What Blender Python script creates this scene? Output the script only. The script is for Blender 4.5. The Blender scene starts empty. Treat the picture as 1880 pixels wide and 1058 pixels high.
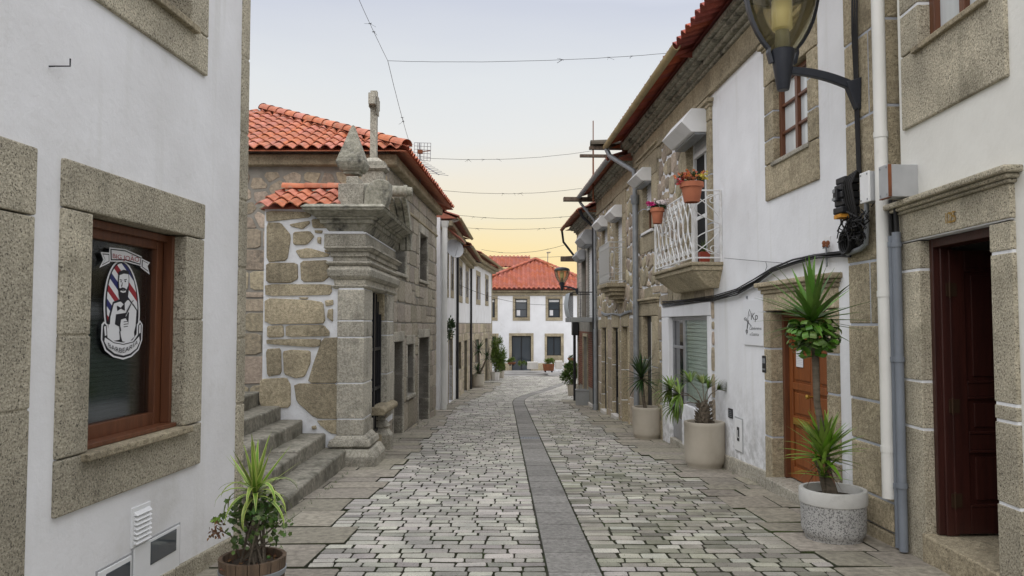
import bpy, bmesh, math, random
from mathutils import Vector
R = math.radians
rnd = random.Random(11)
S = bpy.context.scene
COL = S.collection

# ------------------------------------------------------------------ camera, world, fill lamp, exposure
CAM_H, FPX, PITCH = 1.55, 1400.0, R(2.7)
cam = bpy.data.cameras.new('camera'); camo = bpy.data.objects.new('camera', cam); COL.objects.link(camo)
camo.location = (0, 0, CAM_H); camo.rotation_euler = (math.pi/2 + PITCH, 0, 0)
cam.sensor_width = 36.0; cam.lens = FPX/1880*36; cam.clip_start = 0.05; cam.clip_end = 3000
S.camera = camo
S.render.engine = 'CYCLES'
S.cycles.use_denoising = True
S.cycles.max_bounces = 8; S.cycles.transparent_max_bounces = 12
S.view_settings.view_transform = 'Standard'; S.view_settings.look = 'None'
S.view_settings.exposure = -0.12; S.view_settings.gamma = 1.0

W = bpy.data.worlds.new('World'); S.world = W; W.use_nodes = True
nt = W.node_tree; nt.nodes.clear()
def N(t, **k):
    n = nt.nodes.new(t)
    for a, b in k.items(): setattr(n, a, b)
    return n
FILL_EL, FILL_ROT = R(38), R(200)
sky = N('ShaderNodeTexSky'); sky.sky_type = 'NISHITA'; sky.sun_disc = False
sky.sun_elevation = FILL_EL; sky.sun_rotation = FILL_ROT; sky.dust_density = 3.0
bg1 = N('ShaderNodeBackground'); bg1.inputs['Strength'].default_value = 0.02
nt.links.new(sky.outputs[0], bg1.inputs[0])
# evening sky: warm band over the horizon at the end of the street, grey blue higher up
tc = N('ShaderNodeTexCoord'); sep = N('ShaderNodeSeparateXYZ'); nt.links.new(tc.outputs['Generated'], sep.inputs[0])
def ramp(stops):
    r = N('ShaderNodeValToRGB'); e = r.color_ramp.elements
    while len(e) < len(stops): e.new(0.5)
    for i, (p, c) in enumerate(stops): e[i].position = p; e[i].color = (c[0], c[1], c[2], 1)
    return r
r_front = ramp([(0.0, (1.02, .72, .30)), (0.06, (1.03, .77, .35)), (0.105, (1.00, .80, .43)), (0.145, (.93, .82, .58)), (0.19, (.91, .825, .67)), (0.24, (.845, .835, .795)),
                (0.30, (.795, .81, .81)), (0.39, (.645, .67, .75)), (0.58, (1.2, 1.22, 1.3)), (1.0, (2.15, 2.15, 2.2))])
r_back = ramp([(0.0, (.85, .85, .87)), (0.35, (1.2, 1.21, 1.27)), (1.0, (2.15, 2.15, 2.2))])  # overhead and rear sky raised above the visible part to light the walls
noi = N('ShaderNodeTexNoise'); noi.inputs['Scale'].default_value = 2.2; noi.inputs['Detail'].default_value = 4
mp = N('ShaderNodeMapping'); mp.inputs['Scale'].default_value = (1, 1, 4.5); nt.links.new(tc.outputs['Generated'], mp.inputs[0])
nt.links.new(mp.outputs[0], noi.inputs['Vector'])
zz = N('ShaderNodeMath', operation='MULTIPLY_ADD'); zz.inputs[1].default_value = 0.09
nt.links.new(noi.outputs['Fac'], zz.inputs[0])
zs = N('ShaderNodeMath', operation='SUBTRACT'); zs.inputs[1].default_value = 0.045
nt.links.new(sep.outputs['Z'], zz.inputs[2]); nt.links.new(zz.outputs[0], zs.inputs[0])
nt.links.new(zs.outputs[0], r_front.inputs[0]); nt.links.new(zs.outputs[0], r_back.inputs[0])
ym = N('ShaderNodeMapRange'); ym.inputs['From Min'].default_value = -0.2; ym.inputs['From Max'].default_value = 0.6
nt.links.new(sep.outputs['Y'], ym.inputs[0])
mx = N('ShaderNodeMixRGB'); nt.links.new(ym.outputs[0], mx.inputs[0])
nt.links.new(r_back.outputs[0], mx.inputs[1]); nt.links.new(r_front.outputs[0], mx.inputs[2])
bg2 = N('ShaderNodeBackground'); bg2.inputs['Strength'].default_value = 1.0
nt.links.new(mx.outputs[0], bg2.inputs[0])
ad = N('ShaderNodeAddShader'); nt.links.new(bg1.outputs[0], ad.inputs[0]); nt.links.new(bg2.outputs[0], ad.inputs[1])
out = N('ShaderNodeOutputWorld'); nt.links.new(ad.outputs[0], out.inputs[0])

sl = bpy.data.lights.new('fill_lamp', 'SUN'); sl.energy = 0.6; sl.angle = R(40); sl.color = (1, .95, .88)  # added soft fill, high behind the camera, opposite the low evening glow
so = bpy.data.objects.new('fill_lamp', sl); COL.objects.link(so)
_sd = Vector((math.sin(FILL_ROT)*math.cos(FILL_EL), math.cos(FILL_ROT)*math.cos(FILL_EL), math.sin(FILL_EL)))
so.rotation_euler = _sd.to_track_quat('Z', 'Y').to_euler(); so.location = (0, -10, 30)

# ------------------------------------------------------------------ materials
MATS = {}
def M(name, c1, c2=None, scale=6.0, detail=5.0, rough=.85, bump=0.0, bscale=60.0, island=0.0, metal=0.0,
      speck=None, stain=None, spec=.4, vstretch=None, hue=0.0, bdist=.01, low=None, wave=None, streak=None, big=0):
    m = bpy.data.materials.new(name); m.use_nodes = True; t = m.node_tree; n = t.nodes; L = t.links
    b = n['Principled BSDF']; b.inputs['Roughness'].default_value = rough; b.inputs['Metallic'].default_value = metal
    b.inputs['Specular IOR Level'].default_value = spec
    co = n.new('ShaderNodeTexCoord'); vec = co.outputs['Object']
    if vstretch:
        mpn = n.new('ShaderNodeMapping'); mpn.inputs['Scale'].default_value = vstretch; L.new(vec, mpn.inputs[0]); vec = mpn.outputs[0]
    def noise(sc, det=4.0, v=None, rg=.55):
        q = n.new('ShaderNodeTexNoise'); q.inputs['Scale'].default_value = sc; q.inputs['Detail'].default_value = det
        q.inputs['Roughness'].default_value = rg; L.new(v or vec, q.inputs['Vector']); return q.outputs['Fac']
    def mrange(x, a, c):
        q = n.new('ShaderNodeMapRange'); q.inputs['From Min'].default_value = a; q.inputs['From Max'].default_value = c
        L.new(x, q.inputs[0]); return q.outputs[0]
    def mix(f, a, c, bt='MIX'):
        q = n.new('ShaderNodeMixRGB'); q.blend_type = bt
        if isinstance(f, float): q.inputs[0].default_value = f
        else: L.new(f, q.inputs[0])
        for i, v in ((1, a), (2, c)):
            if isinstance(v, tuple): q.inputs[i].default_value = (v[0], v[1], v[2], 1)
            else: L.new(v, q.inputs[i])
        return q.outputs[0]
    c = c1
    if c2: c = mix(mrange(noise(scale, detail), .32, .68), c1, c2)
    if speck:
        col, sc, th, am = speck
        c = mix(mul(n, L, mrange(noise(sc, 2.0, co.outputs['Object'], .6), th, th+.10), am), c, col)
    if streak:                                   # rain streaks: noise stretched along the vertical
        col, sc, th, am = streak
        mp2 = n.new('ShaderNodeMapping'); mp2.inputs['Scale'].default_value = (1, 1, .07); L.new(co.outputs['Object'], mp2.inputs[0])
        c = mix(mul(n, L, mrange(noise(sc, 5.0, mp2.outputs[0]), th, th+.25), am), c, col)
    if stain:
        col, sc, th, am = stain
        c = mix(mul(n, L, mrange(noise(sc, 8.0, co.outputs['Object'], .65), th, th+.18), am), c, col)
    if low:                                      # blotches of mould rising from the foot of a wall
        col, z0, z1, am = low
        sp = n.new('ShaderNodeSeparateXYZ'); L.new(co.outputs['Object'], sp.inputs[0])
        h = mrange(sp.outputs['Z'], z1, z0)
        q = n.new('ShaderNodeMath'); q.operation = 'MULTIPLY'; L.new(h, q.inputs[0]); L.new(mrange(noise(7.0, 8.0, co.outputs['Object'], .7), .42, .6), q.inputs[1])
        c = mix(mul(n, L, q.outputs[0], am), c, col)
    if big:
        q = n.new('ShaderNodeMapRange'); q.inputs['From Min'].default_value = .35; q.inputs['From Max'].default_value = .65; q.inputs['To Min'].default_value = 1-big; q.inputs['To Max'].default_value = 1+big*.6
        L.new(noise(1.6, 3.0, co.outputs['Object']), q.inputs[0]); c = mix(1.0, c, q.outputs[0], 'MULTIPLY')
    if island or hue:
        g = n.new('ShaderNodeNewGeometry')
        hs = n.new('ShaderNodeHueSaturation')
        if isinstance(c, tuple): hs.inputs['Color'].default_value = (c[0], c[1], c[2], 1)
        else: L.new(c, hs.inputs['Color'])
        q = n.new('ShaderNodeMapRange'); q.inputs['To Min'].default_value = 1-island; q.inputs['To Max'].default_value = 1+island
        L.new(g.outputs['Random Per Island'], q.inputs[0]); L.new(q.outputs[0], hs.inputs['Value'])
        if hue:
            w = n.new('ShaderNodeTexWhiteNoise'); w.noise_dimensions = '1D'; L.new(g.outputs['Random Per Island'], w.inputs['W'])
            q2 = n.new('ShaderNodeMapRange'); q2.inputs['To Min'].default_value = .5-hue; q2.inputs['To Max'].default_value = .5+hue
            L.new(w.outputs['Value'], q2.inputs[0]); L.new(q2.outputs[0], hs.inputs['Hue'])
            q3 = n.new('ShaderNodeMapRange'); q3.inputs['To Min'].default_value = .90; q3.inputs['To Max'].default_value = 1.08
            L.new(w.outputs['Value'], q3.inputs[0]); L.new(q3.outputs[0], hs.inputs['Saturation'])
        c = hs.outputs[0]
    if isinstance(c, tuple): b.inputs['Base Color'].default_value = (c[0], c[1], c[2], 1)
    else: L.new(c, b.inputs['Base Color'])
    if bump:
        bn = n.new('ShaderNodeBump'); bn.inputs['Strength'].default_value = bump; bn.inputs['Distance'].default_value = bdist
        f = noise(bscale, 6.0, None, .62)
        if wave:
            wv = n.new('ShaderNodeTexNoise'); wv.inputs['Scale'].default_value = wave; wv.inputs['Detail'].default_value = 2
            L.new(vec, wv.inputs['Vector'])
            q = n.new('ShaderNodeMath'); q.operation = 'ADD'; L.new(f, q.inputs[0])
            q5 = n.new('ShaderNodeMath'); q5.operation = 'MULTIPLY'; q5.inputs[1].default_value = 2.5; L.new(wv.outputs['Fac'], q5.inputs[0])
            L.new(q5.outputs[0], q.inputs[1]); f = q.outputs[0]
        L.new(f, bn.inputs['Height']); L.new(bn.outputs[0], b.inputs['Normal'])
    MATS[name] = m; return m
def mul(n, L, x, k):
    q = n.new('ShaderNodeMath'); q.operation = 'MULTIPLY'; q.inputs[1].default_value = k; L.new(x, q.inputs[0]); return q.outputs[0]

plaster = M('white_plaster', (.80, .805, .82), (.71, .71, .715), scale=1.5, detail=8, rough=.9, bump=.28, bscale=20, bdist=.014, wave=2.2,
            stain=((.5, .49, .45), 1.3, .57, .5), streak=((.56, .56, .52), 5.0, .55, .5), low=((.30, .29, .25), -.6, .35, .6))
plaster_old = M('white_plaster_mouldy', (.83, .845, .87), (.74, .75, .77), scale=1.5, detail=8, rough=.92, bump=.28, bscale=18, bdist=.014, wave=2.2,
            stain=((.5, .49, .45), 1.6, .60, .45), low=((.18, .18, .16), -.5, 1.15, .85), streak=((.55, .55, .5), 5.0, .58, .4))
cream = M('cream_plaster', (.80, .80, .755), (.72, .715, .67), scale=1.5, detail=8, rough=.92, bump=.28, bscale=20, bdist=.014, wave=2.2,
          stain=((.55, .54, .48), 1.2, .6, .35))
granite = M('hammered_granite', (.64, .585, .455), (.36, .325, .245), scale=70, detail=3, rough=.95, bump=1.0, bscale=60, bdist=.02,
            speck=((.045, .04, .03), 92, .56, .85), stain=((.15, .135, .09), 1.7, .52, .6), streak=((.16, .15, .11), 4.0, .56, .5), island=.16, big=.22)
granite_b = M('brown_granite', (.54, .465, .325), (.31, .265, .18), scale=26, rough=.95, bump=1.0, bscale=50, bdist=.018,
            speck=((.06, .055, .04), 85, .56, .7), stain=((.15, .125, .08), 1.8, .54, .6), streak=((.14, .125, .09), 4.0, .56, .5), island=.18, big=.22)
granite_g = M('grey_granite', (.60, .565, .475), (.34, .32, .265), scale=30, rough=.95, bump=1.0, bscale=55, bdist=.016,
            speck=((.055, .055, .05), 80, .56, .75), stain=((.11, .105, .08), 2.2, .52, .7), island=.18, big=.22)
lichen = M('lichen_granite', (.42, .40, .33), (.21, .205, .16), scale=18, rough=.95, bump=1.0, bscale=50, bdist=.015,
            speck=((.42, .41, .38), 24, .60, .55), stain=((.03, .03, .027), 4.2, .50, .95), island=.08)
rubble = M('rubble_stone', (.47, .395, .29), (.28, .24, .18), scale=16, rough=.95, bump=.9, bscale=34, bdist=.02, island=.28, hue=.02,
           stain=((.14, .13, .11), 4.0, .58, .6))
rubble_g = M('grey_rubble_stone', (.46, .41, .33), (.26, .23, .18), scale=22, rough=.95, bump=1.0, bscale=36, bdist=.02, island=.22, hue=.015,
           stain=((.12, .11, .095), 3.0, .56, .6))
mortar_w = M('white_mortar', (.80, .82, .85), (.70, .71, .73), scale=8, rough=.95, bump=.6, bscale=30, bdist=.012, stain=((.4, .39, .36), 4.0, .64, .5))
mortar_g = M('grey_mortar', (.30, .285, .25), (.22, .21, .185), scale=5, rough=.97, bump=.7, bscale=45, bdist=.012)
tile = M('terracotta_tile', (.46, .145, .085), (.35, .10, .058), scale=9, rough=.8, bump=.2, bscale=40, island=.12, hue=.006, stain=((.20, .08, .05), 2.5, .62, .4))
tile_new = M('salmon_roof_tile', (.57, .215, .13), (.43, .145, .085), scale=7, rough=.8, bump=.2, bscale=40, island=.14, hue=.006, speck=((.30, .25, .19), 9, .60, .55), stain=((.22, .12, .085), 2.5, .57, .6))
tile_old = M('weathered_tile', (.36, .12, .065), (.22, .085, .055), scale=8, rough=.85, bump=.3, bscale=40, island=.2, hue=.012, stain=((.10, .08, .06), 3.0, .56, .7))
sett = M('granite_sett', (.50, .475, .42), (.33, .32, .29), scale=2.2, rough=.85, bump=1.0, bscale=42, bdist=.016, island=.30, hue=.05,
         speck=((.11, .105, .09), 90, .56, .6), stain=((.14, .135, .12), .6, .50, .55))
sett_r = M('mossy_granite_sett', (.38, .365, .305), (.24, .23, .19), scale=2.2, rough=.87, bump=1.0, bscale=42, bdist=.014, island=.36, hue=.03,
         speck=((.085, .085, .065), 90, .56, .6), stain=((.10, .105, .06), .9, .50, .6))
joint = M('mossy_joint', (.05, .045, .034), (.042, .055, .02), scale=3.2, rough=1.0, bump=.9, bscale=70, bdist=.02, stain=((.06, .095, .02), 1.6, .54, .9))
slab = M('paving_slab', (.36, .33, .265), (.20, .18, .145), scale=18, rough=.9, bump=.8, bscale=50, bdist=.010, island=.18, hue=.015,
         speck=((.08, .08, .075), 140, .58, .5), stain=((.11, .10, .085), 1.8, .54, .6))
strip_m = M('dark_slab', (.31, .30, .28), (.19, .185, .172), scale=22, rough=.92, spec=.2, bump=.9, bscale=50, bdist=.012, island=.16, speck=((.07, .07, .065), 55, .58, .6), stain=((.11, .105, .10), 2.2, .54, .6))
step_m = M('step_granite', (.34, .32, .265), (.17, .16, .13), scale=20, rough=.95, bump=1.0, bscale=40, bdist=.016, island=.1, stain=((.06, .06, .04), 2.6, .49, .8))
plaza_m = M('plaza_paving', (.42, .41, .39), (.34, .33, .32), scale=1.5, rough=.9, bump=.3, bscale=30, stain=((.28, .27, .25), .8, .56, .5))
wood = M('orange_wood', (.28, .088, .024), (.18, .056, .016), scale=3, rough=.42, bump=.25, bscale=20, vstretch=(9, 9, .7), stain=((.12, .04, .015), 6, .6, .5))
wood_r = M('red_brown_wood', (.155, .058, .026), (.095, .036, .018), scale=3, rough=.4, bump=.2, bscale=22, vstretch=(9, 9, .7))
wood_d = M('dark_mahogany', (.055, .016, .012), (.033, .011, .009), scale=3, rough=.38, bump=.2, bscale=22, vstretch=(9, 9, .7))
wood_old = M('old_timber', (.16, .12, .09), (.08, .06, .045), scale=3, rough=.9, bump=.6, bscale=22, vstretch=(6, 6, 1))
barrel_w = M('barrel_staves', (.17, .115, .075), (.09, .062, .042), scale=4, rough=.85, bump=.7, bscale=26, vstretch=(8, 8, .8), island=.2)
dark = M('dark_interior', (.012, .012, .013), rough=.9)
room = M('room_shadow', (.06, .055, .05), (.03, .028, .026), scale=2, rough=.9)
black_m = M('black_iron', (.012, .013, .016), rough=.45, bump=.15, bscale=90)
lamp_b = M('lamp_paint', (.022, .026, .036), (.03, .034, .045), scale=12, rough=.42, bump=.15, bscale=120)
white_paint = M('white_paint', (.78, .79, .80), (.70, .71, .71), scale=4, rough=.5, bump=.1, bscale=30, stain=((.45, .42, .36), 6, .66, .4))
white_iron = M('white_iron', (.74, .75, .76), (.6, .6, .58), scale=14, rough=.55, stain=((.3, .2, .12), 18, .68, .5))
pvc_w = M('white_pipe', (.74, .74, .71), (.66, .66, .63), scale=2, rough=.45, stain=((.4, .4, .36), 4, .62, .4))
pvc_g = M('grey_pipe', (.20, .225, .265), (.16, .18, .21), scale=3, rough=.5, stain=((.32, .33, .34), 5, .62, .4))
zinc = M('zinc', (.30, .32, .34), (.22, .235, .25), scale=6, rough=.5, metal=.3, stain=((.14, .12, .10), 5, .6, .5))
gutter_y = M('yellowed_gutter', (.38, .30, .15), (.26, .21, .11), scale=3, rough=.6, stain=((.12, .10, .06), 5, .58, .6))
rust = M('rusty_steel', (.22, .075, .03), (.12, .045, .02), scale=6, rough=.8, bump=.3, bscale=60, stain=((.05, .03, .02), 6, .6, .6))
grey_box = M('grey_metal', (.42, .43, .44), (.34, .35, .36), scale=5, rough=.55, stain=((.22, .16, .1), 7, .66, .6))
stainless = M('brushed_metal', (.45, .46, .48), (.36, .37, .39), scale=5, rough=.4, metal=.6, stain=((.25, .25, .25), 5, .6, .5))
alu = M('bare_aluminium', (.50, .56, .60), (.42, .48, .52), scale=4, rough=.45, metal=.2)
cable_m = M('black_cable', (.014, .014, .015), rough=.6)
glass_d = M('dark_glass', (.016, .02, .024), rough=.04, spec=.9)
glass_g = M('grey_glass', (.05, .062, .075), rough=.06, spec=.9)
curtain = M('curtained_glass', (.66, .69, .70), (.52, .56, .57), scale=2.2, rough=.12, spec=.7, vstretch=(7, 7, .35))
blindw = M('white_louvre', (.76, .77, .78), rough=.5)
blind_g = M('pale_green_blind', (.58, .62, .57), rough=.35, spec=.6)
terra = M('terracotta_pot', (.46, .165, .09), (.38, .13, .07), scale=6, rough=.85, bump=.15, bscale=60, stain=((.55, .35, .28), 6, .64, .35))
terra_d = M('red_plastic_pot', (.30, .05, .025), rough=.5)
conc = M('concrete_planter', (.46, .42, .35), (.38, .345, .285), scale=3, rough=.92, bump=.35, bscale=80, bdist=.005, stain=((.28, .25, .2), 2.5, .56, .55), streak=((.3, .27, .22), 6, .56, .4))
conc_g = M('grey_planter', (.30, .31, .31), (.24, .25, .25), scale=4, rough=.9, bump=.3, bscale=60)
terrazzo = M('washed_pebble', (.50, .50, .49), (.42, .42, .41), scale=4, rough=.9, bump=1.0, bscale=95, bdist=.012, speck=((.12, .12, .12), 75, .50, .85))
terrazzo_rim = M('planter_rim', (.55, .55, .53), (.47, .47, .45), scale=5, rough=.9, bump=.25, bscale=70, stain=((.3, .3, .28), 5, .6, .5))
soil = M('potting_soil', (.035, .026, .018), (.06, .045, .032), scale=20, rough=1, bump=1, bscale=60)
trunk_m = M('palm_stem', (.17, .14, .105), (.09, .075, .055), scale=10, rough=.95, bump=.9, bscale=40, vstretch=(1, 1, 4))
leaf_y = M('yucca_leaf', (.105, .215, .03), (.07, .155, .02), scale=8, rough=.42, island=.35, hue=.02, spec=.5)
leaf_l = M('light_yucca_leaf', (.20, .32, .04), (.13, .23, .03), scale=8, rough=.42, island=.3, hue=.02)
leaf_d = M('dark_leaf', (.035, .075, .018), (.022, .05, .013), scale=8, rough=.45, island=.45, hue=.02)
leaf_m = M('shrub_leaf', (.075, .125, .022), (.045, .085, .016), scale=8, rough=.5, island=.5, hue=.03)
leaf_b = M('bamboo_leaf', (.13, .19, .03), (.08, .13, .02), scale=8, rough=.5, island=.45, hue=.03)
leaf_dry = M('dry_leaf', (.20, .10, .045), (.14, .075, .04), scale=8, rough=.8, island=.4, hue=.02)
leaf_edge = M('cream_leaf_edge', (.42, .48, .13), rough=.45, island=.15)
fl_red = M('red_flowers', (.50, .05, .05), rough=.6, island=.35, hue=.03)
fl_or = M('coral_flowers', (.55, .18, .07), rough=.6, island=.35, hue=.03)
fl_yel = M('yellow_flowers', (.65, .55, .10), rough=.6, island=.2)
fl_mag = M('magenta_flowers', (.55, .02, .20), rough=.6, island=.25)
fl_wht = M('pale_flowers', (.75, .68, .68), rough=.6, island=.2)
brick_m = M('thin_brick', (.24, .10, .06), (.17, .07, .045), scale=9, rough=.9, bump=.4, bscale=60, island=.25)
glazed = M('glazed_wall_tile', (.50, .48, .44), (.40, .385, .35), scale=12, rough=.3, island=.15)
sticker_w = M('sticker_white', (.72, .73, .75), rough=.5)
sticker_k = M('sticker_black', (.012, .012, .018), rough=.5)
sticker_r = M('sticker_red', (.30, .02, .03), rough=.5)
sticker_b = M('sticker_blue', (.02, .025, .13), rough=.5)
gold = M('brass', (.45, .28, .06), rough=.4, metal=.6)
sign_w = M('sign_board', (.78, .80, .83), rough=.4)
ink = M('sign_ink', (.02, .02, .025), rough=.6)
paper = M('paper', (.72, .73, .76), rough=.8)
amber = M('amber_tag', (.55, .25, .03), rough=.6)
opal = M('lamp_opal', (.82, .76, .52), (.78, .70, .42), scale=6, rough=.5)
lampgrey = M('lamp_socket', (.33, .33, .28), rough=.5)
ground_m = M('ground_earth', (.16, .14, .11), (.11, .10, .08), scale=.8, rough=1)
curb_w = M('pale_block', (.60, .58, .54), (.52, .50, .47), scale=3, rough=.9, bump=.2, bscale=40)
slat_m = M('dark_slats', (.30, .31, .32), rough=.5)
def clear_mat(name, tint, gloss, fk=.8, haze_=0):
    m = bpy.data.materials.new(name); m.use_nodes = True; t = m.node_tree; t.nodes.clear()
    a = t.nodes.new('ShaderNodeBsdfTransparent'); a.inputs[0].default_value = (*tint, 1)
    g = t.nodes.new('ShaderNodeBsdfGlossy'); g.inputs['Roughness'].default_value = .08
    f = t.nodes.new('ShaderNodeFresnel'); f.inputs[0].default_value = 1.45
    q = t.nodes.new('ShaderNodeMath'); q.operation = 'MULTIPLY_ADD'; q.inputs[1].default_value = fk; q.inputs[2].default_value = gloss
    x = t.nodes.new('ShaderNodeMixShader'); o = t.nodes.new('ShaderNodeOutputMaterial')
    if haze_:
        tr = t.nodes.new('ShaderNodeBsdfTranslucent'); tr.inputs[0].default_value = (.95, .86, .50, 1); hm = t.nodes.new('ShaderNodeMixShader'); hm.inputs[0].default_value = haze_
        t.links.new(a.outputs[0], hm.inputs[1]); t.links.new(tr.outputs[0], hm.inputs[2]); a = hm
    t.links.new(f.outputs[0], q.inputs[0]); t.links.new(q.outputs[0], x.inputs[0])
    t.links.new(a.outputs[0], x.inputs[1]); t.links.new(g.outputs[0], x.inputs[2]); t.links.new(x.outputs[0], o.inputs[0])
    MATS[name] = m; return m
tile_red = M('red_roof_tile', (.40, .095, .055), (.25, .065, .042), scale=8, rough=.85, bump=.3, bscale=40, island=.2, hue=.01, stain=((.10, .07, .05), 3.0, .58, .6))
lamp_glass = clear_mat('lamp_bowl', (.98, .95, .78), .05, .8, .14)
clear_glass = clear_mat('clear_pane', (.90, .94, .92), .03, .3)
smoked_glass = clear_mat('smoked_pane', (.74, .78, .79), .05)

# ------------------------------------------------------------------ rays, ground, facades
def ray(px, py):
    a, v = (px-940)/FPX, (529-py)/FPX
    return Vector((a, math.cos(PITCH)-v*math.sin(PITCH), math.sin(PITCH)+v*math.cos(PITCH)))
def at(px, py, y):
    d = ray(px, py); k = y/d.y; return Vector((d.x*k, y, CAM_H+d.z*k))
def gz(y):
    if y < -25: y = -25
    if y < 20: return -.043*y
    t = min(y, 50)-20
    return -.86-.043*t+.000544*t*t
def gp(px, py):
    y = 5.0
    for _ in range(60):
        p = at(px, py, y); e = p.z-gz(y)
        d = ray(px, py); sl_ = d.z/d.y; y2 = y-e/(sl_+.035) if abs(sl_+.035) > 1e-5 else y
        y = max(2, min(80, .5*y+.5*y2))
    p = at(px, py, y); return Vector((p.x, p.y, gz(p.y)))
class Fac:
    def __init__(s, x0, y0, x1, y1, right=False):
        l = math.hypot(x1-x0, y1-y0); s.o = (x0, y0); s.d = ((x1-x0)/l, (y1-y0)/l); s.len = l
        s.n = (-s.d[1], s.d[0]) if right else (s.d[1], -s.d[0])
    def P(s, u, z, w=0.0):
        return Vector((s.o[0]+s.d[0]*u+s.n[0]*w, s.o[1]+s.d[1]*u+s.n[1]*w, z))
    def uz(s, px, py, w=0.0):
        r = ray(px, py); den = r.x*s.n[0]+r.y*s.n[1]
        k = ((s.o[0]+s.n[0]*w)*s.n[0]+(s.o[1]+s.n[1]*w)*s.n[1])/den
        x, y = r.x*k, r.y*k
        return (x-s.o[0])*s.d[0]+(y-s.o[1])*s.d[1], CAM_H+r.z*k
    def u(s, px, py, w=0.0): return s.uz(px, py, w)[0]
    def z(s, px, py, w=0.0): return s.uz(px, py, w)[1]
    def rect(s, x0, y0, x1, y1, w=0.0):
        a, b = s.uz(x0, y0, w), s.uz(x1, y1, w)
        return min(a[0], b[0]), max(a[0], b[0]), min(a[1], b[1]), max(a[1], b[1])
    def gz(s, u): return gz(s.P(u, 0).y)

# ------------------------------------------------------------------ mesh builder
class MB:
    def __init__(s): s.v = []; s.f = []; s.m = []
    def add(s, vs, fs, mi=0):
        b = len(s.v); s.v.extend(Vector(v) for v in vs)
        for f in fs: s.f.append(tuple(b+i for i in f)); s.m.append(mi)
    def hexa(s, a, b, mi=0):            # two quads with matching order
        s.add(list(a)+list(b), [(3, 2, 1, 0), (4, 5, 6, 7), (0, 1, 5, 4), (1, 2, 6, 5), (2, 3, 7, 6), (3, 0, 4, 7)], mi)
    def box(s, x0, x1, y0, y1, z0, z1, mi=0):
        s.hexa([(x0, y0, z0), (x1, y0, z0), (x1, y1, z0), (x0, y1, z0)], [(x0, y0, z1), (x1, y0, z1), (x1, y1, z1), (x0, y1, z1)], mi)
    def fb(s, F, u0, u1, z0, z1, w0, w1, mi=0):
        q = [(u0, z0), (u1, z0), (u1, z1), (u0, z1)]
        s.hexa([F.P(a, b, w0) for a, b in q], [F.P(a, b, w1) for a, b in q], mi)
    def prism(s, A, B, mi=0, caps=True):
        n = len(A); fs = [(i, (i+1) % n, n+(i+1) % n, n+i) for i in range(n)]
        if caps: fs += [tuple(range(n-1, -1, -1)), tuple(range(n, 2*n))]
        s.add(list(A)+list(B), fs, mi)
    def fpoly(s, F, pts, w0, w1, mi=0):
        s.prism([F.P(a, b, w0) for a, b in pts], [F.P(a, b, w1) for a, b in pts], mi)
    def tube(s, path, r, n=6, mi=0, closed=False):
        path = [Vector(p) for p in path]; k = len(path)
        rs = r if isinstance(r, (list, tuple)) else [r]*k
        rings = []; up = None
        for i, p in enumerate(path):
            if closed: t = path[(i+1) % k]-path[i-1]
            else: t = path[min(i+1, k-1)]-path[max(i-1, 0)]
            if t.length < 1e-9: t = Vector((0, 0, 1))
            t.normalize()
            if up is None:
                up = Vector((0, 0, 1)) if abs(t.z) < .9 else Vector((0, 1, 0))
            a = t.cross(up)
            if a.length < 1e-6: a = t.cross(Vector((1, 0, 0)))
            a.normalize(); up = a.cross(t).normalized()
            rings.append([p+(a*math.cos(6.28318*j/n)+up*math.sin(6.28318*j/n))*rs[i] for j in range(n)])
        vs = [v for ring in rings for v in ring]; fs = []
        for i in range(k if closed else k-1):
            i2 = (i+1) % k
            for j in range(n): fs.append((i*n+j, i*n+(j+1) % n, i2*n+(j+1) % n, i2*n+j))
        if not closed: fs += [tuple(range(n-1, -1, -1)), tuple(range((k-1)*n, k*n))]
        s.add(vs, fs, mi)
    def lathe(s, prof, n=24, c=(0, 0, 0), mi=0, cap=True):
        vs = []; fs = []; k = len(prof)
        for r, z in prof:
            for j in range(n):
                a = 6.283185*j/n; vs.append((c[0]+r*math.cos(a), c[1]+r*math.sin(a), c[2]+z))
        for i in range(k-1):
            for j in range(n): fs.append((i*n+j, i*n+(j+1) % n, (i+1)*n+(j+1) % n, (i+1)*n+j))
        if cap: fs += [tuple(range(n-1, -1, -1)), tuple(range((k-1)*n, k*n))]
        s.add(vs, fs, mi)
    def quad(s, a, b, c, d, mi=0): s.add([a, b, c, d], [(0, 1, 2, 3)], mi)

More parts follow.
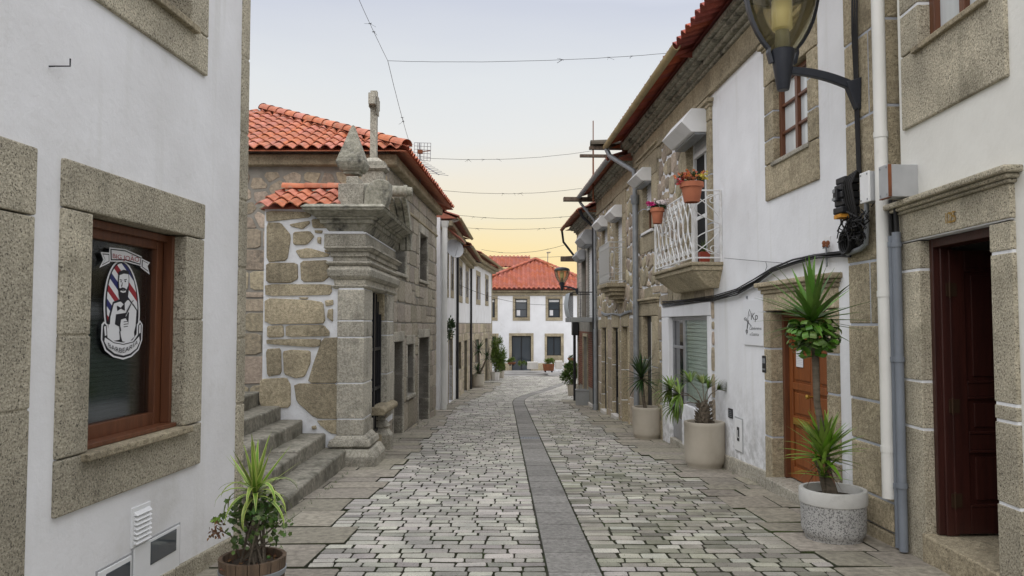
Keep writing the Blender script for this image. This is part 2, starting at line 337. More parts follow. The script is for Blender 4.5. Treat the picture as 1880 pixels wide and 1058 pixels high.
WL = {}
def empty(name, loc, label, cat, group=None):
    o = bpy.data.objects.new(name, None); COL.objects.link(o); o.location = loc; o.empty_display_size = .2
    o['label'] = label; o['category'] = cat
    if group: o['group'] = group
    WL[o.name] = Vector(loc); return o
def tag(o, label, cat, group=None, kind=None):
    if label: o['label'] = label
    if cat: o['category'] = cat
    if group: o['group'] = group
    if kind: o['kind'] = kind
    return o
def obj(name, mb, mats, parent=None, bevel=0.0, smooth=None, recalc=True, seg=2, local=False):
    if not isinstance(mats, (list, tuple)): mats = [mats]
    if parent is not None: L = WL[parent.name]
    elif local: L = Vector((0, 0, 0))
    else:
        xs = [v.x for v in mb.v]; ys = [v.y for v in mb.v]; zs_ = [v.z for v in mb.v]
        L = Vector(((min(xs)+max(xs))/2, (min(ys)+max(ys))/2, min(zs_)))
    me = bpy.data.meshes.new(name)
    me.from_pydata([(v.x-L.x, v.y-L.y, v.z-L.z) for v in mb.v], [], mb.f)
    for m in mats: me.materials.append(m)
    if len(mats) > 1: me.polygons.foreach_set('material_index', mb.m)
    if recalc:
        bm = bmesh.new(); bm.from_mesh(me); bmesh.ops.recalc_face_normals(bm, faces=bm.faces); bm.to_mesh(me); bm.free()
    if smooth is not None:
        me.polygons.foreach_set('use_smooth', [True]*len(me.polygons)); me.set_sharp_from_angle(angle=R(smooth))
    me.update()
    o = bpy.data.objects.new(name, me); COL.objects.link(o)
    if parent is not None: o.parent = parent
    else: o.location = L
    WL[o.name] = L
    if bevel:
        b = o.modifiers.new('bevel', 'BEVEL'); b.width = bevel; b.segments = seg; b.limit_method = 'ANGLE'; b.angle_limit = R(40)
    return o
def structure(name, mb, mats, **k):
    o = obj(name, mb, mats, **k); o['kind'] = 'structure'; return o
def copy_tree(o, parent=None):
    c = o.copy(); COL.objects.link(c)
    if parent is not None: c.parent = parent
    for ch in list(o.children): copy_tree(ch, c)
    return c

# ------------------------------------------------------------------ polygons
def clip(poly, a, b, c):                # keep a*x+b*y <= c
    out = []
    for i in range(len(poly)):
        p, q = poly[i], poly[(i+1) % len(poly)]
        dp, dq = a*p[0]+b*p[1]-c, a*q[0]+b*q[1]-c
        if dp <= 0: out.append(p)
        if (dp < 0 < dq) or (dq < 0 < dp):
            t = dp/(dp-dq); out.append((p[0]+(q[0]-p[0])*t, p[1]+(q[1]-p[1])*t))
    return out
def area(p): return .5*abs(sum(p[i][0]*p[(i+1) % len(p)][1]-p[(i+1) % len(p)][0]*p[i][1] for i in range(len(p))))
def avoid(p, holes):
    for (a, b, c, d) in holes:
        xs = [q[0] for q in p]; ys = [q[1] for q in p]
        if max(xs) <= a or min(xs) >= b or max(ys) <= c or min(ys) >= d: continue
        best = []
        for h in ((1, 0, a), (-1, 0, -b), (0, 1, c), (0, -1, -d)):
            q = clip(p, *h)
            if len(q) > 2 and (not best or area(q) > area(best)): best = q
        p = best
        if len(p) < 3: return []
    return p
def chaikin(p, k=1, t=.22):
    for _ in range(k):
        q = []
        for i in range(len(p)):
            a, b = p[i], p[(i+1) % len(p)]
            q += [(a[0]+(b[0]-a[0])*t, a[1]+(b[1]-a[1])*t), (b[0]+(a[0]-b[0])*t, b[1]+(a[1]-b[1])*t)]
        p = q
    return p
def voro(u0, u1, z0, z1, cu, cz, jit=.4, gap=.03, rr=rnd):
    nu, nz = max(1, round((u1-u0)/cu)), max(1, round((z1-z0)/cz)); du, dz = (u1-u0)/nu, (z1-z0)/nz
    pts = {}
    for j in range(-2, nz+2):
        for i in range(-2, nu+2):
            off = .5 if j % 2 else 0
            pts[i, j] = (u0+(i+.5+off*.8-.2+rr.uniform(-jit, jit))*du, z0+(j+.5+rr.uniform(-jit, jit))*dz)
    cells = []; g = gap*.5
    for (i, j), p in pts.items():
        poly = [(max(u0, p[0]-2*du), max(z0, p[1]-2*dz)), (min(u1, p[0]+2*du), max(z0, p[1]-2*dz)),
                (min(u1, p[0]+2*du), min(z1, p[1]+2*dz)), (max(u0, p[0]-2*du), min(z1, p[1]+2*dz))]
        if poly[0][0] >= poly[1][0] or poly[0][1] >= poly[2][1]: continue
        for a in range(-2, 3):
            for b in range(-2, 3):
                q = pts.get((i+a, j+b))
                if q is None or (a == 0 and b == 0): continue
                nx, ny = q[0]-p[0], q[1]-p[1]; l = math.hypot(nx, ny); nx /= l; ny /= l
                poly = clip(poly, nx, ny, nx*(p[0]+q[0])/2+ny*(p[1]+q[1])/2-g)
                if len(poly) < 3: break
            if len(poly) < 3: break
        if len(poly) > 2 and area(poly) > .12*du*dz: cells.append(poly)
    return cells
def courses(u0, u1, z0, z1, hs, ws, gap=.02, rr=rnd):
    out = []; z = z0
    while z < z1-.04:
        h = rr.uniform(*hs); zt = min(z+h, z1)
        if z1-zt < hs[0]*.5: zt = z1
        u = u0
        while u < u1-.02:
            w = rr.uniform(*ws); ut = min(u+w, u1)
            if u1-ut < ws[0]*.5: ut = u1
            j = lambda: rr.uniform(-.012, .012)
            if rr.random() < .22 and zt-z > hs[0]*1.1:
                zm = z+(zt-z)*rr.uniform(.35, .65)
                out.append([(u+gap/2+j(), z+gap/2+j()), (ut-gap/2+j(), z+gap/2+j()), (ut-gap/2+j(), zm-gap/2+j()), (u+gap/2+j(), zm-gap/2+j())])
                out.append([(u+gap/2+j(), zm+gap/2+j()), (ut-gap/2+j(), zm+gap/2+j()), (ut-gap/2+j(), zt-gap/2+j()), (u+gap/2+j(), zt-gap/2+j())])
            else:
                out.append([(u+gap/2+j(), z+gap/2+j()), (ut-gap/2+j(), z+gap/2+j()), (ut-gap/2+j(), zt-gap/2+j()), (u+gap/2+j(), zt-gap/2+j())])
            u = ut
        z = zt
    return out
def stone(mb, F, p, h=.025, mi=1, inset=.018, rnds=1, rr=rnd):
    if len(p) < 3: return
    p = chaikin(p, rnds) if rnds > 0 else chaikin(p, 1, .11) if rnds < 0 else list(p)
    cx = sum(q[0] for q in p)/len(p); cz = sum(q[1] for q in p)/len(p); n = len(p)
    def ins(d):
        o = []
        for q in p:
            l = math.hypot(q[0]-cx, q[1]-cz) or 1; k = max(.3, 1-d/l); o.append((cx+(q[0]-cx)*k, cz+(q[1]-cz)*k))
        return o
    h *= rr.uniform(.75, 1.25)
    rings = [[F.P(a, b, -.012) for a, b in p], [F.P(a, b, h*.55) for a, b in ins(inset*.25)], [F.P(a, b, h) for a, b in ins(inset)]]
    vs = [v for r_ in rings for v in r_]+[F.P(cx, cz, h*rr.uniform(1.05, 1.35))]; fs = []
    for k in range(2):
        for i in range(n): fs.append((k*n+i, k*n+(i+1) % n, (k+1)*n+(i+1) % n, (k+1)*n+i))
    for i in range(n): fs.append((2*n+i, 2*n+(i+1) % n, 3*n))
    mb.add(vs, fs, mi)
def wall(mb, F, u0, u1, z0, z1, holes=(), depth=.4, mi=0):
    us = sorted({u0, u1, *[x for h in holes for x in h[:2] if u0 < x < u1]}); zs_ = sorted({z0, z1, *[x for h in holes for x in h[2:] if z0 < x < z1]})
    for a, b in zip(us, us[1:]):
        for c, d in zip(zs_, zs_[1:]):
            mu, mz = (a+b)/2, (c+d)/2
            if any(h[0] < mu < h[1] and h[2] < mz < h[3] for h in holes): continue
            mb.quad(F.P(a, c), F.P(b, c), F.P(b, d), F.P(a, d), mi)
    for h in holes:
        a, b, c, d = max(h[0], u0), min(h[1], u1), max(h[2], z0), min(h[3], z1)
        for p, q in (((a, c), (b, c)), ((b, c), (b, d)), ((b, d), (a, d)), ((a, d), (a, c))):
            mb.quad(F.P(*p), F.P(*q), F.P(q[0], q[1], -depth), F.P(p[0], p[1], -depth), mi)
    for p, q in (((u0, z0), (u0, z1)), ((u1, z1), (u1, z0)), ((u0, z1), (u1, z1))):
        mb.quad(F.P(*p), F.P(*q), F.P(q[0], q[1], -depth), F.P(p[0], p[1], -depth), mi)
def body(mb, F, u0, u1, z0, z1, w0, w1, mi=0): mb.fb(F, u0, u1, z0, z1, w1, w0, mi)
def blocks(mb, F, u0, u1, zs_, w0, w1, gap=.014, mi=0, mm=1, jut=0.0):
    for a, b in zip(zs_, zs_[1:]):
        mb.fb(F, u0-rnd.uniform(0, jut), u1+rnd.uniform(0, jut), a+gap/2, b-gap/2, w0, w1+rnd.uniform(-.002, .003), mi)
    mb.fb(F, u0+.004, u1-.004, zs_[0]+gap/2, zs_[-1]-gap/2, w0+.003, w1-.006, mm)
def zsplit(z0, z1, n, jit=.12):
    k = [z0]+[z0+(z1-z0)*(i+rnd.uniform(-jit, jit))/n for i in range(1, n)]+[z1]; return k
def surround(T, F, outer, inner, mats, proud=.025, deep=.26, nj=3, sillz=True, gap=.014, name='stone_surround'):
    """granite frame round an opening: two jambs in blocks, lintel, sill stone; outer/inner = (u0,u1,z0,z1)"""
    mb = MB(); o, i = outer, inner
    zb = i[2] if sillz else o[2]
    blocks(mb, F, o[0], i[0], zsplit(zb, i[3], nj), -deep, proud, gap, jut=.004)
    blocks(mb, F, i[1], o[1], zsplit(zb, i[3], nj), -deep, proud, gap, jut=.004)
    mb.fb(F, o[0]-.003, o[1]+.003, i[3]+.004, o[3], -deep, proud+.003)
    if sillz: mb.fb(F, o[0]-.002, o[1]+.002, o[2], i[2]-.004, -deep, proud+.002)
    return obj(name, mb, mats, T, bevel=.010)
def window(T, F, r, w, mf, mp_, nv=1, nh=1, fw=.05, th=.05, name='window', bar=.022, paneback=.012):
    u0, u1, z0, z1 = r; mb = MB()
    mb.fb(F, u0, u0+fw, z0, z1, w, w+th); mb.fb(F, u1-fw, u1, z0, z1, w, w+th)
    mb.fb(F, u0+fw, u1-fw, z0, z0+fw, w, w+th-.003); mb.fb(F, u0+fw, u1-fw, z1-fw, z1, w, w+th-.003)
    for k in range(1, nv):
        c = u0+(u1-u0)*k/nv; b = bar*1.5 if (nv == 2) else bar
        mb.fb(F, c-b, c+b, z0+fw, z1-fw, w, w+th-.005)
    for k in range(1, nh):
        c = z0+(z1-z0)*k/nh; mb.fb(F, u0+fw, u1-fw, c-bar*.7, c+bar*.7, w, w+th-.012)
    o = obj(name, mb, mf, T, bevel=.004)
    pm = MB(); pm.fb(F, u0+fw*.5, u1-fw*.5, z0+fw*.5, z1-fw*.5, w+paneback-.01, w+paneback)
    p = obj('pane', pm, mp_, o); return o, p
def grow(r, d): return (r[0]-d, r[1]+d, r[2]-d, r[3]+d)

# ------------------------------------------------------------------ roof tiles
def tiles(mb, O, e, s, L, Sl, lim=None, tw=.24, tl=.36, amp=.042, n=6, mi=0, rr=rnd):
    O, e, s = Vector(O), Vector(e).normalized(), Vector(s).normalized(); nn = e.cross(s)
    if nn.z < 0: nn = -nn
    rows = max(1, round(Sl/tl)); tl = Sl/rows
    for r_ in range(rows):
        s0, s1 = r_*tl, (r_+1)*tl+.03
        a, b = lim(s0) if lim else (0, L); a2, b2 = lim(min(s1, Sl)) if lim else (0, L)
        for k in range(math.floor(a/tw-.5), math.ceil(b/tw+.5)):
            dz = rr.uniform(-.006, .006); sh = rr.uniform(-.012, .012); vs = []; js = []
            for j in range(n+1):
                u = (k+j/n)*tw
                ph = j/n
                h = amp*(math.sin(math.pi*min(1, ph/.62)) if ph < .62 else -.75*math.sin(math.pi*(ph-.62)/.38))
                ul = min(max(u, a), b); uh = min(max(u, a2), b2) if lim else ul
                vs += [O+e*ul+s*(s0+sh)+nn*(h+.034+dz-.016), O+e*ul+s*(s0+sh)+nn*(h+.034+dz), O+e*uh+s*s1+nn*(h*.92+dz)]
            if (vs[-2]-vs[1]).length < .03: continue
            fs = []
            for j in range(n):
                p, q = 3*j, 3*j+3
                fs += [(p, q, q+1, p+1), (p+1, q+1, q+2, p+2)]
            mb.add(vs, fs, mi)
def ridge(mb, A, B, r=.10, seg=.42, mi=0):
    A, B = Vector(A), Vector(B); d = B-A; l = d.length; d.normalize(); k = max(1, round(l/seg))
    side = d.cross(Vector((0, 0, 1))).normalized(); up = side.cross(d)
    for i in range(k):
        p, q = A+d*(l*i/k-.02), A+d*(l*(i+1)/k+.03); vs = []; n = 8
        for j in range(n+1):
            a = math.pi*j/n
            vs += [p+side*math.cos(a)*r*1.12+up*math.sin(a)*r*1.12, q+side*math.cos(a)*r*.92+up*math.sin(a)*r*.92]
        fs = [(2*j, 2*j+1, 2*j+3, 2*j+2) for j in range(n)]
        mb.add(vs, fs, mi)

# ------------------------------------------------------------------ text
_tc = {}
def text_geo(s, res=3):
    if (s, res) in _tc: return _tc[s, res]
    cu = bpy.data.curves.new('lettering', 'FONT'); cu.body = s; cu.size = 1; cu.resolution_u = res
    o = bpy.data.objects.new('lettering', cu); COL.objects.link(o)
    bpy.context.view_layer.update()
    dg = bpy.context.evaluated_depsgraph_get(); me = bpy.data.meshes.new_from_object(o.evaluated_get(dg))
    vs = [(v.co.x, v.co.y) for v in me.vertices]; fs = [tuple(p.vertices) for p in me.polygons]
    bpy.data.objects.remove(o); bpy.data.curves.remove(cu); bpy.data.meshes.remove(me)
    xs = [v[0] for v in vs]; x0, x1 = min(xs), max(xs)
    _tc[s, res] = ([((x-x0)/(x1-x0), y/.73) for x, y in vs], fs); return _tc[s, res]
def text_on(mb, s, fn, mi=0, res=3):    # fn(x01, y01) -> world point
    vs, fs = text_geo(s, res); mb.add([fn(x, y) for x, y in vs], fs, mi)

def mean(l): return sum(l)/len(l)
def U(F, *pts, w=0.0): return mean([F.u(x, y, w) for x, y in pts])
def Z(F, *pts, w=0.0): return mean([F.z(x, y, w) for x, y in pts])
def lerp(tab, y):
    if y <= tab[0][0]: return tab[0][1]
    for (a, p), (b, q) in zip(tab, tab[1:]):
        if y <= b: return p+(q-p)*(y-a)/(b-a)
    return tab[-1][1]

# =================================================================== GROUND
mb = MB(); ys = [-25, -10, 0, 5, 10, 15, 20, 23, 26, 29, 32, 35, 38, 42, 46, 50, 60, 90, 150, 400, 1500]
for a, b in zip(ys, ys[1:]):
    mb.quad((-600, a, gz(a)-.05), (600, a, gz(a)-.05), (600, b, gz(b)-.05), (-600, b, gz(b)-.05))
structure('ground', mb, ground_m)

XL = [(0, -1.35), (5.5, -1.42), (7.2, -1.58), (8.6, -1.64), (11.2, -1.58), (14.5, -1.62), (20, -1.70), (24, -1.62), (37, -.72), (40, -.55), (41, -6), (60, -9)]
XR = [(0, 2.5), (6, 2.45), (7.5, 2.40), (9.9, 2.34), (12, 2.16), (16, 2.05), (23, 1.92), (27.3, 1.80), (28, 3.2), (34, 8), (60, 9)]
CX = [(0, .515), (26, .215), (27.3, .26), (28.5, .38), (29.8, .58), (33.5, 1.43), (39, 2.6), (46, 4.2)]
def strip_at(y):
    c = lerp(CX, y); d = (lerp(CX, y+.4)-lerp(CX, y-.4))/.8; h = .187*math.sqrt(1+d*d); return c-h, c+h
def settstone(mb, x0, x1, y0, y1, mi=0, top=.004, cut=.011):
    j = lambda k=.006: rnd.uniform(-k, k)
    c = min(cut, (x1-x0)*.3, (y1-y0)*.3)
    p = [(x0+c+j(), y0+j()), (x1-c+j(), y0+j()), (x1+j(), y0+c+j()), (x1+j(), y1-c+j()), (x1-c+j(), y1+j()), (x0+c+j(), y1+j()), (x0+j(), y1-c+j()), (x0+j(), y0+c+j())]
    cx, cy = (x0+x1)/2, (y0+y1)/2; t = rnd.uniform(-.003, .003)+top; tx, ty = rnd.uniform(-.015, .015), rnd.uniform(-.02, .02)
    f = lambda x, y, dz: (x, y, gz(y)+dz+tx*(x-cx)+ty*(y-cy))
    kx, ky = 1-.016/(x1-x0), 1-.014/(y1-y0)
    vs = [f(x, y, -.022) for x, y in p]+[f(cx+(x-cx)*(1+kx)/2, cy+(y-cy)*(1+ky)/2, t-.004) for x, y in p]+[f(cx+(x-cx)*kx, cy+(y-cy)*ky, t) for x, y in p]
    fs = [(i, (i+1) % 8, 8+(i+1) % 8, 8+i) for i in range(8)]+[(8+i, 8+(i+1) % 8, 16+(i+1) % 8, 16+i) for i in range(8)]+[tuple(range(16, 24))]
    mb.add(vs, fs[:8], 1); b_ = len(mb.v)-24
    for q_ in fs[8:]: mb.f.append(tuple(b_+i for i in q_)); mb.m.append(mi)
# granite slabs at both edges of the cobbles, and the dark drain course down the middle
mb = MB()
EDGE = {-1: [], 1: []}
def edge_slabs(side):
    y = 2.0
    while y < 39.5:
        h = rnd.uniform(.30, .62)*(1.25 if y < 9 else 1); b = y+h; m_ = (y+b)/2
        if side < 0:
            x1 = lerp(XL, m_)+rnd.uniform(-.13, .20); x0 = (-3.0 if m_ < 6.5 else -2.75 if m_ < 12 else -2.7 if m_ < 23 else -2.6+.0695*(m_-23.3))
        else:
            if m_ > 27.5: break
            x0 = lerp(XR, m_)+rnd.uniform(-.20, .13); x1 = 3.5-.03*m_
        EDGE[side].append((y, b, x1 if side < 0 else x0))
        cuts = [x0]+([x0+(x1-x0)*rnd.uniform(.35, .65)] if rnd.random() < .6 and x1-x0 > .6 else [])+[x1]
        for p, q in zip(cuts, cuts[1:]): settstone(mb, p+.004, q-.004, y+.006, b-.006, 0, .006, .012)
        y = b
edge_slabs(-1); edge_slabs(1)
slab_mb = mb
mb = MB()
for i in range(210):
    a, b = 1.0+i*.25, 1.25+i*.25
    xl, xr = lerp(XL, (a+b)/2)-.5, lerp(XR, (a+b)/2)+.5
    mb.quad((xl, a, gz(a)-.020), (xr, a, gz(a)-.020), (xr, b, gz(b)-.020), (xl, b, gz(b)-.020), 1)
y = 2.4; row = 0
while y < 47.5:
    h = rnd.uniform(.108, .155)
    if y > 20: h *= 1.1
    ym_ = y+h/2; sl_, sr = strip_at(ym_); eL = [e for p, q, e in EDGE[-1] if p < y+h-.02 and q > y+.02]; eR = [e for p, q, e in EDGE[1] if p < y+h-.02 and q > y+.02]; xl, xr = max(eL) if eL else lerp(XL, ym_), min(eR) if eR else lerp(XR, ym_)
    if ym_ > 27: xl, xr = max(xl, -6), min(xr, 7)
    for a, b in ((xl, sl_-.012), (sr+.012, xr)):
        x = a
        while x < b-.05:
            w_ = rnd.uniform(.165, .275)*(1.25 if y > 20 else 1); e = min(x+w_, b)
            if b-e < .10: e = b
            dy = .0
            settstone(mb, x+.0035, e-.0035, y+.0075, y+h-.0075, 2 if a > sl_ and y < 22 and rnd.random() < .30+.55*min(1, max(0, (13-y)/6)) else 0)
            x = e
    y += h; row += 1
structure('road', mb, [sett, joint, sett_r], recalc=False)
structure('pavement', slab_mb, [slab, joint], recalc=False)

mb = MB(); y = 2.2; GR = (14.55, 14.85)
while y < 44:
    h = rnd.uniform(.42, .60); b = y+h
    if y < GR[0] < b: b = GR[0]
    if abs(y-GR[0]) < 1e-6: y = GR[1]; continue
    (a0, a1), (b0, b1) = strip_at(y), strip_at(b)
    g = .007; z0, z1 = gz(y)+.004, gz(b)+.004
    A = [(a0, y+g, z0), (a1, y+g, z0), (b1, b-g, z1), (b0, b-g, z1)]
    mb.hexa([Vector(v)-Vector((0, 0, .03)) for v in A], [Vector(v)+Vector((0, 0, rnd.uniform(-.001, .002))) for v in A])
    y = b
structure('drain_course', mb, strip_m, recalc=False)
a0, a1 = strip_at(14.7); zg = gz(14.7)+.006
mb = MB(); mb.box(a0, a1, GR[0]+.01, GR[0]+.05, zg-.03, zg); mb.box(a0, a1, GR[1]-.05, GR[1]-.01, zg-.03, zg)
k = 12
for i in range(k): x = a0+(a1-a0)*(i+.5)/k; mb.box(x-.006, x+.010, GR[0]+.05, GR[1]-.05, zg-.03, zg-.002)
g = obj('drain_grate', mb, zinc); tag(g, 'slotted metal drain grate set across the dark slab course in the street', 'drain grate')

# plaza at the end of the street
mb = MB()
mb.box(-9, 9, 46.6, 51.5, -1.75, gz(47)+.03); mb.box(-4.2, 2.2, 47.0, 51.5, -1.75, gz(47)+.14)
structure('plaza', mb, plaza_m, bevel=.015)

# =================================================================== LEFT: barber shop house
F1 = Fac(-2.22-.065*5.8, .5, -2.22, 6.3); E1 = F1.len
T1 = empty('barber_house', F1.P(E1*.6, F1.gz(E1*.6)), 'white plastered house with a dark barber shop window framed in granite, nearest on the left', 'house')
wo = (U(F1, (111, 300), (96, 940)), U(F1, (372, 380), (361, 840)), Z(F1, (95, 957), (360, 848)), Z(F1, (113, 292), (372, 375)))
wi = (U(F1, (160, 560)), U(F1, (334, 600)), Z(F1, (150.6, 833), (348.6, 777)), Z(F1, (164.5, 393), (342, 434)))
uo = (wo[0], wo[1], Z(F1, (165, 0), (370, 133)), Z(F1, (165, 0), (370, 133))+1.95)
ui = (wi[0]+.03, U(F1, (346, 20)), Z(F1, (278, 0), (356, 47)), uo[3]-.28)
dr = U(F1, (57, 275), (41, 1040)); do = (dr-1.75, dr, -.6, Z(F1, (57, 271))); di = (dr-1.5, dr-.30, -.55, do[3]-.34)
mb = MB(); wall(mb, F1, 0, E1-.10, -.8, 6.6, [grow(wo, -.03), grow(uo, -.03), grow(do, -.03)], .4)
body(mb, F1, 0, E1-.02, -.8, 6.6, -.39, -6.5)
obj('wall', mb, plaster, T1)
mb = MB(); gL = F1.gz(E1)
zq = [-.8]; 
while zq[-1] < 6.6: zq.append(min(6.62, zq[-1]+rnd.uniform(.45, .7)))
blocks(mb, F1, E1-.115, E1+.012, zq, -.5, .02, .012, jut=.004)
obj('corner_stone', mb, [granite, granite], T1, bevel=.012)
mb = MB()
for a in range(5):
    mb.fb(F1, E1*.0+a*1.1, min(E1-.12, (a+1)*1.1-.012), -.8, 0, -.3, .03)
    # stone plinth follows the falling street
mb = MB(); n = 6
for a in range(n):
    u0, u1 = (E1-.12)*a/n, (E1-.12)*(a+1)/n-.01
    mb.hexa([F1.P(u0, -.9, -.3), F1.P(u1, -.9, -.3), F1.P(u1, F1.gz(u1)+.13, -.3), F1.P(u0, F1.gz(u0)+.13, -.3)],
            [F1.P(u0, -.9, .025), F1.P(u1, -.9, .025), F1.P(u1, F1.gz(u1)+.13, .025), F1.P(u0, F1.gz(u0)+.13, .025)])
obj('plinth', mb, granite, T1, bevel=.012)
surround(T1, F1, wo, wi, [granite, granite], nj=2, gap=.006)
surround(T1, F1, uo, ui, [granite, granite], nj=3, gap=.006)
surround(T1, F1, do, di, [granite, granite], nj=3, sillz=False, gap=.008)
mb = MB(); mb.fb(F1, wi[0]-.06, wi[1]+.05, wi[2]-.042, wi[2], -.2, .075)
obj('sill', mb, granite_b, T1, bevel=.008)
mb = MB(); mb.fb(F1, ui[0]-.06, ui[1]+.05, ui[2]-.05, ui[2], -.2, .07)
obj('sill', mb, granite_b, T1, bevel=.008)
GW = -.17
bw, bp = window(T1, F1, (wi[0], wi[1], wi[2]+.004, wi[3]), GW-.03, wood_r, smoked_glass, fw=.105, th=.07, paneback=.03)
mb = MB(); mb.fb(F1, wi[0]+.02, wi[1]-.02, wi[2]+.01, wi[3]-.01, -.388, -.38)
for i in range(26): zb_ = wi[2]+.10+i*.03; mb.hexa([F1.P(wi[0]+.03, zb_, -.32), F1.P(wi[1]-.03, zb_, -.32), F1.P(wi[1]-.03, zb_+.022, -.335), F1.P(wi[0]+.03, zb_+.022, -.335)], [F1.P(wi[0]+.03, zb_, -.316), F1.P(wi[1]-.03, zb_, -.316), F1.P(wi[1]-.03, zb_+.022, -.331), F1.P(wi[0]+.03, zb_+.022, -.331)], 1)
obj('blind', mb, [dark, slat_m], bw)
mb = MB(); mb.fb(F1, wi[0]+.005, wi[1]-.005, wi[2]+.002, wi[2]+.03, GW+.045, -.02); mb.fb(F1, wi[1]-.035, wi[1]-.003, wi[2]+.03, wi[3]-.003, GW+.045, -.06)
mb.fb(F1, wi[0]+.005, wi[1]-.04, wi[3]-.05, wi[3]-.003, GW+.045, -.09)
obj('lining', mb, wood_r, bw, bevel=.004)
window(T1, F1, ui, -.2, wood_r, glass_d, 2, 2, fw=.06)
mb = MB(); mb.fb(F1, di[0]+.002, di[1]-.002, di[2], di[3]-.002, -.25, -.18)
for a in (0, 1):
    for c in range(3):
        w_ = (di[1]-di[0])/2; mb.fb(F1, di[0]+a*w_+.1, di[0]+(a+1)*w_-.1, di[2]+.25+c*.75, di[2]+.85+c*.75, -.19, -.165)
obj('door', mb, wood_d, T1, bevel=.006)
# wall fittings
r = F1.rect(240, 934, 273, 1003); r = (U(F1, (240, 965)), U(F1, (273, 960)), Z(F1, (239, 1006), (273, 992)), Z(F1, (243, 933), (274, 920)))
mb = MB(); mb.fb(F1, r[0], r[1], r[2], r[3], -.02, .012); ns = 7
for i in range(ns):
    a = r[2]+.02+(r[3]-r[2]-.04)*i/ns; b = a+(r[3]-r[2]-.04)/ns*.75
    mb.hexa([F1.P(r[0]+.015, a, .010), F1.P(r[1]-.015, a, .010), F1.P(r[1]-.015, b, .010), F1.P(r[0]+.015, b, .010)],
            [F1.P(r[0]+.015, a, .034), F1.P(r[1]-.015, a, .034), F1.P(r[1]-.015, b, .014), F1.P(r[0]+.015, b, .014)])
obj('vent_grille', mb, white_paint, T1, bevel=.003)
def meter(F, T, r, pr):
    mb = MB(); mb.fb(F, r[0], r[1], r[2], r[3], -.03, .012); o = obj('meter_door', mb, white_paint, T, bevel=.004)
    f = MB(); a = grow(r, .012)
    f.fb(F, a[0], r[0]-.003, a[2], a[3], -.03, .006); f.fb(F, r[1]+.003, a[1], a[2], a[3], -.03, .006); f.fb(F, r[0]-.003, r[1]+.003, r[3]+.003, a[3], -.03, .006)
    obj('rim', f, grey_box, o)
    p = MB(); p.fb(F, pr[0], pr[1], pr[2], pr[3], .004, .016); obj('pane', p, glass_g, o, bevel=.003)
    q = MB(); q.fb(F, (r[0]+r[1])/2-.08, (r[0]+r[1])/2-.055, r[2]+.10, r[2]+.16, .012, .02); obj('lock', q, zinc, o)
m1 = (U(F1, (243, 1030)), U(F1, (327, 1010)), Z(F1, (243, 1008), (328, 962))-.52, Z(F1, (243, 1008), (328, 962)))
p1 = (U(F1, (273, 1015)), U(F1, (320, 1000)), Z(F1, (273, 1036), (320, 1012)), Z(F1, (273, 994), (320, 973)))
meter(F1, T1, m1, p1)
m2 = (m1[0]-.36, m1[0]-.025, m1[2]-.10, Z(F1, (239, 1013))-.02)
meter(F1, T1, m2, (m2[0]+.07, m2[1]-.02, m2[3]-.19, m2[3]-.03))
hk = F1.uz(90, 122); hk2 = F1.uz(112, 122)
mb = MB(); mb.tube([F1.P(hk[0], hk[1], 0), F1.P(hk[0], hk[1], .03), F1.P(hk2[0], hk2[1], .05), F1.P(hk2[0], hk2[1]+.04, .05)], .004)
obj('wall_hook', mb, black_m, T1)

# ---- barber sticker on the pane: coordinates read off the window, then laid on the glass plane
SW = GW+.004
def ST(X, Y): return F1.uz(140+X/3.525, 400+Y/3.525, SW)
def spoly(mb, pts, lay, mi):
    q = [ST(*p) for p in pts]; mb.add([F1.P(a, b, SW+lay*.0012) for a, b in q], [tuple(range(len(q)))], mi)
def ell(cx, cy, rx, ry, n=40): return [(cx+rx*math.cos(6.2832*i/n)+ry*math.sin(6.2832*i/n)*.02, cy+ry*math.sin(6.2832*i/n)) for i in range(n)]
mb = MB(); Wt, Bk, Rd, Bl = 0, 1, 2, 3
spoly(mb, ell(293, 590, 117, 316), 1, Wt)
spoly(mb, ell(293, 590, 108, 304), 2, Bk)
base = ell(293, 585, 99, 290)
for i in range(-9, 12):
    t0 = 190+i*52; c = (Wt, Rd, Wt, Bl)[i % 4]
    q = clip(clip(clip(base, -1.45, 1, t0+52-1.45*293+300-190), 1.45, -1, -(t0-1.45*293+300-190)), 0, 1, 730)
    if len(q) > 2: spoly(mb, q, 3, c)
spoly(mb, [(232, 545), (268, 530), (335, 520), (368, 562), (392, 600), (386, 710), (374, 770), (330, 815), (290, 805), (250, 810), (194, 800), (182, 740), (198, 680), (210, 620)], 4, Bk)
spoly(mb, [(238, 556), (270, 545), (333, 533), (362, 570), (384, 602), (378, 700), (366, 750), (330, 760), (268, 770), (206, 748), (216, 640)], 5, Wt)
spoly(mb, [(250, 625), (335, 612), (330, 690), (300, 715), (262, 700), (243, 690)], 6, Bk)
spoly(mb, [(200, 690), (240, 690), (275, 720), (272, 790), (225, 798), (192, 780)], 7, Wt)
spoly(mb, [(272, 735), (330, 690), (362, 700), (368, 770), (330, 808), (290, 800)], 7, Wt)
spoly(mb, [(268, 695), (277, 695), (281, 735), (271, 733)], 8, Bk)
spoly(mb, [(268, 735), (276, 735), (284, 800), (275, 803)], 8, Bk)
spoly(mb, [(280, 660), (310, 650), (327, 680), (318, 725), (285, 735), (275, 700)], 8, Wt)
for k in range(3): spoly(mb, [(296, 672+k*16), (324, 668+k*16), (325, 672+k*16), (297, 677+k*16)], 9, Bk)
spoly(mb, [(303, 645), (312, 640), (362, 535), (356, 533), (318, 600)], 9, Bk)
spoly(mb, [(307, 640), (311, 638), (358, 540), (355, 541)], 10, Wt)
spoly(mb, [(255, 568), (280, 582), (305, 553), (307, 602), (281, 588), (258, 604)], 7, Bk)
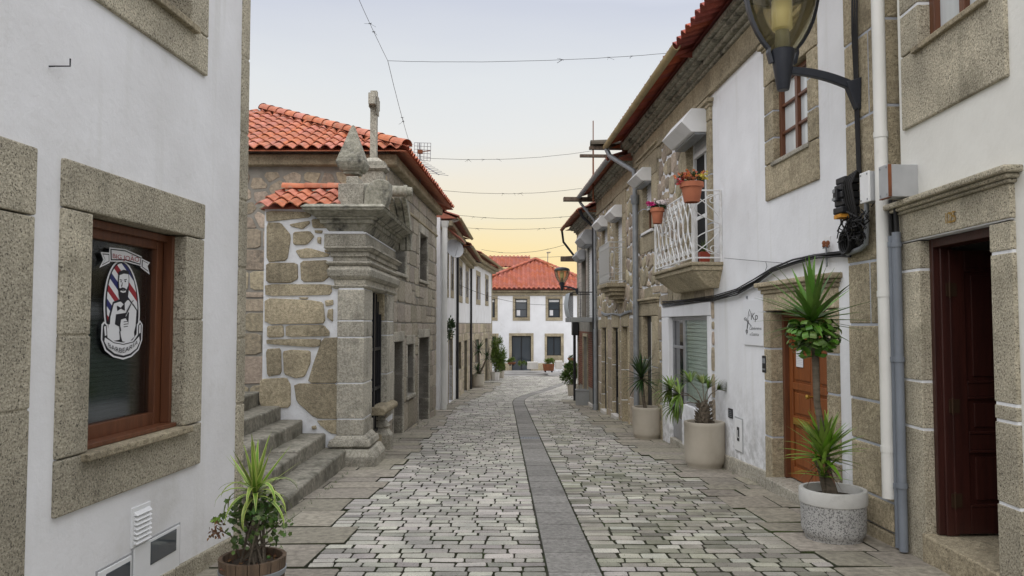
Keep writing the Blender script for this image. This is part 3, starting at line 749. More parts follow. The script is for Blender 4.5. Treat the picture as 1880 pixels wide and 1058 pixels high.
spoly(mb, [(268, 500), (278, 540), (300, 560), (325, 532), (333, 470), (336, 400), (334, 345), (300, 336), (268, 350), (262, 420)], 6, Bk)
spoly(mb, [(272, 372), (300, 362), (329, 366), (332, 400), (328, 440), (318, 462), (300, 470), (284, 466), (270, 452), (268, 410)], 7, Wt)
spoly(mb, [(276, 468), (296, 476), (314, 470), (312, 482), (294, 486), (278, 480)], 7, Wt)
spoly(mb, [(272, 398), (288, 402), (288, 407), (272, 403)], 8, Bk); spoly(mb, [(300, 400), (318, 396), (318, 401), (300, 406)], 8, Bk)
spoly(mb, ell(281, 414, 4, 5, 10), 8, Bk); spoly(mb, ell(308, 412, 5, 5, 10), 8, Bk)
spoly(mb, [(288, 418), (291, 418), (288, 445), (282, 447), (281, 443)], 8, Bk)
spoly(mb, [(272, 458), (288, 450), (308, 456), (318, 472), (292, 466), (274, 474)], 8, Bk)
# lower ribbon
spoly(mb, [(150, 690), (165, 672), (190, 690), (196, 770), (230, 798), (290, 808), (350, 793), (378, 752), (380, 690), (400, 664), (417, 690), (414, 790), (392, 855), (345, 900), (290, 918), (225, 902), (172, 860), (146, 790)], 11, Wt)
spoly(mb, [(158, 700), (167, 684), (182, 696), (188, 775), (228, 806), (290, 817), (355, 801), (386, 757), (388, 696), (400, 676), (410, 695), (407, 788), (386, 848), (340, 890), (290, 906), (230, 892), (180, 853), (154, 788)], 12, Bk)
spoly(mb, [(170, 775), (228, 812), (290, 823), (358, 806), (392, 768), (396, 800), (376, 845), (335, 878), (290, 892), (232, 878), (188, 842), (166, 800)], 13, Wt)
for q in ([(164, 705), (176, 700), (180, 760), (170, 765)], [(393, 695), (403, 690), (402, 745), (392, 750)]): spoly(mb, q, 13, Wt)
# upper ribbon
spoly(mb, [(198, 192), (300, 203), (410, 252), (405, 262), (462, 290), (446, 312), (460, 368), (400, 322), (402, 312), (300, 285), (200, 284), (200, 292), (132, 324), (158, 272), (140, 222), (196, 226)], 14, Wt)
spoly(mb, [(203, 200), (300, 211), (404, 258), (398, 305), (300, 276), (205, 276)], 15, Bk)
spoly(mb, [(209, 208), (300, 219), (398, 264), (393, 297), (300, 268), (211, 268)], 16, Wt)
for q in ([(150, 231), (195, 234), (196, 282), (146, 310), (168, 272)], [(408, 272), (450, 294), (438, 312), (450, 350), (406, 318)]):
    spoly(mb, q, 15, Bk); c = (mean([p[0] for p in q]), mean([p[1] for p in q])); spoly(mb, [(c[0]+(p[0]-c[0])*.8, c[1]+(p[1]-c[1])*.8) for p in q], 16, Wt)
def arc_text(s, fn, lay, mi):
    def g(x, y):
        X, Y = fn(x, y); a, b = ST(X, Y); return F1.P(a, b, SW+lay*.0012)
    text_on(mb, s, g, mi)
arc_text('BIG JOÃO', lambda x, y: (215+x*172, 260+26*x+2*math.sin(x*3.14)-y*(30+2*x)), 18, Rd)
arc_text('BARBEARIA', lambda x, y: (186+x*194+(y-.5)*(x-.5)*18, 838-22*x+46*math.sin(3.14*x)-y*33), 18, Bk)
obj('sticker', mb, [sticker_w, sticker_k, sticker_r, sticker_b], bw, recalc=False)

# =================================================================== stone steps
mb = MB(); zr = .195
for i in range(6):
    xe = -2.36-.33*i; y0, y1 = 6.42, 11.25
    g0, g1 = gz(8.5), gz(8.5)
    k = 5; cuts = [y0+(y1-y0)*j/k+(rnd.uniform(-.2, .2) if 0 < j < k else 0) for j in range(k+1)]
    for a, b in zip(cuts, cuts[1:]):
        def xx(y): return xe-.030*(y-11.1)+rnd.uniform(-.012, .012)
        zt = gz(9.6)+zr*(i+1)+rnd.uniform(-.008, .008)
        xa, xb = xx(a), xx(b); xi = -5.2
        mb.hexa([(xi, a+.004, -1.2), (xa, a+.004, -1.2), (xb, b-.004, -1.2), (xi, b-.004, -1.2)],
                [(xi, a+.004, zt), (xa, a+.004, zt+rnd.uniform(-.01, .01)), (xb, b-.004, zt+rnd.uniform(-.01, .01)), (xi, b-.004, zt)])
st = obj('stone_steps', mb, step_m, bevel=.028, seg=3); tag(st, 'worn granite steps rising from the street to the left beside the chapel', 'steps')

# =================================================================== chapel
CX0, CX1, CY0, CY1 = -3.62, -2.17, 11.10, 13.85          # body in plan; front faces the street (+x)
FS = Fac(CX0, CY0, CX1, CY0)                             # side wall towards the camera
FF = Fac(CX1, CY0, CX1, CY1)                             # front towards the street
TC = empty('chapel', (CX1, (CY0+CY1)/2, gz(12)), 'small granite chapel with white painted joints, stone cross and pointed iron door', 'chapel')
gC = gz(CY0); ze = FS.z(545, 383); SLn = FS.len
dq = (.62, 2.0, gz(13)-.1, FF.z(690, 530, -.2))          # pointed doorway on the front
mb = MB()
mb.quad(FS.P(0, -1.2), FS.P(SLn, -1.2), FS.P(SLn, ze+.02), FS.P(0, ze+.02), 0)
mb.box(CX0, CX1-.45, CY0+.02, CY1, -1.2, ze-.02)
def sp(*pts): return [FS.uz(x, y) for x, y in pts]
tr = [[(491.4, 388), (568.5, 390), (568.5, 399), (523.5, 404), (492, 407)], [(533, 412), (567, 406), (568.5, 410.6), (555.7, 421), (535, 415.5)],
 [(573, 403), (604, 401.6), (604.5, 418.6), (575, 418.6)], [(491.4, 410.6), (515.5, 411), (531.6, 430), (533, 439.5), (526.7, 476.5), (491.4, 479)],
 [(539.6, 426.7), (568.5, 425), (576.5, 434.7), (563.7, 449), (539.6, 449)], [(544.4, 460.4), (567, 455.6), (605.5, 466.8), (600.6, 471.6), (552.5, 474)],
 [(491, 483.8), (545, 483.8), (546, 511.6), (533, 518.7), (491, 518.7)], [(553, 480.6), (602.7, 479), (603.5, 507.6), (592.8, 516.7), (555, 516.7)],
 [(491.6, 522.7), (604.7, 522.7), (606.7, 535.4), (602.7, 541.3), (492.4, 543)], [(491, 549), (567, 552), (591, 556), (594.8, 587), (591, 593), (491, 594)],
 [(596.7, 552), (611.4, 550.5), (612, 560), (598.7, 562.4)], [(602.7, 569), (611.4, 567), (611.4, 591), (600.7, 583)],
 [(491.6, 599), (519.4, 597.7), (521.3, 618), (491.6, 619.5)], [(528, 598), (592.8, 597), (603.5, 608.8), (602.7, 616.7), (528, 618)],
 [(493.6, 623.5), (586.8, 622.7), (586, 634.6), (575, 637.4), (493.6, 631.4)], [(489.6, 642.5), (515.4, 640.6), (516.6, 686), (491.6, 690)],
 [(521.3, 646.5), (535, 643.7), (569, 645.3), (569, 666.3), (559, 690), (543, 693.3), (523.3, 686)], [(592.8, 623.5), (621, 622), (621, 701), (567, 700.5), (577, 666.3)],
 [(479.7, 698), (525.3, 695), (532.5, 708), (532.5, 741.7), (527.3, 747.7), (481.7, 745.7), (477.7, 733.8)],
 [(542.4, 706), (621, 706.8), (621, 767.5), (579, 766.3), (547, 737.8)], [(582.9, 772.7), (621, 771.5), (621, 797), (606.7, 795), (588.8, 781)],
 [(578, 423), (592.6, 423.5), (591, 429), (579, 428)], [(583, 435.7), (590, 435.7), (589.4, 448.5), (583, 446)], [(596, 458), (606, 460), (605, 464), (597, 463)],
 [(572, 783), (580, 781), (582, 787), (574, 789)], [(549, 546), (566, 546), (564, 549.5), (552, 549)]]
for p in tr:
    q = sp(*p)
    q = [(max(-.30, a), b) for a, b in q]
    stone(mb, FS, [(a+(a-mean([t[0] for t in q]))*.075, b+(b-mean([t[1] for t in q]))*.075) for a, b in q], .028, 1, .012, -1)
obj('wall', mb, [mortar_w, granite_b], TC, bevel=0)
# near pilaster + front wall (granite blocks with white joints)
zp = [FS.z(645, y) for y in (800, 769, 703.5, 619.5, 589, 531)]
PX0 = FS.u(620, 650)
mb = MB()
for a, b in zip(zp, zp[1:]):
    mb.box(FS.P(PX0, 0).x, CX1+.03, CY0-.05, CY0+.62, a+.009, b-.009)
mb.box(FS.P(PX0, 0).x+.01, CX1+.02, CY0-.04, CY0+.61, zp[0], zp[-1]+.02, 1)
obj('pilaster', mb, [granite_g, mortar_w], TC, bevel=.012)
mb = MB()
for a, b in zip(zp, zp[1:]):
    mb.box(CX1-.4, CX1+.03, 13.12, CY1, a+.009, b-.009)
mb.box(CX1-.39, CX1+.02, 13.13, CY1-.01, zp[0]-.1, zp[-1]+.02, 1)
obj('pilaster', mb, [granite_g, mortar_w], TC, bevel=.012)
# stacked mouldings: (z0, z1, expand0, expand1) round the pilaster head / whole front
def stack(mb, rows, x0, x1, y0, y1, mi=0):
    for z0, z1, e0, e1 in rows:
        mb.hexa([(x0-e0, y0-e0, z0), (x1+e0, y0-e0, z0), (x1+e0, y1+e0*.2, z0), (x0-e0, y1+e0*.2, z0)],
                [(x0-e1, y0-e1, z1), (x1+e1, y0-e1, z1), (x1+e1, y1+e1*.2, z1), (x0-e1, y1+e1*.2, z1)], mi)
zs = lambda y: FS.z(640, y)
mb = MB()
xa = FS.P(FS.u(622, 500), 0).x
stack(mb, [(zs(531)+.002, zs(527), .05, .10), (zs(527), zs(524), .10, .10), (zs(524), zs(513), .06, .07), (zs(513), zs(508), .09, .14), (zs(508), zs(497), .14, .155), (zs(497), zs(488), .155, .11),
           (zs(488), zs(485), .13, .16), (zs(485), zs(481), .16, .16), (zs(481), zs(472), .08, .08), (zs(472), zs(463), .11, .11), (zs(463), zs(458), .14, .17), (zs(458), zs(454), .19, .19)], xa, CX1-.02, CY0+.04, CY1)
obj('architrave', mb, granite_g, TC, bevel=.010)
mb = MB(); stack(mb, [(zs(454)+.002, zs(430), .06, .06)], FS.P(FS.u(603, 440), 0).x, CX1-.02, CY0+.04, CY1)
stack(mb, [(zs(430), zs(427), .07, .07)], FS.P(FS.u(603, 440), 0).x, CX1-.02, CY0+.04, CY1, 1)
obj('frieze', mb, [granite_g, mortar_w], TC, bevel=.008)
mb = MB(); xc = FS.P(FS.u(611, 400), 0).x
stack(mb, [(zs(427)+.002, zs(412), .05, .13), (zs(412), zs(404), .16, .17), (zs(404), zs(400), .20, .22), (zs(400), zs(392), .24, .34), (zs(392), zs(386), .36, .38), (zs(386), zs(380), .40, .34)], xc, CX1-.02, CY0+.06, CY1)
obj('cornice', mb, lichen, TC, bevel=.014)
# pediment blocks: near scroll, hollow back, far scroll
mb = MB(); zc = zs(380)-.01
bx0, bx1 = FS.P(FS.u(621, 360), 0).x, FS.P(FS.u(668, 360), 0).x
mb.box(bx0, bx1, CY0-.02, CY0+.55, zc, zs(337)); mb.box(bx0+.10, bx1-.10, CY0+.06, CY0+.47, zs(337), zs(322))
obj('pedestal', mb, granite_g, TC, bevel=.012)
def scroll(mb, x0, x1, pts):
    mb.prism([(x0, a, b) for a, b in pts], [(x1, a, b) for a, b in pts])
mb = MB(); zt = zs(332)
n = 10; outl = [(CY0+.02, zc)]+[(CY0+.20-.18*math.cos(a*math.pi/n), zt-.15+.15*math.sin(a*math.pi/n)) for a in range(n+1)]
cur = [(CY0+.40+.95*t, zt-.16-(zt-.16-zc-.10)*(1-(1-t)**2.2)) for t in [k/8 for k in range(9)]]
scroll(mb, CX1-.10, CX1+.16, outl+cur+[(CY0+1.35, zc)])
sx = [at(x, y, CY0) for x, y in ((669, 379), (671, 356), (676, 342), (684, 334), (695, 330), (708, 331), (716, 336), (717, 350), (713, 368), (708, 380))]
mb.prism([(v.x, CY0-.06, v.z) for v in sx], [(v.x, CY0+.22, v.z) for v in sx])
obj('pediment', mb, lichen, TC, bevel=.016)
mb = MB(); n = 8
for k, (w0, w1) in enumerate(((.02, .12), (.14, .24), (.26, .34))):
    A = [(CX1+w0, CY1-.10-.75*(t**2), zs(430)+.02+(zt+.05-zs(430))*(t**.75)) for t in [i/n for i in range(n+1)]]
    B = [(CX1+w0, CY1+.12-.62*(t**2), zs(430)+.02+(zt+.05-zs(430))*(t**.75)) for t in [i/n for i in range(n+1)]]
    ring = A+B[::-1]; mb.prism(ring, [(CX1+w1, y_, z_) for _, y_, z_ in ring])
obj('pediment', mb, lichen, TC, bevel=.010)
# cross with its pedestal and the pyramid pinnacle
cy = 12.35; cxx = at(686, 300, cy).x; zq = lambda y: at(686, y, cy).z
mb = MB()
stack(mb, [(zc, zq(318), .17, .17), (zq(318), zq(315), .19, .22), (zq(315), zq(309), .23, .23)], cxx-.0, cxx+.02, cy-.02, cy+.02)
stack(mb, [(zq(309), zq(301), .20, .19), (zq(301), zq(292), .17, .07)], cxx, cxx+.02, cy-.02, cy+.02)
s = .054
mb.box(cxx-s, cxx+s, cy-s, cy+s, zq(294), zq(168))
zar = zq(188)
for sg in (-1, 1):
    mb.hexa([(cxx-s*.9, cy+sg*s, zar-.07), (cxx+s*.9, cy+sg*s, zar-.07), (cxx+s*.9, cy+sg*s, zar+.07), (cxx-s*.9, cy+sg*s, zar+.07)],
            [(cxx-s, cy+sg*.24, zar-.09), (cxx+s, cy+sg*.24, zar-.09), (cxx+s, cy+sg*.24, zar+.09), (cxx-s, cy+sg*.24, zar+.09)])
mb.box(cxx-s*1.25, cxx-s, cy-.13, cy+.13, zar-.11, zar+.13); mb.box(cxx+s, cxx+s*1.2, cy-.11, cy+.11, zar-.22, zar+.10)
obj('cross', mb, granite_g, TC, bevel=.02, seg=3)
mb = MB(); py_ = CY0+.26; pc = at(648, 300, py_).x; zk = lambda y: at(648, y, py_).z; px_ = 53/1400*py_/2
def fr(z0, z1, r0, r1): mb.hexa([(pc-r0, py_-r0, z0), (pc+r0, py_-r0, z0), (pc+r0, py_+r0, z0), (pc-r0, py_+r0, z0)], [(pc-r1, py_-r1, z1), (pc+r1, py_-r1, z1), (pc+r1, py_+r1, z1), (pc-r1, py_+r1, z1)])
fr(zk(322), zk(317), px_*.55, px_*.60); fr(zk(317), zk(312), px_*.70, px_*.86); fr(zk(312), zk(302), px_*.86, px_); fr(zk(302), zk(294), px_, px_*.90); fr(zk(294), zk(233), px_*.90, px_*.12); fr(zk(233), zk(230), px_*.12, px_*.04)
obj('pinnacle', mb, lichen, TC, bevel=.02, seg=3)
sy = 13.55; pA = at(722, 351, sy); pB = at(757, 352, sy)
mb = MB(); mb.tube([pA+Vector((-.3, 0, .02)), pA, (pA+pB)/2, pB], [.09, .10, .095, .075], 10); mb.tube([(pA+pB)/2+Vector((.02, 0, -.0)), (pA+pB)/2+Vector((.08, 0, 0))], .115, 10)
obj('waterspout', mb, lichen, TC, smooth=50)
# base mouldings of both pilasters
mb = MB(); zb = lambda y: FS.z(640, y)
gB = gz(CY0)-.2
rows = [(gB, zb(836), .24, .24), (zb(836), zb(822), .24, .17), (zb(822), zb(818), .10, .10), (zb(818), zb(806), .15, .13), (zb(806), zb(799), .10, .05)]
stack(mb, rows, FS.P(PX0, 0).x+.05, CX1+.0, CY0-.02, CY0+.60)
obj('base', mb, granite_g, TC, bevel=.016)
# doorway: back wall, pointed arch, iron leaves
mb = MB(); F = FF; a0, a1 = .64, 2.0; zsill = gz(12.5)+.25; zap = dq[3]; zsp = zap-.55
mb.fb(F, .60, 2.04, zsill-1.4, zsill, -.4, .0); obj('door_sill', mb, granite_b, TC); mb = MB()
k = 9; L_ = []; R_ = []
for i in range(k+1):
    t = i/k; L_.append((a0+(a1-a0)/2*(1-math.cos(t*math.pi/2)), zsp+(zap-zsp)*math.sin(t*math.pi/2)**1.0)); R_.append((a1-(a1-a0)/2*(1-math.cos(t*math.pi/2)), L_[-1][1]))
zt2 = zs(531)+.02
for A, B in zip(L_, L_[1:]): mb.fpoly(F, [A, B, (B[0], zt2), (A[0], zt2)], -.4, -.02)
obj('arch_stone', mb, granite_b, TC); mb = MB()
for A, B in zip(R_, R_[1:]): mb.fpoly(F, [B, A, (A[0], zt2), (B[0], zt2)], -.4, -.02)
obj('arch_stone', mb, granite_b, TC)
mb = MB(); mb.fb(F, a0-.05, a1+.05, zsill, zt2, -.18, -.14, 1); mb.fb(F, a0, a0+.05, zsill, zsp+.1, -.13, -.07); mb.fb(F, a1-.05, a1, zsill, zsp+.1, -.13, -.07)
mid = (a0+a1)/2
mb.fb(F, mid-.04, mid+.04, zsill, zap-.05, -.13, -.06)
for i in range(1, 8):
    u_ = a0+(a1-a0)*i/8; zt_ = zsp+(zap-zsp)*math.sqrt(max(0, 1-(abs(u_-mid)/(mid-a0))**1.6))-.02
    mb.tube([F.P(u_, zsill+.05, -.10), F.P(u_, zt_, -.10)], .013, 6)
for z_ in (zsill+.06, zsill+.75, zsill+1.4): mb.fb(F, a0, a1, z_, z_+.05, -.125, -.075)
obj('door', mb, [black_m, dark], TC)
# tiled lean-to roof
mb = MB(); rx0, rx1 = at(470, 375, CY0-.15).x, at(622, 375, CY0-.15).x
e0 = Vector((rx0, CY0-.16, at(545, 379, CY0-.16).z)); ry = CY0+.75; zrg = at(570, 350, ry).z
sv = Vector((0, ry-e0.y, zrg-e0.z)); Ls = sv.length; Lx = rx1-rx0; ins_ = at(522, 349, ry).x-rx0
tiles(mb, e0, (1, 0, 0), sv, Lx, Ls, lambda s_: (ins_*s_/Ls, Lx), tw=.215, tl=.30, amp=.04)
ridge(mb, (rx0+ins_, ry, zrg+.03), (rx1, ry, zrg+.03), .085, .40); 
mb.quad((rx0+.05, CY0-.1, e0.z-.03), (rx1, CY0-.1, e0.z-.03), (rx1, ry, zrg-.03), (rx0+ins_, ry, zrg-.03))
mb.quad((rx0+ins_, ry, zrg-.02), (rx1, ry, zrg-.02), (rx1, CY1, zrg-.35), (rx0+ins_, CY1, zrg-.35))
mb.add([(rx0+.05, CY0-.1, e0.z-.03), (rx0+ins_, ry, zrg-.02), (rx0+ins_, CY1, e0.z-.05), (rx0+.05, CY1, e0.z-.05)], [(0, 1, 2, 3)])
obj('roof', mb, tile_new, TC)

# stone bench beside the chapel door: rounded seat slab on a baluster foot
bp0 = gp(718, 824); by = bp0.y; TB = empty('stone_bench', (bp0.x-.15, by, gz(by)), 'rounded granite seat slab on a moulded stone foot beside the chapel door', 'bench')
bx = at(700, 800, by).x; zB = lambda y: at(700, y, by).z
mb = MB(); n = 8; x0, x1 = at(677, 745, by).x-.05, at(712, 745, by).x
prof = [(-.13, -.05), (-.16, 0), (-.15, .05), (-.08, .085), (.08, .085), (.15, .05), (.16, 0), (.13, -.05)]
zc_ = zB(749)
mb.prism([(x0, by-.75+a*0, 0) for a, b in prof], [(x0, by, 0)]*8) if False else None
A = [(bx+.02+a, by-.72, zc_+b) for a, b in prof]; B = [(bx+.04+a, by+.55, zc_+b) for a, b in prof]; mb.prism(A, B)
obj('seat', mb, granite_b, TB, bevel=.02, seg=3)
mb = MB()
def st2(z0, z1, a, b): stack(mb, [(z0, z1, a, b)], bx-.04, bx-.02, by-.02, by+.02)
st2(gz(by)-.1, zB(796), .21, .21); st2(zB(796), zB(783), .21, .12); st2(zB(783), zB(779), .16, .17); st2(zB(779), zB(772), .15, .11); st2(zB(772), zB(765), .08, .12); st2(zB(765), zc_-.05, .08, .09)
obj('leg', mb, granite_g, TB, bevel=.012)
mb = MB(); mb.box(-2.35, -2.18, by-1.3, by-.95, gz(by)-.1, zc_-.05); obj('leg', mb, granite_g, TB, bevel=.012)

# =================================================================== stone house behind the chapel
F4 = Fac(-2.30, 14.1, -2.04, 20.5); F4c = Fac(-9.5, 14.1, -2.30, 14.1)
T4 = empty('stone_house', (-3, 17, gz(17)), 'old rubble stone house with a hipped orange tile roof behind the chapel', 'house')
ZE = 4.70
def hole4(x0, y0, x1, y1): return F4.rect(x0, y0, x1, y1)
h1 = (F4.u(723, 450), F4.u(743, 450), Z(F4, (724, 497), (743, 505)), F4.z(738, 407))
h2 = (F4.u(769, 470), F4.u(783, 470), Z(F4, (770, 513), (783, 518)), F4.z(770, 427))
d1 = (F4.u(721, 700), F4.u(738, 700), -1.0, Z(F4, (721, 630), (737, 626)))
d2 = (F4.u(746, 680), F4.u(758, 680), Z(F4, (746, 727), (757, 722)), Z(F4, (746, 634), (757, 631)))
d3 = (F4.u(767, 700), F4.u(786, 700), -1.2, Z(F4, (767, 621), (786, 619)))
H4 = [h1, h2, d1, d2, d3]
mb = MB(); wall(mb, F4, 0, F4.len, -1.6, ZE, H4, .35, 0)
for p in courses(.02, F4.len-.02, -1.3, ZE-.25, (.28, .62), (.35, .95), .022):
    q = avoid(p, [grow(h, .10) for h in H4])
    if q: stone(mb, F4, q, .016, 1, .014, -1)
FC4l = F4c.len
mb.fb(F4c, 0, FC4l, -1.6, ZE, -.3, 0, 0)
vis0 = F4c.u(440, 400)-2.4
for p in voro(vis0, FC4l-.02, zs(372), ZE-.32, .34, .24, .36, .055): stone(mb, F4c, p, .014, 2, .012, -1)
for p in courses(vis0, F4c.u(492, 500)+.3, -.8, zs(372), (.30, .55), (.5, 1.0), .03): stone(mb, F4c, p, .02, 2, .016, -1)
mb.box(-9.5, -2.75, 14.4, 20.3, -1.6, ZE-.05, 0); mb.box(-9.5, -2.36, 14.16, 20.4, ZE-.049, ZE+.14, 0)
obj('wall', mb, [mortar_g, rubble_g, rubble], T4)
for h in H4:
    mb = MB(); o = grow(h, .115); j = .02
    zb_ = h[2] if h[2] > -.8 else -1.0
    blocks(mb, F4, o[0], h[0], zsplit(zb_, h[3], 3), -.25, .03, .012); blocks(mb, F4, h[1], o[1], zsplit(zb_, h[3], 3), -.25, .03, .012)
    mb.fb(F4, o[0], o[1], h[3]+.003, h[3]+.20, -.25, .033)
    if h[2] > -.8: mb.fb(F4, o[0], o[1], h[2]-.07, h[2]-.003, -.25, .06)
    obj('stone_surround', mb, [granite_g, mortar_g], T4, bevel=.012)
for h in (h1, h2, d2):
    mb = MB(); mb.fb(F4, h[0]-.05, h[1]+.05, h[2]-.02, h[3]+.05, -.36, -.27); obj('window', mb, room if h is not h2 else wood_old, T4)
for h in (d1, d3):
    mb = MB(); mb.fb(F4, h[0]-.05, h[1]+.05, h[2], h[3]+.05, -.36, -.27)
    for k in range(4): u_ = h[0]+(h[1]-h[0])*k/4; mb.fb(F4, u_+.01, u_+(h[1]-h[0])/4-.01, h[2], h[3]+.04, -.28, -.255)
    obj('door', mb, wood_old, T4)
mb = MB()
mb.fb(F4c, 0, FC4l+.18, ZE-.22, ZE-.02, -.3, .18); mb.fb(F4, -.10, F4.len, ZE-.221, ZE-.021, -.3, .17)
mb.fb(F4, .2, F4.len, F4.z(760, 397)-.06, F4.z(760, 397), -.05, .05)
obj('cornice', mb, [granite_b], T4, bevel=.03)
mb = MB(); ov = .42; cnr = Vector((-2.30+ov-.02, 14.1-ov, ZE+.03)); pit = .46
ds = Vector((F4.d[0], F4.d[1], 0)); up_s = Vector((-F4.n[0], -F4.n[1], pit)).normalized(); up_c = Vector((0, 1, pit)).normalized()
run = 3.9; Sl = run*math.sqrt(1+pit*pit)
tiles(mb, cnr, ds, up_s, F4.len+.75, Sl, lambda s_: (s_/math.sqrt(1+pit*pit), F4.len+.75), tw=.235)
tiles(mb, cnr, (-1, 0, 0), up_c, 7.2, Sl, lambda s_: (s_/math.sqrt(1+pit*pit), 7.2), tw=.235)
hp = cnr+Vector((-run, run, run*pit)); ridge(mb, cnr+Vector((-.02, .02, .05)), hp+Vector((0, 0, .05)), .11, .42)
rg2 = hp+ds*2.6; ridge(mb, hp+Vector((0, 0, .05)), rg2+Vector((0, 0, .05)), .11)
rr_ = [cnr, cnr+ds*(F4.len+.75), hp+ds*(F4.len+.7-3.9), hp]
mb.quad(*[v-Vector((0, 0, .05)) for v in rr_]); rr_ = [cnr, cnr+Vector((-7.2, 0, 0)), hp+Vector((-3.3, 0, 0)), hp]; mb.quad(*[v-Vector((0, 0, .052)) for v in rr_])
e_ = cnr+ds*(F4.len+.75); mb.add([e_-Vector((0, 0, .05)), hp+ds*(F4.len+.7-3.9)-Vector((0, 0, .05)), e_+Vector((-7.5, 0, -.05))], [(0, 1, 2)])
mb.quad(hp-Vector((0, 0, .05)), hp+Vector((-3.3, 0, -.05)), Vector((-9.6, hp.y+4, ZE)), Vector((hp.x, hp.y+4, ZE)))
obj('roof', mb, tile_new, T4)

# =================================================================== left: white houses towards the square
F5 = Fac(-2.13, 22.3, -1.94, 35.0); F5b = Fac(-1.94, 35.0, -1.16, 43.7); Z5 = 4.45; Z5b = 4.80
ua, ub, uj, uc = F5.u(809, 600), F5.u(837, 600), F5.len, F5b.len
zst = 1.60
def win5(T, F, r, o=.11, sill=True):
    mb = MB(); blocks(mb, F, r[0]-o, r[0], zsplit(r[2], r[3], 2), -.2, .02, .012); blocks(mb, F, r[1], r[1]+o, zsplit(r[2], r[3], 2), -.2, .02, .012)
    mb.fb(F, r[0]-o-.01, r[1]+o+.01, r[3]+.002, r[3]+.24, -.2, .024)
    if sill: mb.fb(F, r[0]-o-.01, r[1]+o+.01, r[2]-.26, r[2]-.002, -.2, .024)
    obj('stone_surround', mb, [granite_b, granite_b], T, bevel=.01)
TA = empty('white_house', F5.P((ua+ub)/2, F5.gz(ua), 0), 'narrow white house with a fat grey downpipe beside the stone house', 'house')
TB5 = empty('white_house', F5.P((ub+uj)/2, F5.gz(30), 0), 'white house with bare stone ground floor between the two black downpipes on the left', 'house')
TB6 = empty('white_house', F5b.P(uc/2, F5b.gz(4), 0), 'white house with bare stone ground floor at the left corner of the square', 'house')
def R5(F, x0, x1, y0a, y0b, y1a, y1b): return (F.u(x0, (y0a+y1a)/2), F.u(x1, (y0a+y1a)/2), Z(F, (x0, y1a), (x1, y1b)), Z(F, (x0, y0a), (x1, y0b)))
wa = [R5(F5, 818, 822.5, 462, 465, 530, 532), R5(F5, 828, 832, 468, 471, 533, 534)]
wb = [R5(F5, 842.5, 848, 488, 491, 543, 544), R5(F5, 855, 859.5, 497, 499, 546, 546)]; wc = [R5(F5b, 874.5, 881, 506, 508, 550, 550), R5(F5b, 891, 896, 512, 514, 553, 553)]
gb = [R5(F5, 841, 846, 629, 628, 680, 678)]; gc_ = [R5(F5b, 871.5, 879, 624, 623, 668, 666)]
dB = [R5(F5, 851.5, 857, 626, 625, 718, 716)]; dC = [R5(F5b, 889, 895, 622, 621, 702, 701)]
dB = [(a, b, F5.gz(a)-.05, d) for a, b, c, d in dB]; dC = [(a, b, F5b.gz(a)-.05, d) for a, b, c, d in dC]
ad_ = [(F5.u(812, 680), F5.u(817, 680), F5.gz(ua)-.1, F5.z(815, 610)), (F5.u(823, 680), F5.u(830, 680), F5.gz(ua)-.1, F5.z(827, 622))]
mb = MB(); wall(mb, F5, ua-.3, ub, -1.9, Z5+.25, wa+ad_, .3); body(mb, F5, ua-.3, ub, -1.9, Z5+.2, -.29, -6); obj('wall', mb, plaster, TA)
for T, F, u0, u1, ze5, w5, g5, d5 in ((TB5, F5, ub+.002, uj, Z5, wb, gb, dB), (TB6, F5b, .01, uc, Z5b, wc, gc_, dC)):
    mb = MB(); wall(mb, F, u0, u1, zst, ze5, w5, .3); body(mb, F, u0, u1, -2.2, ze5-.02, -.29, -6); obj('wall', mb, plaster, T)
    mb = MB(); wall(mb, F, u0, u1, -2.2, zst-.001, g5+d5, .3, 0)
    for p in courses(u0+.03, u1, -1.9, zst-.03, (.25, .5), (.3, .8), .02):
        q = avoid(p, [grow(h, .14) for h in g5+d5])
        if q: stone(mb, F, q, .016, 1, .015, -1)
    obj('ground_floor_wall', mb, [mortar_g, rubble], T)
mb = MB(); mb.fb(F5b, uc-.16, uc+.02, -2, Z5b-.2, -.25, .03); obj('corner_stone', mb, granite_b, TB6, bevel=.01)
for T, F, ws in ((TA, F5, wa), (TB5, F5, wb+gb), (TB6, F5b, wc+gc_)):
    for r in ws:
        win5(T, F, r); mb = MB(); mb.fb(F, r[0]-.02, r[1]+.02, r[2]-.02, r[3]+.02, -.17, -.10); mb.fb(F, (r[0]+r[1])/2-.03, (r[0]+r[1])/2+.03, r[2], r[3], -.1, -.08); obj('window', mb, room if T is TA else wood_old, T)
for T, F, ws in ((TA, F5, ad_), (TB5, F5, dB), (TB6, F5b, dC)):
    for r in ws:
        win5(T, F, r, sill=False); mb = MB(); mb.fb(F, r[0]-.02, r[1]+.02, r[2]-.02, r[3]+.02, -.19, -.12); obj('door', mb, wood_old if T is TA else granite_b, T)
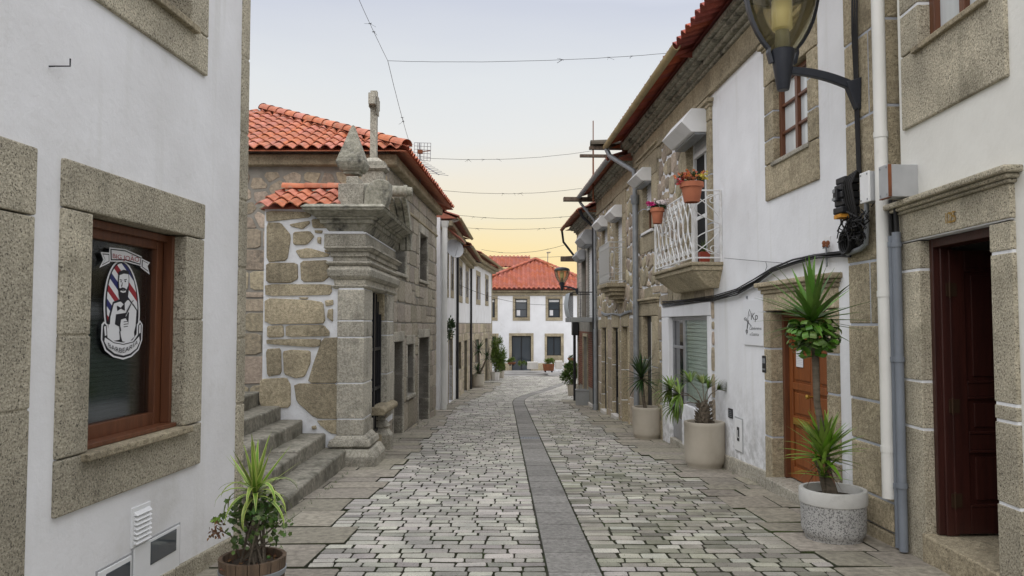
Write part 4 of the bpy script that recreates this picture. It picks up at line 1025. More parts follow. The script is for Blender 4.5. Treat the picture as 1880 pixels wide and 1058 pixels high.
for T, F, u0, u1, zz_ in ((TA, F5, ua-.2, ub+.25, Z5+.28), (TB5, F5, ub, uj+.15, Z5), (TB6, F5b, -.1, uc+.45, Z5b)):
    mb = MB(); o = F.P(u0, zz_, .52); up5 = Vector((-F.n[0], -F.n[1], .42)).normalized(); ds5 = Vector((F.d[0], F.d[1], 0))
    tiles(mb, o, ds5, up5, u1-u0, 3.3, tw=.25, tl=.42)
    q = [o, o+ds5*(u1-u0), o+ds5*(u1-u0)+up5*3.3, o+up5*3.3]; mb.quad(*[v-Vector((0, 0, .05)) for v in q])
    for e in (u0, u1): mb.add([F.P(e, zz_-.05, .5), F.P(e, zz_-.05, -6), F.P(e, zz_-.05+1.25, -2.6)], [(0, 1, 2)])
    obj('roof', mb, tile_old, T)
    mb = MB(); mb.fb(F, u0+.05, u1-.05, zz_-.26, zz_-.10, -.2, .36); mb.fb(F, u0+.05, u1-.05, zz_-.36, zz_-.261, -.2, .2)
    obj('cornice', mb, granite_b, T, bevel=.03)
    mb = MB(); n = 8; pr = [(.56+.06*math.cos(math.pi+math.pi*i/n), zz_-.02+.06*math.sin(math.pi+math.pi*i/n)) for i in range(n+1)]; pr += [(.56+.05*math.cos(2*math.pi-math.pi*i/n), zz_-.02+.05*math.sin(2*math.pi-math.pi*i/n)) for i in range(n+1)]
    mb.prism([F.P(u0, b, a) for a, b in pr], [F.P(u1, b, a) for a, b in pr]); obj('gutter', mb, gutter_y, T)
mb = MB(); u_ = F5.u(806, 600)-.0; zt_ = F5.z(808, 415)
mb.tube([F5.P(ua-.12, -1.4, .12), F5.P(ua-.12, zt_, .12)], .085, 12); mb.tube([F5.P(ua-.12, zt_-.02, .12), F5.P(ua-.12, zt_+.16, .12)], [.10, .15], 12)
mb.tube([F5.P(ua-.12, zt_+.1, .12), F5.P(ua+.1, Z5+.24, .5)], .05, 8); obj('drainpipe', mb, pvc_w, TA, smooth=40)
mb = MB(); mb.fb(F5, F5.u(810, 600), F5.u(813, 600), -1.5, F5.z(812, 470), .0, .05); obj('drainpipe', mb, white_paint, TA)
for x, T in ((836.5, TB5), (863.0, TB5)):
    u_ = min(F5.u(x, 600), uj-.05); zt_ = Z5-.28; mb = MB(); mb.tube([F5.P(u_, F5.gz(u_)-.05, .07), F5.P(u_, zt_, .07)], .05, 8)
    mb.hexa([F5.P(u_-.06, zt_, .01), F5.P(u_+.06, zt_, .01), F5.P(u_+.06, zt_, .14), F5.P(u_-.06, zt_, .14)], [F5.P(u_-.2, zt_+.3, .0), F5.P(u_+.2, zt_+.3, .0), F5.P(u_+.2, zt_+.3, .26), F5.P(u_-.2, zt_+.3, .26)])
    mb.tube([F5.P(u_, zt_+.28, .13), F5.P(u_+.5, Z5-.04, .54)], .04, 8); obj('drainpipe', mb, black_m, T, smooth=40)
# small red tiled canopy at the head of the downpipe
mb = MB(); c0, c1 = F5.u(812, 430), F5.u(820, 430); zc1, zc0 = F5.z(813, 415), F5.z(815, 442)
mb.hexa([F5.P(c0-.2, zc0-.03, .6), F5.P(c1, zc0-.03, .6), F5.P(c1, zc1-.03, .05), F5.P(c0-.2, zc1-.03, .05)], [F5.P(c0-.2, zc0, .6), F5.P(c1, zc0, .6), F5.P(c1, zc1, .05), F5.P(c0-.2, zc1, .05)])
obj('canopy', mb, tile, TA)
# dish, box and hanging plant on the narrow house
dshp = at(816, 458, F5.P(ua+.4, 0).y)
Tn = empty('satellite_dish', dshp, 'grey satellite dish on the narrow white house by its downpipe', 'satellite dish')
mb = MB(); cz = dshp+Vector((.28, 0, 0)); ax = Vector((.5, -.8, .3)).normalized(); s1 = ax.cross(Vector((0, 0, 1))).normalized(); s2 = s1.cross(ax)
rings = []
for i in range(5): r_ = .30*i/4; rings.append([cz+s1*math.cos(6.283*j/16)*r_+s2*math.sin(6.283*j/16)*r_+ax*(.25*r_*r_/.3) for j in range(16)])
mb.add([v for r_ in rings for v in r_], [(i*16+j, i*16+(j+1) % 16, (i+1)*16+(j+1) % 16, (i+1)*16+j) for i in range(4) for j in range(16)])
obj('dish', mb, grey_box, Tn, smooth=50); mb = MB(); mb.tube([cz, cz-ax*.05, dshp+Vector((-.05, 0, -.05))], .02, 6); mb.tube([cz-s2*.28, cz+ax*.3], .01, 5); obj('bracket', mb, grey_box, Tn)

# =================================================================== far house closing the street
FY = 50.0; F6 = Fac(-9, FY, 9, FY)
T6 = empty('far_house', (2, FY+3, gz(50)), 'white two storey house with a red hipped tile roof closing the end of the street', 'house')
Z6 = F6.z(980, 533)
def R6(x0, y0, x1, y1): return F6.rect(x0, y0, x1, y1)
def shift(r, k): return (r[0]+k, r[1]+k, r[2], r[3])
u1_, u2_ = (R6(946, 549, 968, 583), R6(941.4, 544, 973, 589)), (R6(1006.5, 549, 1028, 583), R6(1001.6, 544, 1033, 589))
step_ = u2_[0][0]-u1_[0][0]; u0_ = tuple(shift(r, -step_*.98) for r in u1_); u3_ = tuple(shift(r, step_) for r in u2_)
g1_, g2_ = (R6(939.5, 617, 975, 667), R6(934.5, 612, 979.5, 667)), (R6(1004, 618, 1030, 653), R6(1000, 612.5, 1035, 666))
g0_ = tuple(shift(r, -step_*1.97) for r in g2_); g3_ = tuple(shift(r, step_*1.1) for r in g2_)
g1_ = tuple((r[0], r[1], gz(50)+.05, r[3]) for r in g1_)
ALL6 = [u0_, u1_, u2_, u3_, g0_, g1_, g2_, g3_]
lim6 = (F6.u(860, 600), F6.u(1100, 600))
mb = MB(); wall(mb, F6, lim6[0], lim6[1], -2.4, Z6, [grow(o, -.03) for i, o in ALL6], .3); body(mb, F6, lim6[0], lim6[1], -2.4, Z6-.02, -.29, -9)
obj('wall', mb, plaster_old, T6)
mb = MB()
for a, b in zip([lim6[0], g0_[1][1], g1_[1][1], g2_[1][1], g3_[1][1]], [g0_[1][0], g1_[1][0], g2_[1][0], g3_[1][0], lim6[1]]):
    if b > a: mb.fb(F6, a+.01, b-.01, -2.4, F6.z(990, 667), -.1, .03)
obj('plinth', mb, granite_b, T6, bevel=.02)
mats6 = [granite_b, granite_b]
for k, (i, o) in enumerate(ALL6):
    surround(T6, F6, o, i, mats6, proud=.03, deep=.2, nj=2, sillz=(k != 5))
    wn, pn = window(T6, F6, i, -.16, black_m, glass_g, 2 if k in (4, 5, 6, 7) else 1, 1, fw=.05)
    if k < 4:
        mb = MB(); mb.fb(F6, i[0]+.05, i[1]-.05, i[3]-.20, i[3]-.05, -.145, -.14); obj('blind', mb, blindw, wn)
    if k in (1, 2):
        mb = MB(); mb.fb(F6, i[0]+.10, i[0]+.32, i[2]+.12, i[2]+.48, -.147, -.14); obj('notice', mb, paper, wn)
        mb = MB(); mb.fb(F6, i[0]+.06, i[1]-.06, i[2]+.50, i[2]+.54, -.147, -.138); obj('rail', mb, black_m, wn)
mb = MB(); mb.fb(F6, lim6[0]-.1, lim6[1]+.1, Z6-.36, Z6-.14, -.1, .08); mb.fb(F6, lim6[0]-.2, lim6[1]+.2, Z6-.139, Z6+.0, -.1, .22); obj('cornice', mb, granite_b, T6, bevel=.03)
mb = MB(); ap = at(983, 478, FY+4.2); ez = F6.z(980, 530, .4); e0 = F6.P(lim6[0]-.3, ez, .42)
Lr = lim6[1]-lim6[0]+.6; upv = Vector((0, 4.62, ap.z-ez)); Sl = upv.length; axu = ap.x-e0.x
tiles(mb, e0, (1, 0, 0), upv, Lr, Sl, lambda s_: (axu*s_/Sl, Lr-(Lr-axu)*s_/Sl), tw=.32, tl=.48, amp=.075)
ridge(mb, e0+Vector((0, 0, .08)), ap+Vector((0, 0, .10)), .12); ridge(mb, F6.P(lim6[1]+.3, ez+.08, .42), ap+Vector((0, 0, .1)), .12)
q = [e0, F6.P(lim6[1]+.3, ez, .42), ap]; mb.add([v-Vector((0, 0, .05)) for v in q], [(0, 1, 2)])
mb.add([F6.P(lim6[1]+.3, ez, .42), F6.P(lim6[1]+.3, ez, -9), ap, e0, F6.P(lim6[0]-.3, ez, -9)], [(0, 1, 2), (3, 2, 4), (1, 4, 2)])
obj('roof', mb, tile, T6)
# house behind it
T7 = empty('house_behind', (-4, 64, gz(60)), 'pale house with an orange tile roof half hidden behind the far house', 'house')
F7 = Fac(-20, 62, 4, 62); zz7 = F7.z(930, 493); mb = MB(); mb.fb(F7, 0, F7.u(975, 490), -2.5, zz7, -6, 0); obj('wall', mb, cream, T7)
mb = MB(); o7 = F7.P(0, zz7+.1, .4); up7 = Vector((0, 4, F7.z(930, 480)+.65-zz7)); tiles(mb, o7, (1, 0, 0), up7, F7.u(975, 490), up7.length, tw=.34, tl=.50, amp=.075)
mb.quad(*[v-Vector((0, 0, .05)) for v in (o7, o7+Vector((F7.u(975, 490), 0, 0)), o7+Vector((F7.u(975, 490), 0, 0))+up7, o7+up7)]); obj('roof', mb, tile, T7)
mb = MB(); mb.fb(F7, 0, F7.u(975, 490), zz7-.3, zz7-.02, -.1, .2); obj('cornice', mb, granite_b, T7)
moss_tile = M('mossy_stone_tile', (.12, .10, .075), (.07, .065, .05), scale=8, rough=.95, bump=.6, bscale=40)
hinge_m = M('dark_brass', (.06, .035, .02), rough=.5, metal=.4)
grey_iron = M('grey_iron', (.42, .42, .41), rough=.6)

# =================================================================== RIGHT SIDE
FR = Fac(3.17, 6.16, 3.17-.04*22, 28.16, right=True)     # white house, stone houses, tiled house: one straight front
F8 = Fac(3.17-.036*4.5, 1.66, 3.17, 6.16, right=True)    # house with door 125
def RR(xl, xr, ym, zb, zt, F=FR): return (F.u(xr, ym), F.u(xl, ym), zb, zt)

# ---- house with number 125
E8 = F8.len
T8 = empty('house', F8.P(E8*.7, F8.gz(E8*.7)), 'white house with a tall dark red panelled door standing ajar, nearest on the right', 'house')
do8 = (U(F8, (1872, 650)), U(F8, (1663, 650)), -1.0, Z(F8, (1657, 378), (1866, 300)))
di8 = (U(F8, (1832, 650)), U(F8, (1699, 650)), Z(F8, (1703, 977)), Z(F8, (1697, 437), (1828, 413)))
wo8 = (U(F8, (1851, 60)), U(F8, (1660, 150)), Z(F8, (1660, 243), (1851, 140)), Z(F8, (1660, 243), (1851, 140))+2.05)
wi8 = (U(F8, (1812, 10)), U(F8, (1690, 60)), Z(F8, (1672, 108), (1803, 10))+.03, wo8[3]-.3)
mb = MB(); wall(mb, F8, 0, E8, -.9, 6.4, [grow(do8, -.03), grow(wo8, -.03)], .16)
mb.fb(F8, 0, E8, 6.38, 6.4, -6, -.15); mb.fb(F8, 0, E8, -.9, -.85, -6, -.15); mb.fb(F8, -.02, 0, -.9, 6.4, -6, 0); mb.fb(F8, E8-.02, E8, -.9, 6.4, -6, -.16); mb.fb(F8, 0, E8, -.9, 6.4, -6.1, -6)
obj('wall', mb, cream, T8)
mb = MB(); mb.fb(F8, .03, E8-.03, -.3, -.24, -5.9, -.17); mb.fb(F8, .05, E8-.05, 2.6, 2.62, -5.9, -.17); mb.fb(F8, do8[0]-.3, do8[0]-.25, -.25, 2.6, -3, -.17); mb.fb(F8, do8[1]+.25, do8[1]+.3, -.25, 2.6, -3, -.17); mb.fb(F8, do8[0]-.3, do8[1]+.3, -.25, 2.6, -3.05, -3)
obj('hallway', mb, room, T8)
mats_gw = [granite, mortar_w]
mb = MB()
zj = [Z(F8, (1665, 985))-.3]+[F8.z(1680, y) for y in (783, 698, 497)]+[di8[3]]
blocks(mb, F8, di8[1], do8[1], zj, -.12, .03, .02, jut=.004); 
zj = [zj[0]]+[F8.z(1850, y) for y in (925, 773, 742, 463)]+[di8[3]]
blocks(mb, F8, do8[0], di8[0], zj, -.12, .03, .02, jut=.004)
mb.fb(F8, do8[0]-.003, do8[1]+.003, di8[3]+.01, do8[3]-.10, -.12, .033); mb.fb(F8, do8[0]+.01, do8[1]-.01, di8[3]-.001, di8[3]+.012, -.12, .024, 1)
obj('stone_surround', mb, mats_gw, T8, bevel=.012)
mb = MB()
for a, b, w_ in ((.10, .075, .06), (.074, .045, .085), (.044, .0, .12)):
    mb.fb(F8, do8[0]-w_+.03, do8[1]+w_-.03, do8[3]-a, do8[3]-b+.0, -.05, w_)
obj('lintel_moulding', mb, granite, T8, bevel=.014)
mb = MB(); mb.fb(F8, di8[0]+.002, di8[1]+.035, -1.0, di8[2]-.005, -.5, .045); obj('doorstep', mb, granite_b, T8, bevel=.012)
mb = MB(); w0 = -.27
mb.fb(F8, di8[1]-.05, di8[1]-.002, di8[2], di8[3]-.002, -.18, -.045); mb.fb(F8, di8[0]+.002, di8[0]+.03, di8[2], di8[3]-.002, -.18, -.045); mb.fb(F8, di8[0]+.03, di8[1]-.05, di8[3]-.07, di8[3]-.003, -.18, -.045)
mb.fb(F8, di8[1]-.075, di8[1]-.051, di8[2], di8[3]-.07, -.18, -.09)
obj('door_frame', mb, wood_d, T8, bevel=.006)
# open leaf, hinged on the far jamb and swung into the house
hb = F8.P(di8[1]-.085, 0, -.15); ang = R(98)
dirl = Vector((F8.d[0], F8.d[1], 0)); nin = Vector((-F8.n[0], -F8.n[1], 0)); lf = (nin*math.sin(ang)+dirl*(-math.cos(ang))*-1).normalized(); lf = (nin*1.0+dirl*.10).normalized(); ln = Vector((lf.y, -lf.x, 0))
if ln.y > 0: ln = -ln
def LP(a, z, w): return hb+lf*a+ln*w+Vector((0, 0, z))
def lbox(mb, a0, a1, z0, z1, w0, w1, mi=0):
    q = [(a0, z0), (a1, z0), (a1, z1), (a0, z1)]; mb.hexa([LP(a, z, w0) for a, z in q], [LP(a, z, w1) for a, z in q], mi)
lz0, lz1, LW = di8[2]+.015, di8[3]-.09, .78
mb = MB(); lbox(mb, 0, LW, lz0, lz1, -.045, -.015)
for a0, a1, z0, z1 in ((0, .12, lz0, lz1), (LW-.12, LW, lz0, lz1)): lbox(mb, a0, a1, z0, z1, -.016, .0)
rails = [lz0, lz0+.20, lz0+.62, lz0+.74, lz0+1.02, lz0+1.12, lz1-.14, lz1]
for z0, z1 in ((rails[0], rails[1]), (rails[2], rails[3]), (rails[4], rails[5]), (rails[6], rails[7])): lbox(mb, .12, LW-.12, z0, z1, -.016, -.001)
for z0, z1 in ((rails[1], rails[2]), (rails[3], rails[4]), (rails[5], rails[6])):
    lbox(mb, .17, LW-.17, z0+.05, z1-.05, -.016, -.004)
    lbox(mb, .12, LW-.12, z0, z0+.02, -.016, .006); lbox(mb, .12, LW-.12, z1-.02, z1, -.016, .006)
dl = obj('door', mb, wood_d, T8, bevel=.005)
for zz_ in (lz0+.25, lz0+.95, lz1-.3):
    mb = MB(); lbox(mb, -.03, .05, zz_-.05, zz_+.05, .0, .006); mb.tube([LP(-.005, zz_-.06, .01), LP(-.005, zz_+.06, .01)], .008, 6); obj('hinge', mb, hinge_m, dl)
q = F8.uz(1741, 397, .035); q2 = F8.uz(1752, 397, .035)
mb = MB(); zb_, zt_ = F8.z(1746, 409, .035), F8.z(1746, 388, .035); ua_, ub_ = F8.u(1738.5, 398, .035), F8.u(1755, 398, .035)
for dep in (.036, .046): text_on(mb, '125', lambda x, y: F8.P(ua_+(ub_-ua_)*x, zb_+(zt_-zb_)*y, dep))
obj('house_number', mb, gold, T8, recalc=False)
surround(T8, F8, wo8, wi8, mats_gw, nj=3, gap=.02, deep=.155)
mb = MB(); mb.fb(F8, wi8[0]-.06, wi8[1]+.05, wi8[2]-.045, wi8[2]-.001, -.2, .06); obj('sill', mb, granite_b, T8, bevel=.008)
window(T8, F8, wi8, -.13, wood_r, curtain, 2, 1, fw=.07, th=.06)
# drain and conduits at the left edge
def pipe(T, pts, r, m, name='drainpipe', n=12):
    mb = MB(); mb.tube(pts, r, n)
    return obj(name, mb, m, T, smooth=40)
upw = FR.u(1625, 600, .09); zbp = FR.z(1633, 915, .09)
mb = MB(); mb.tube([FR.P(upw, zbp, .09), FR.P(upw, 6.3, .09)], .052, 14)
for z_ in (FR.z(1624, 250, .09), FR.z(1628, 545, .09), FR.z(1631, 830, .09)): mb.tube([FR.P(upw, z_, .09), FR.P(upw, z_+.05, .09)], .057, 14)
T9 = empty('house', FR.P(2.5, FR.gz(2.5)), 'white house with an orange wooden door and granite corner pillar, second on the right', 'house')
obj('drainpipe', mb, pvc_w, T9, smooth=40)
for x, zt_, w_, r_ in ((1643, 432, .06, .026), (1652, 425, .075, .034)):
    u_ = F8.u(x, 700, w_); mb = MB(); zz_ = F8.z(x, zt_, w_)
    mb.tube([F8.P(u_, F8.gz(u_)+.02, w_), F8.P(u_, zz_, w_)], r_, 10)
    for z_ in (F8.z(x, 448, w_), F8.z(x, 660, w_), F8.z(x, 890, w_)): mb.tube([F8.P(u_, z_-.02, w_), F8.P(u_, z_+.02, w_)], r_+.007, 10)
    obj('conduit', mb, pvc_g, T8, smooth=40)
    mb = MB(); zj_ = F8.z(x, 365, w_); mb.tube([F8.P(u_, zz_-.05, w_), F8.P(u_-.01, (zz_+zj_)/2, w_+.01), F8.P(u_+.01, zj_, w_)], .014, 6); mb.tube([F8.P(u_, zz_-.05, w_-.02), F8.P(u_+.02, (zz_+zj_)/2, w_-.02), F8.P(u_-.01, zj_, w_)], .012, 6)
    obj('cable', mb, cable_m, T8, smooth=60)

# ---- white house with the orange door
uB = FR.u(1310, 350); ZC = 5.02                                          # cornice band bottom
wo9 = (U(FR, (1503, 200)), U(FR, (1407, 250)), Z(FR, (1409, 369), (1503, 332)), Z(FR, (1407, 90)))
wi9 = (U(FR, (1486, 200)), U(FR, (1423, 220)), Z(FR, (1416, 300), (1483, 267)), FR.z(1425, 146))
do9 = (U(FR, (1541, 600)), U(FR, (1407, 700)), -1.2, Z(FR, (1404, 540), (1541, 520)))
di9 = (U(FR, (1521, 640)), U(FR, (1418, 640)), Z(FR, (1430, 880)), Z(FR, (1418, 577), (1520, 562)))
up0, up1 = FR.u(1640, 600), FR.u(1563, 500)
mb = MB(); wall(mb, FR, up0-.0, uB, -1.2, 5.75, [grow(wo9, -.03), grow(do9, -.03)], .4); body(mb, FR, up0-.0, uB, -1.2, 5.7, -.39, -6)
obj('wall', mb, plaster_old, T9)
mb = MB(); zj = [FR.z(1600, y) for y in (1010, 955, 905, 812, 735, 596, 480, 360, 210, 55)]; zj = [zj[0]-.3]+zj[1:]
zj += [zj[-1]+.55, zj[-1]+1.1, zj[-1]+1.6]; zj = [z for z in zj if z < 5.7]+[5.74]
for k, (a, b) in enumerate(zip(zj, zj[1:])):
    proud = .03 if k > 1 else .055; ex = 0 if k > 1 else .05
    if k in (5, 8, 10):
        c = up0+(up1-up0)*(.45 if k == 5 else .38); mb.fb(FR, up0-.02, c-.008, a+.009, b-.009, -.3, proud); mb.fb(FR, c+.008, up1+ex, a+.009, b-.009, -.3, proud)
    else: mb.fb(FR, up0-.02, up1+ex+rnd.uniform(0, .02), a+.009, b-.009, -.3, proud)
mb.fb(FR, up0-.012, up1-.006, zj[0], zj[-1], -.31, .022, 1)
mortar_b = M('blue_grey_mortar', (.46, .49, .55), (.40, .42, .46), scale=6, rough=.95, bump=.4, bscale=40)
obj('corner_pillar', mb, [granite_b, mortar_b], T9, bevel=.014)
mb = MB()
ucs = [up1+.06, FR.u(1541, 800)-.02]
def plinth(mb, F, a, b, h, w_, n):
    for k in range(n):
        p, q = a+(b-a)*k/n, a+(b-a)*(k+1)/n-.012
        mb.hexa([F.P(p, F.gz(p)-.5, -.1), F.P(q, F.gz(q)-.5, -.1), F.P(q, F.gz(q)+h, -.1), F.P(p, F.gz(p)+h, -.1)],
                [F.P(p, F.gz(p)-.5, w_), F.P(q, F.gz(q)-.5, w_), F.P(q, F.gz(q)+h+rnd.uniform(-.02, .02), w_), F.P(p, F.gz(p)+h, w_)])
plinth(mb, FR, up1+.06, do9[0]-.005, .16, .03, 1); obj('plinth', mb, granite_g, T9, bevel=.015); mb = MB(); plinth(mb, FR, do9[1]+.005, uB-.02, .19, .03, 3); obj('plinth', mb, granite_g, T9, bevel=.015)
mats_b = [granite_b, mortar_b]
mb = MB(); zj = [-1.0]+[FR.z(1412, y) for y in (800, 700, 640)]+[di9[3]]
blocks(mb, FR, di9[1], do9[1], zj, -.28, .025, .016, jut=.004); blocks(mb, FR, do9[0], di9[0], zj, -.28, .025, .016, jut=.004)
mb.fb(FR, do9[0]-.003, do9[1]+.003, di9[3]+.008, do9[3]-.02, -.28, .027); obj('stone_surround', mb, mats_b, T9, bevel=.012)
mb = MB(); zc9 = do9[3]
for a, b, w_ in ((-.02, .025, .05), (.026, .06, .075), (.061, .115, .11)): mb.fb(FR, do9[0]-w_+.025, do9[1]+w_-.025, zc9+a, zc9+b, -.05, w_)
obj('lintel_moulding', mb, granite_b, T9, bevel=.012)
mb = MB(); mb.fb(FR, di9[0]-.05, di9[1]+.02, -1.0, di9[2]-.003, -.4, .10); obj('doorstep', mb, granite_g, T9, bevel=.015)
mb = MB(); mb.fb(FR, di9[1]-.06, di9[1]-.003, di9[2], di9[3]-.003, -.24, -.115); mb.fb(FR, di9[0]+.003, di9[0]+.06, di9[2], di9[3]-.003, -.24, -.115); mb.fb(FR, di9[0]+.06, di9[1]-.06, di9[3]-.07, di9[3]-.004, -.24, -.115)
obj('door_frame', mb, wood_r, T9, bevel=.005)
a9, b9 = di9[0]+.065, di9[1]-.065; mid = (a9+b9)/2
for p, q in ((a9, mid-.004), (mid+.004, b9)):
    mb = MB(); z0, z1 = di9[2]+.01, di9[3]-.075
    mb.fb(FR, p, q, z0, z1, -.225, -.195); st_ = .085
    mb.fb(FR, p, p+st_, z0, z1, -.196, -.17); mb.fb(FR, q-st_, q, z0, z1, -.196, -.17)
    rl = [z0, z0+.14, z0+.62, z0+.72, z0+1.02, z0+1.10, z1-.10, z1]
    for c, d in ((0, 1), (2, 3), (4, 5), (6, 7)): mb.fb(FR, p+st_, q-st_, rl[c], rl[d], -.196, -.171)
    for c, d in ((1, 2), (3, 4), (5, 6)): mb.fb(FR, p+st_+.035, q-st_-.035, rl[c]+.035, rl[d]-.035, -.196, -.178)
    lf_ = obj('door', mb, wood, T9, bevel=.006)
    if q == b9:
        mb = MB(); mb.fb(FR, p+.11, q-.11, z0+.63, z0+.70, -.171, -.161); mb.fb(FR, p+.13, q-.13, z0+.65, z0+.68, -.161, -.156); obj('letter_slot', mb, gold, lf_, bevel=.003)
        hu, hz = FR.u(1488, 722, -.15), FR.z(1488, 722, -.15); mb = MB()
        mb.lathe([(.010, 0), (.010, .03), (.022, .045), (.026, .06), (.018, .075), (.0, .078)], 14)
        mb.v = [FR.P(p+.04+v.x, z0+.98+v.y, -.17+v.z) for v in mb.v]; obj('handle', mb, gold, lf_, smooth=50)
n1, n2 = FR.uz(1461, 641, -.165), FR.uz(1474, 675, -.165)
TN = MB(); TN.fb(FR, min(n1[0], n2[0]), max(n1[0], n2[0]), n2[1], n1[1], -.1695, -.1665)
for k in range(8):
    zz_ = n1[1]-.02-(n1[1]-n2[1]-.04)*k/8; TN.fb(FR, min(n1[0], n2[0])+.015, max(n1[0], n2[0])-.015-(.03 if k % 3 == 2 else 0), zz_-.006, zz_-.003, -.1664, -.1658, 1)
o = obj('door_notice', TN, [paper, grey_box]); tag(o, 'printed white paper notice taped to the orange wooden door', 'notice')
mb = MB(); za_, zb_ = FR.z(1462, 564, .03), FR.z(1462, 575, .03); u1_9, u2_9 = FR.u(1474, 570, .03), FR.u(1457, 570, .03)
for dep in (.030, .034): text_on(mb, '127', lambda x, y: FR.P(u2_9+(u1_9-u2_9)*x, zb_+(za_-zb_)*y, dep))
obj('house_number', mb, black_m, T9, recalc=False)
surround(T9, FR, wo9, wi9, mats_b, nj=3, gap=.016)
mb = MB(); 
for a, b, w_ in ((-.04, -.005, .045), (-.004, .05, .08)): mb.fb(FR, wo9[0]-w_+.02, wo9[1]+w_-.02, wo9[3]+a, wo9[3]+b, -.05, w_)
obj('lintel_moulding', mb, granite_b, T9, bevel=.01)
mb = MB(); mb.fb(FR, wi9[0]-.04, wi9[1]+.04, wi9[2]-.05, wi9[2]-.001, -.2, .05); obj('sill', mb, granite_g, T9, bevel=.008)
window(T9, FR, wi9, -.11, wood_r, curtain, 2, 3, fw=.055, th=.06)
# shared eaves of the white house and the stone house
uE = FR.u(1165, 500)
def eaves(T, F, u0, u1, zc, ze, ov, gut=None, gm=None, tm=tile_old, cm=lichen, pit=.42, g0=None, g1=None, frz=True):
    if frz:
        mb = MB(); k = max(1, round((u1-u0)/.9))
        for i in range(k): mb.fb(F, u0+(u1-u0)*i/k+.004, u0+(u1-u0)*(i+1)/k-.004, zc, zc+.30, -.1, .03+.002*(i % 2))
        mb.fb(F, u0, u1, zc-.07, zc-.002, -.1, .06)
        obj('frieze', mb, granite_b, T, bevel=.008)
    mb = MB()
    for a, b, w_ in ((.302, .36, .07), (.361, .43, .14), (.431, .47, .24), (.471, .56, .30)): mb.fb(F, u0, u1, zc+a, min(zc+b, ze+.1), -.2, w_)
    obj('cornice', mb, cm, T, bevel=.02)
    mb = MB(); o = F.P(u0, ze, ov); ds_ = Vector((F.d[0], F.d[1], 0)); up = Vector((-F.n[0], -F.n[1], pit)).normalized()
    tiles(mb, o, ds_, up, u1-u0, 4.2, tw=.225, tl=.38, amp=.045)
    o2 = F.P(u0, ze, ov-.30); q = [o2, o2+ds_*(u1-u0), o2+ds_*(u1-u0)+up*3.9, o2+up*3.9]; mb.quad(*[v-Vector((0, 0, -.06)) for v in q])
    for e in (u0, u1): mb.add([F.P(e, ze-.05, ov-.1), F.P(e, ze-.05, -6), F.P(e, ze+1.5, -3)], [(0, 1, 2)])
    mb.quad(F.P(u0, ze+1.62, -3.2), F.P(u1, ze+1.62, -3.2), F.P(u1, ze-.1, -6.4), F.P(u0, ze-.1, -6.4))
    r = obj('roof', mb, tm, T)
    if gut:
        mb = MB(); n = 8; a0, a1 = g0 if g0 is not None else u0, g1 if g1 is not None else u1
        pr = [(ov+.01+.065*math.cos(math.pi+math.pi*i/n), ze-.005+.075*math.sin(math.pi+math.pi*i/n)) for i in range(n+1)]; pi_ = [(ov+.01+.052*math.cos(math.pi*2-math.pi*i/n), ze-.005+.062*math.sin(math.pi*2-math.pi*i/n)) for i in range(n+1)]
        pr = pr+pi_
        mb.prism([F.P(a0, b, a) for a, b in pr], [F.P(a1, b, a) for a, b in pr])
        obj('gutter', mb, gm, T, smooth=40)
ZEV = 5.55
eaves(T9, FR, -.3, uB-.001, ZC, ZEV, .62, None, None, tm=tile_red)
TS = empty('rubble_house', FR.P((uB+uE)/2, FR.gz((uB+uE)/2)), 'brown rubble stone house with a white iron balcony and shopfront on the right', 'house')
eaves(TS, FR, uB, uE, ZC, ZEV, .62, True, gutter_y, tm=tile_red, g0=FR.u(1240, 97, .62)-.1, g1=uE+.05)

# ---- rubble stone house
b_o = (FR.u(1309, 300), FR.u(1256.5, 380), FR.z(1280, 497)-.05, FR.z(1300, 188)); b_i = (FR.u(1302, 330), FR.u(1264.5, 380), b_o[2], FR.z(1302, 225))
w_o = (FR.u(1210, 350), FR.u(1175, 350), Z(FR, (1183, 466)), FR.z(1207, 262)); w_i = (FR.u(1199.5, 380), FR.u(1183, 380), Z(FR, (1183, 430), (1199, 419)), FR.z(1200, 322))
s_o = (FR.u(1309.5, 650), FR.u(1219, 650), -1.2, Z(FR, (1219, 562), (1308, 554))); s_i = (FR.u(1303, 650), FR.u(1231.5, 650), -1.2, Z(FR, (1232, 582), (1302, 580)))
d_o = (FR.u(1211, 640), FR.u(1173, 640), -1.4, Z(FR, (1169, 549), (1212, 547))); d_i = (FR.u(1199, 650), FR.u(1182.5, 650), -1.4, Z(FR, (1182.5, 581), (1199, 580)))
HS = [b_o, w_o, s_o, d_o]
mb = MB(); wall(mb, FR, uB+.001, uE, -1.4, ZC+.4, [grow(h, -.03) for h in HS], .45); body(mb, FR, uB+.001, uE, -1.4, ZC+.4, -.44, -6)
zb1 = FR.z(1260, 512)
for p in voro(uB+.02, uE-.02, zb1, ZC-.08, .34, .32, .42, .05):
    q = avoid(p, HS)
    if q and area(q) > .006: stone(mb, FR, q, .032, 1, .028, 1)
for p in courses(uB+.02, uE-.02, FR.z(1260, 556), zb1, (.3, .5), (.3, .8), .03):
    q = avoid(p, HS)
    if q and area(q) > .006: stone(mb, FR, q, .022, 1, .014, -1)
for p in courses(uB+.02, uE-.02, -1.3, FR.z(1260, 556), (.3, .5), (.3, .6), .03):
    q = avoid(p, HS)
    if q and area(q) > .006: stone(mb, FR, q, .03, 1, .02, 1)
obj('wall', mb, [mortar_w, rubble], TS)
mb = MB(); blocks(mb, FR, b_o[0], b_i[0], zsplit(b_i[2], b_i[3], 3), -.3, .04, .012); blocks(mb, FR, b_i[1], b_o[1], zsplit(b_i[2], b_i[3], 3), -.3, .04, .012)
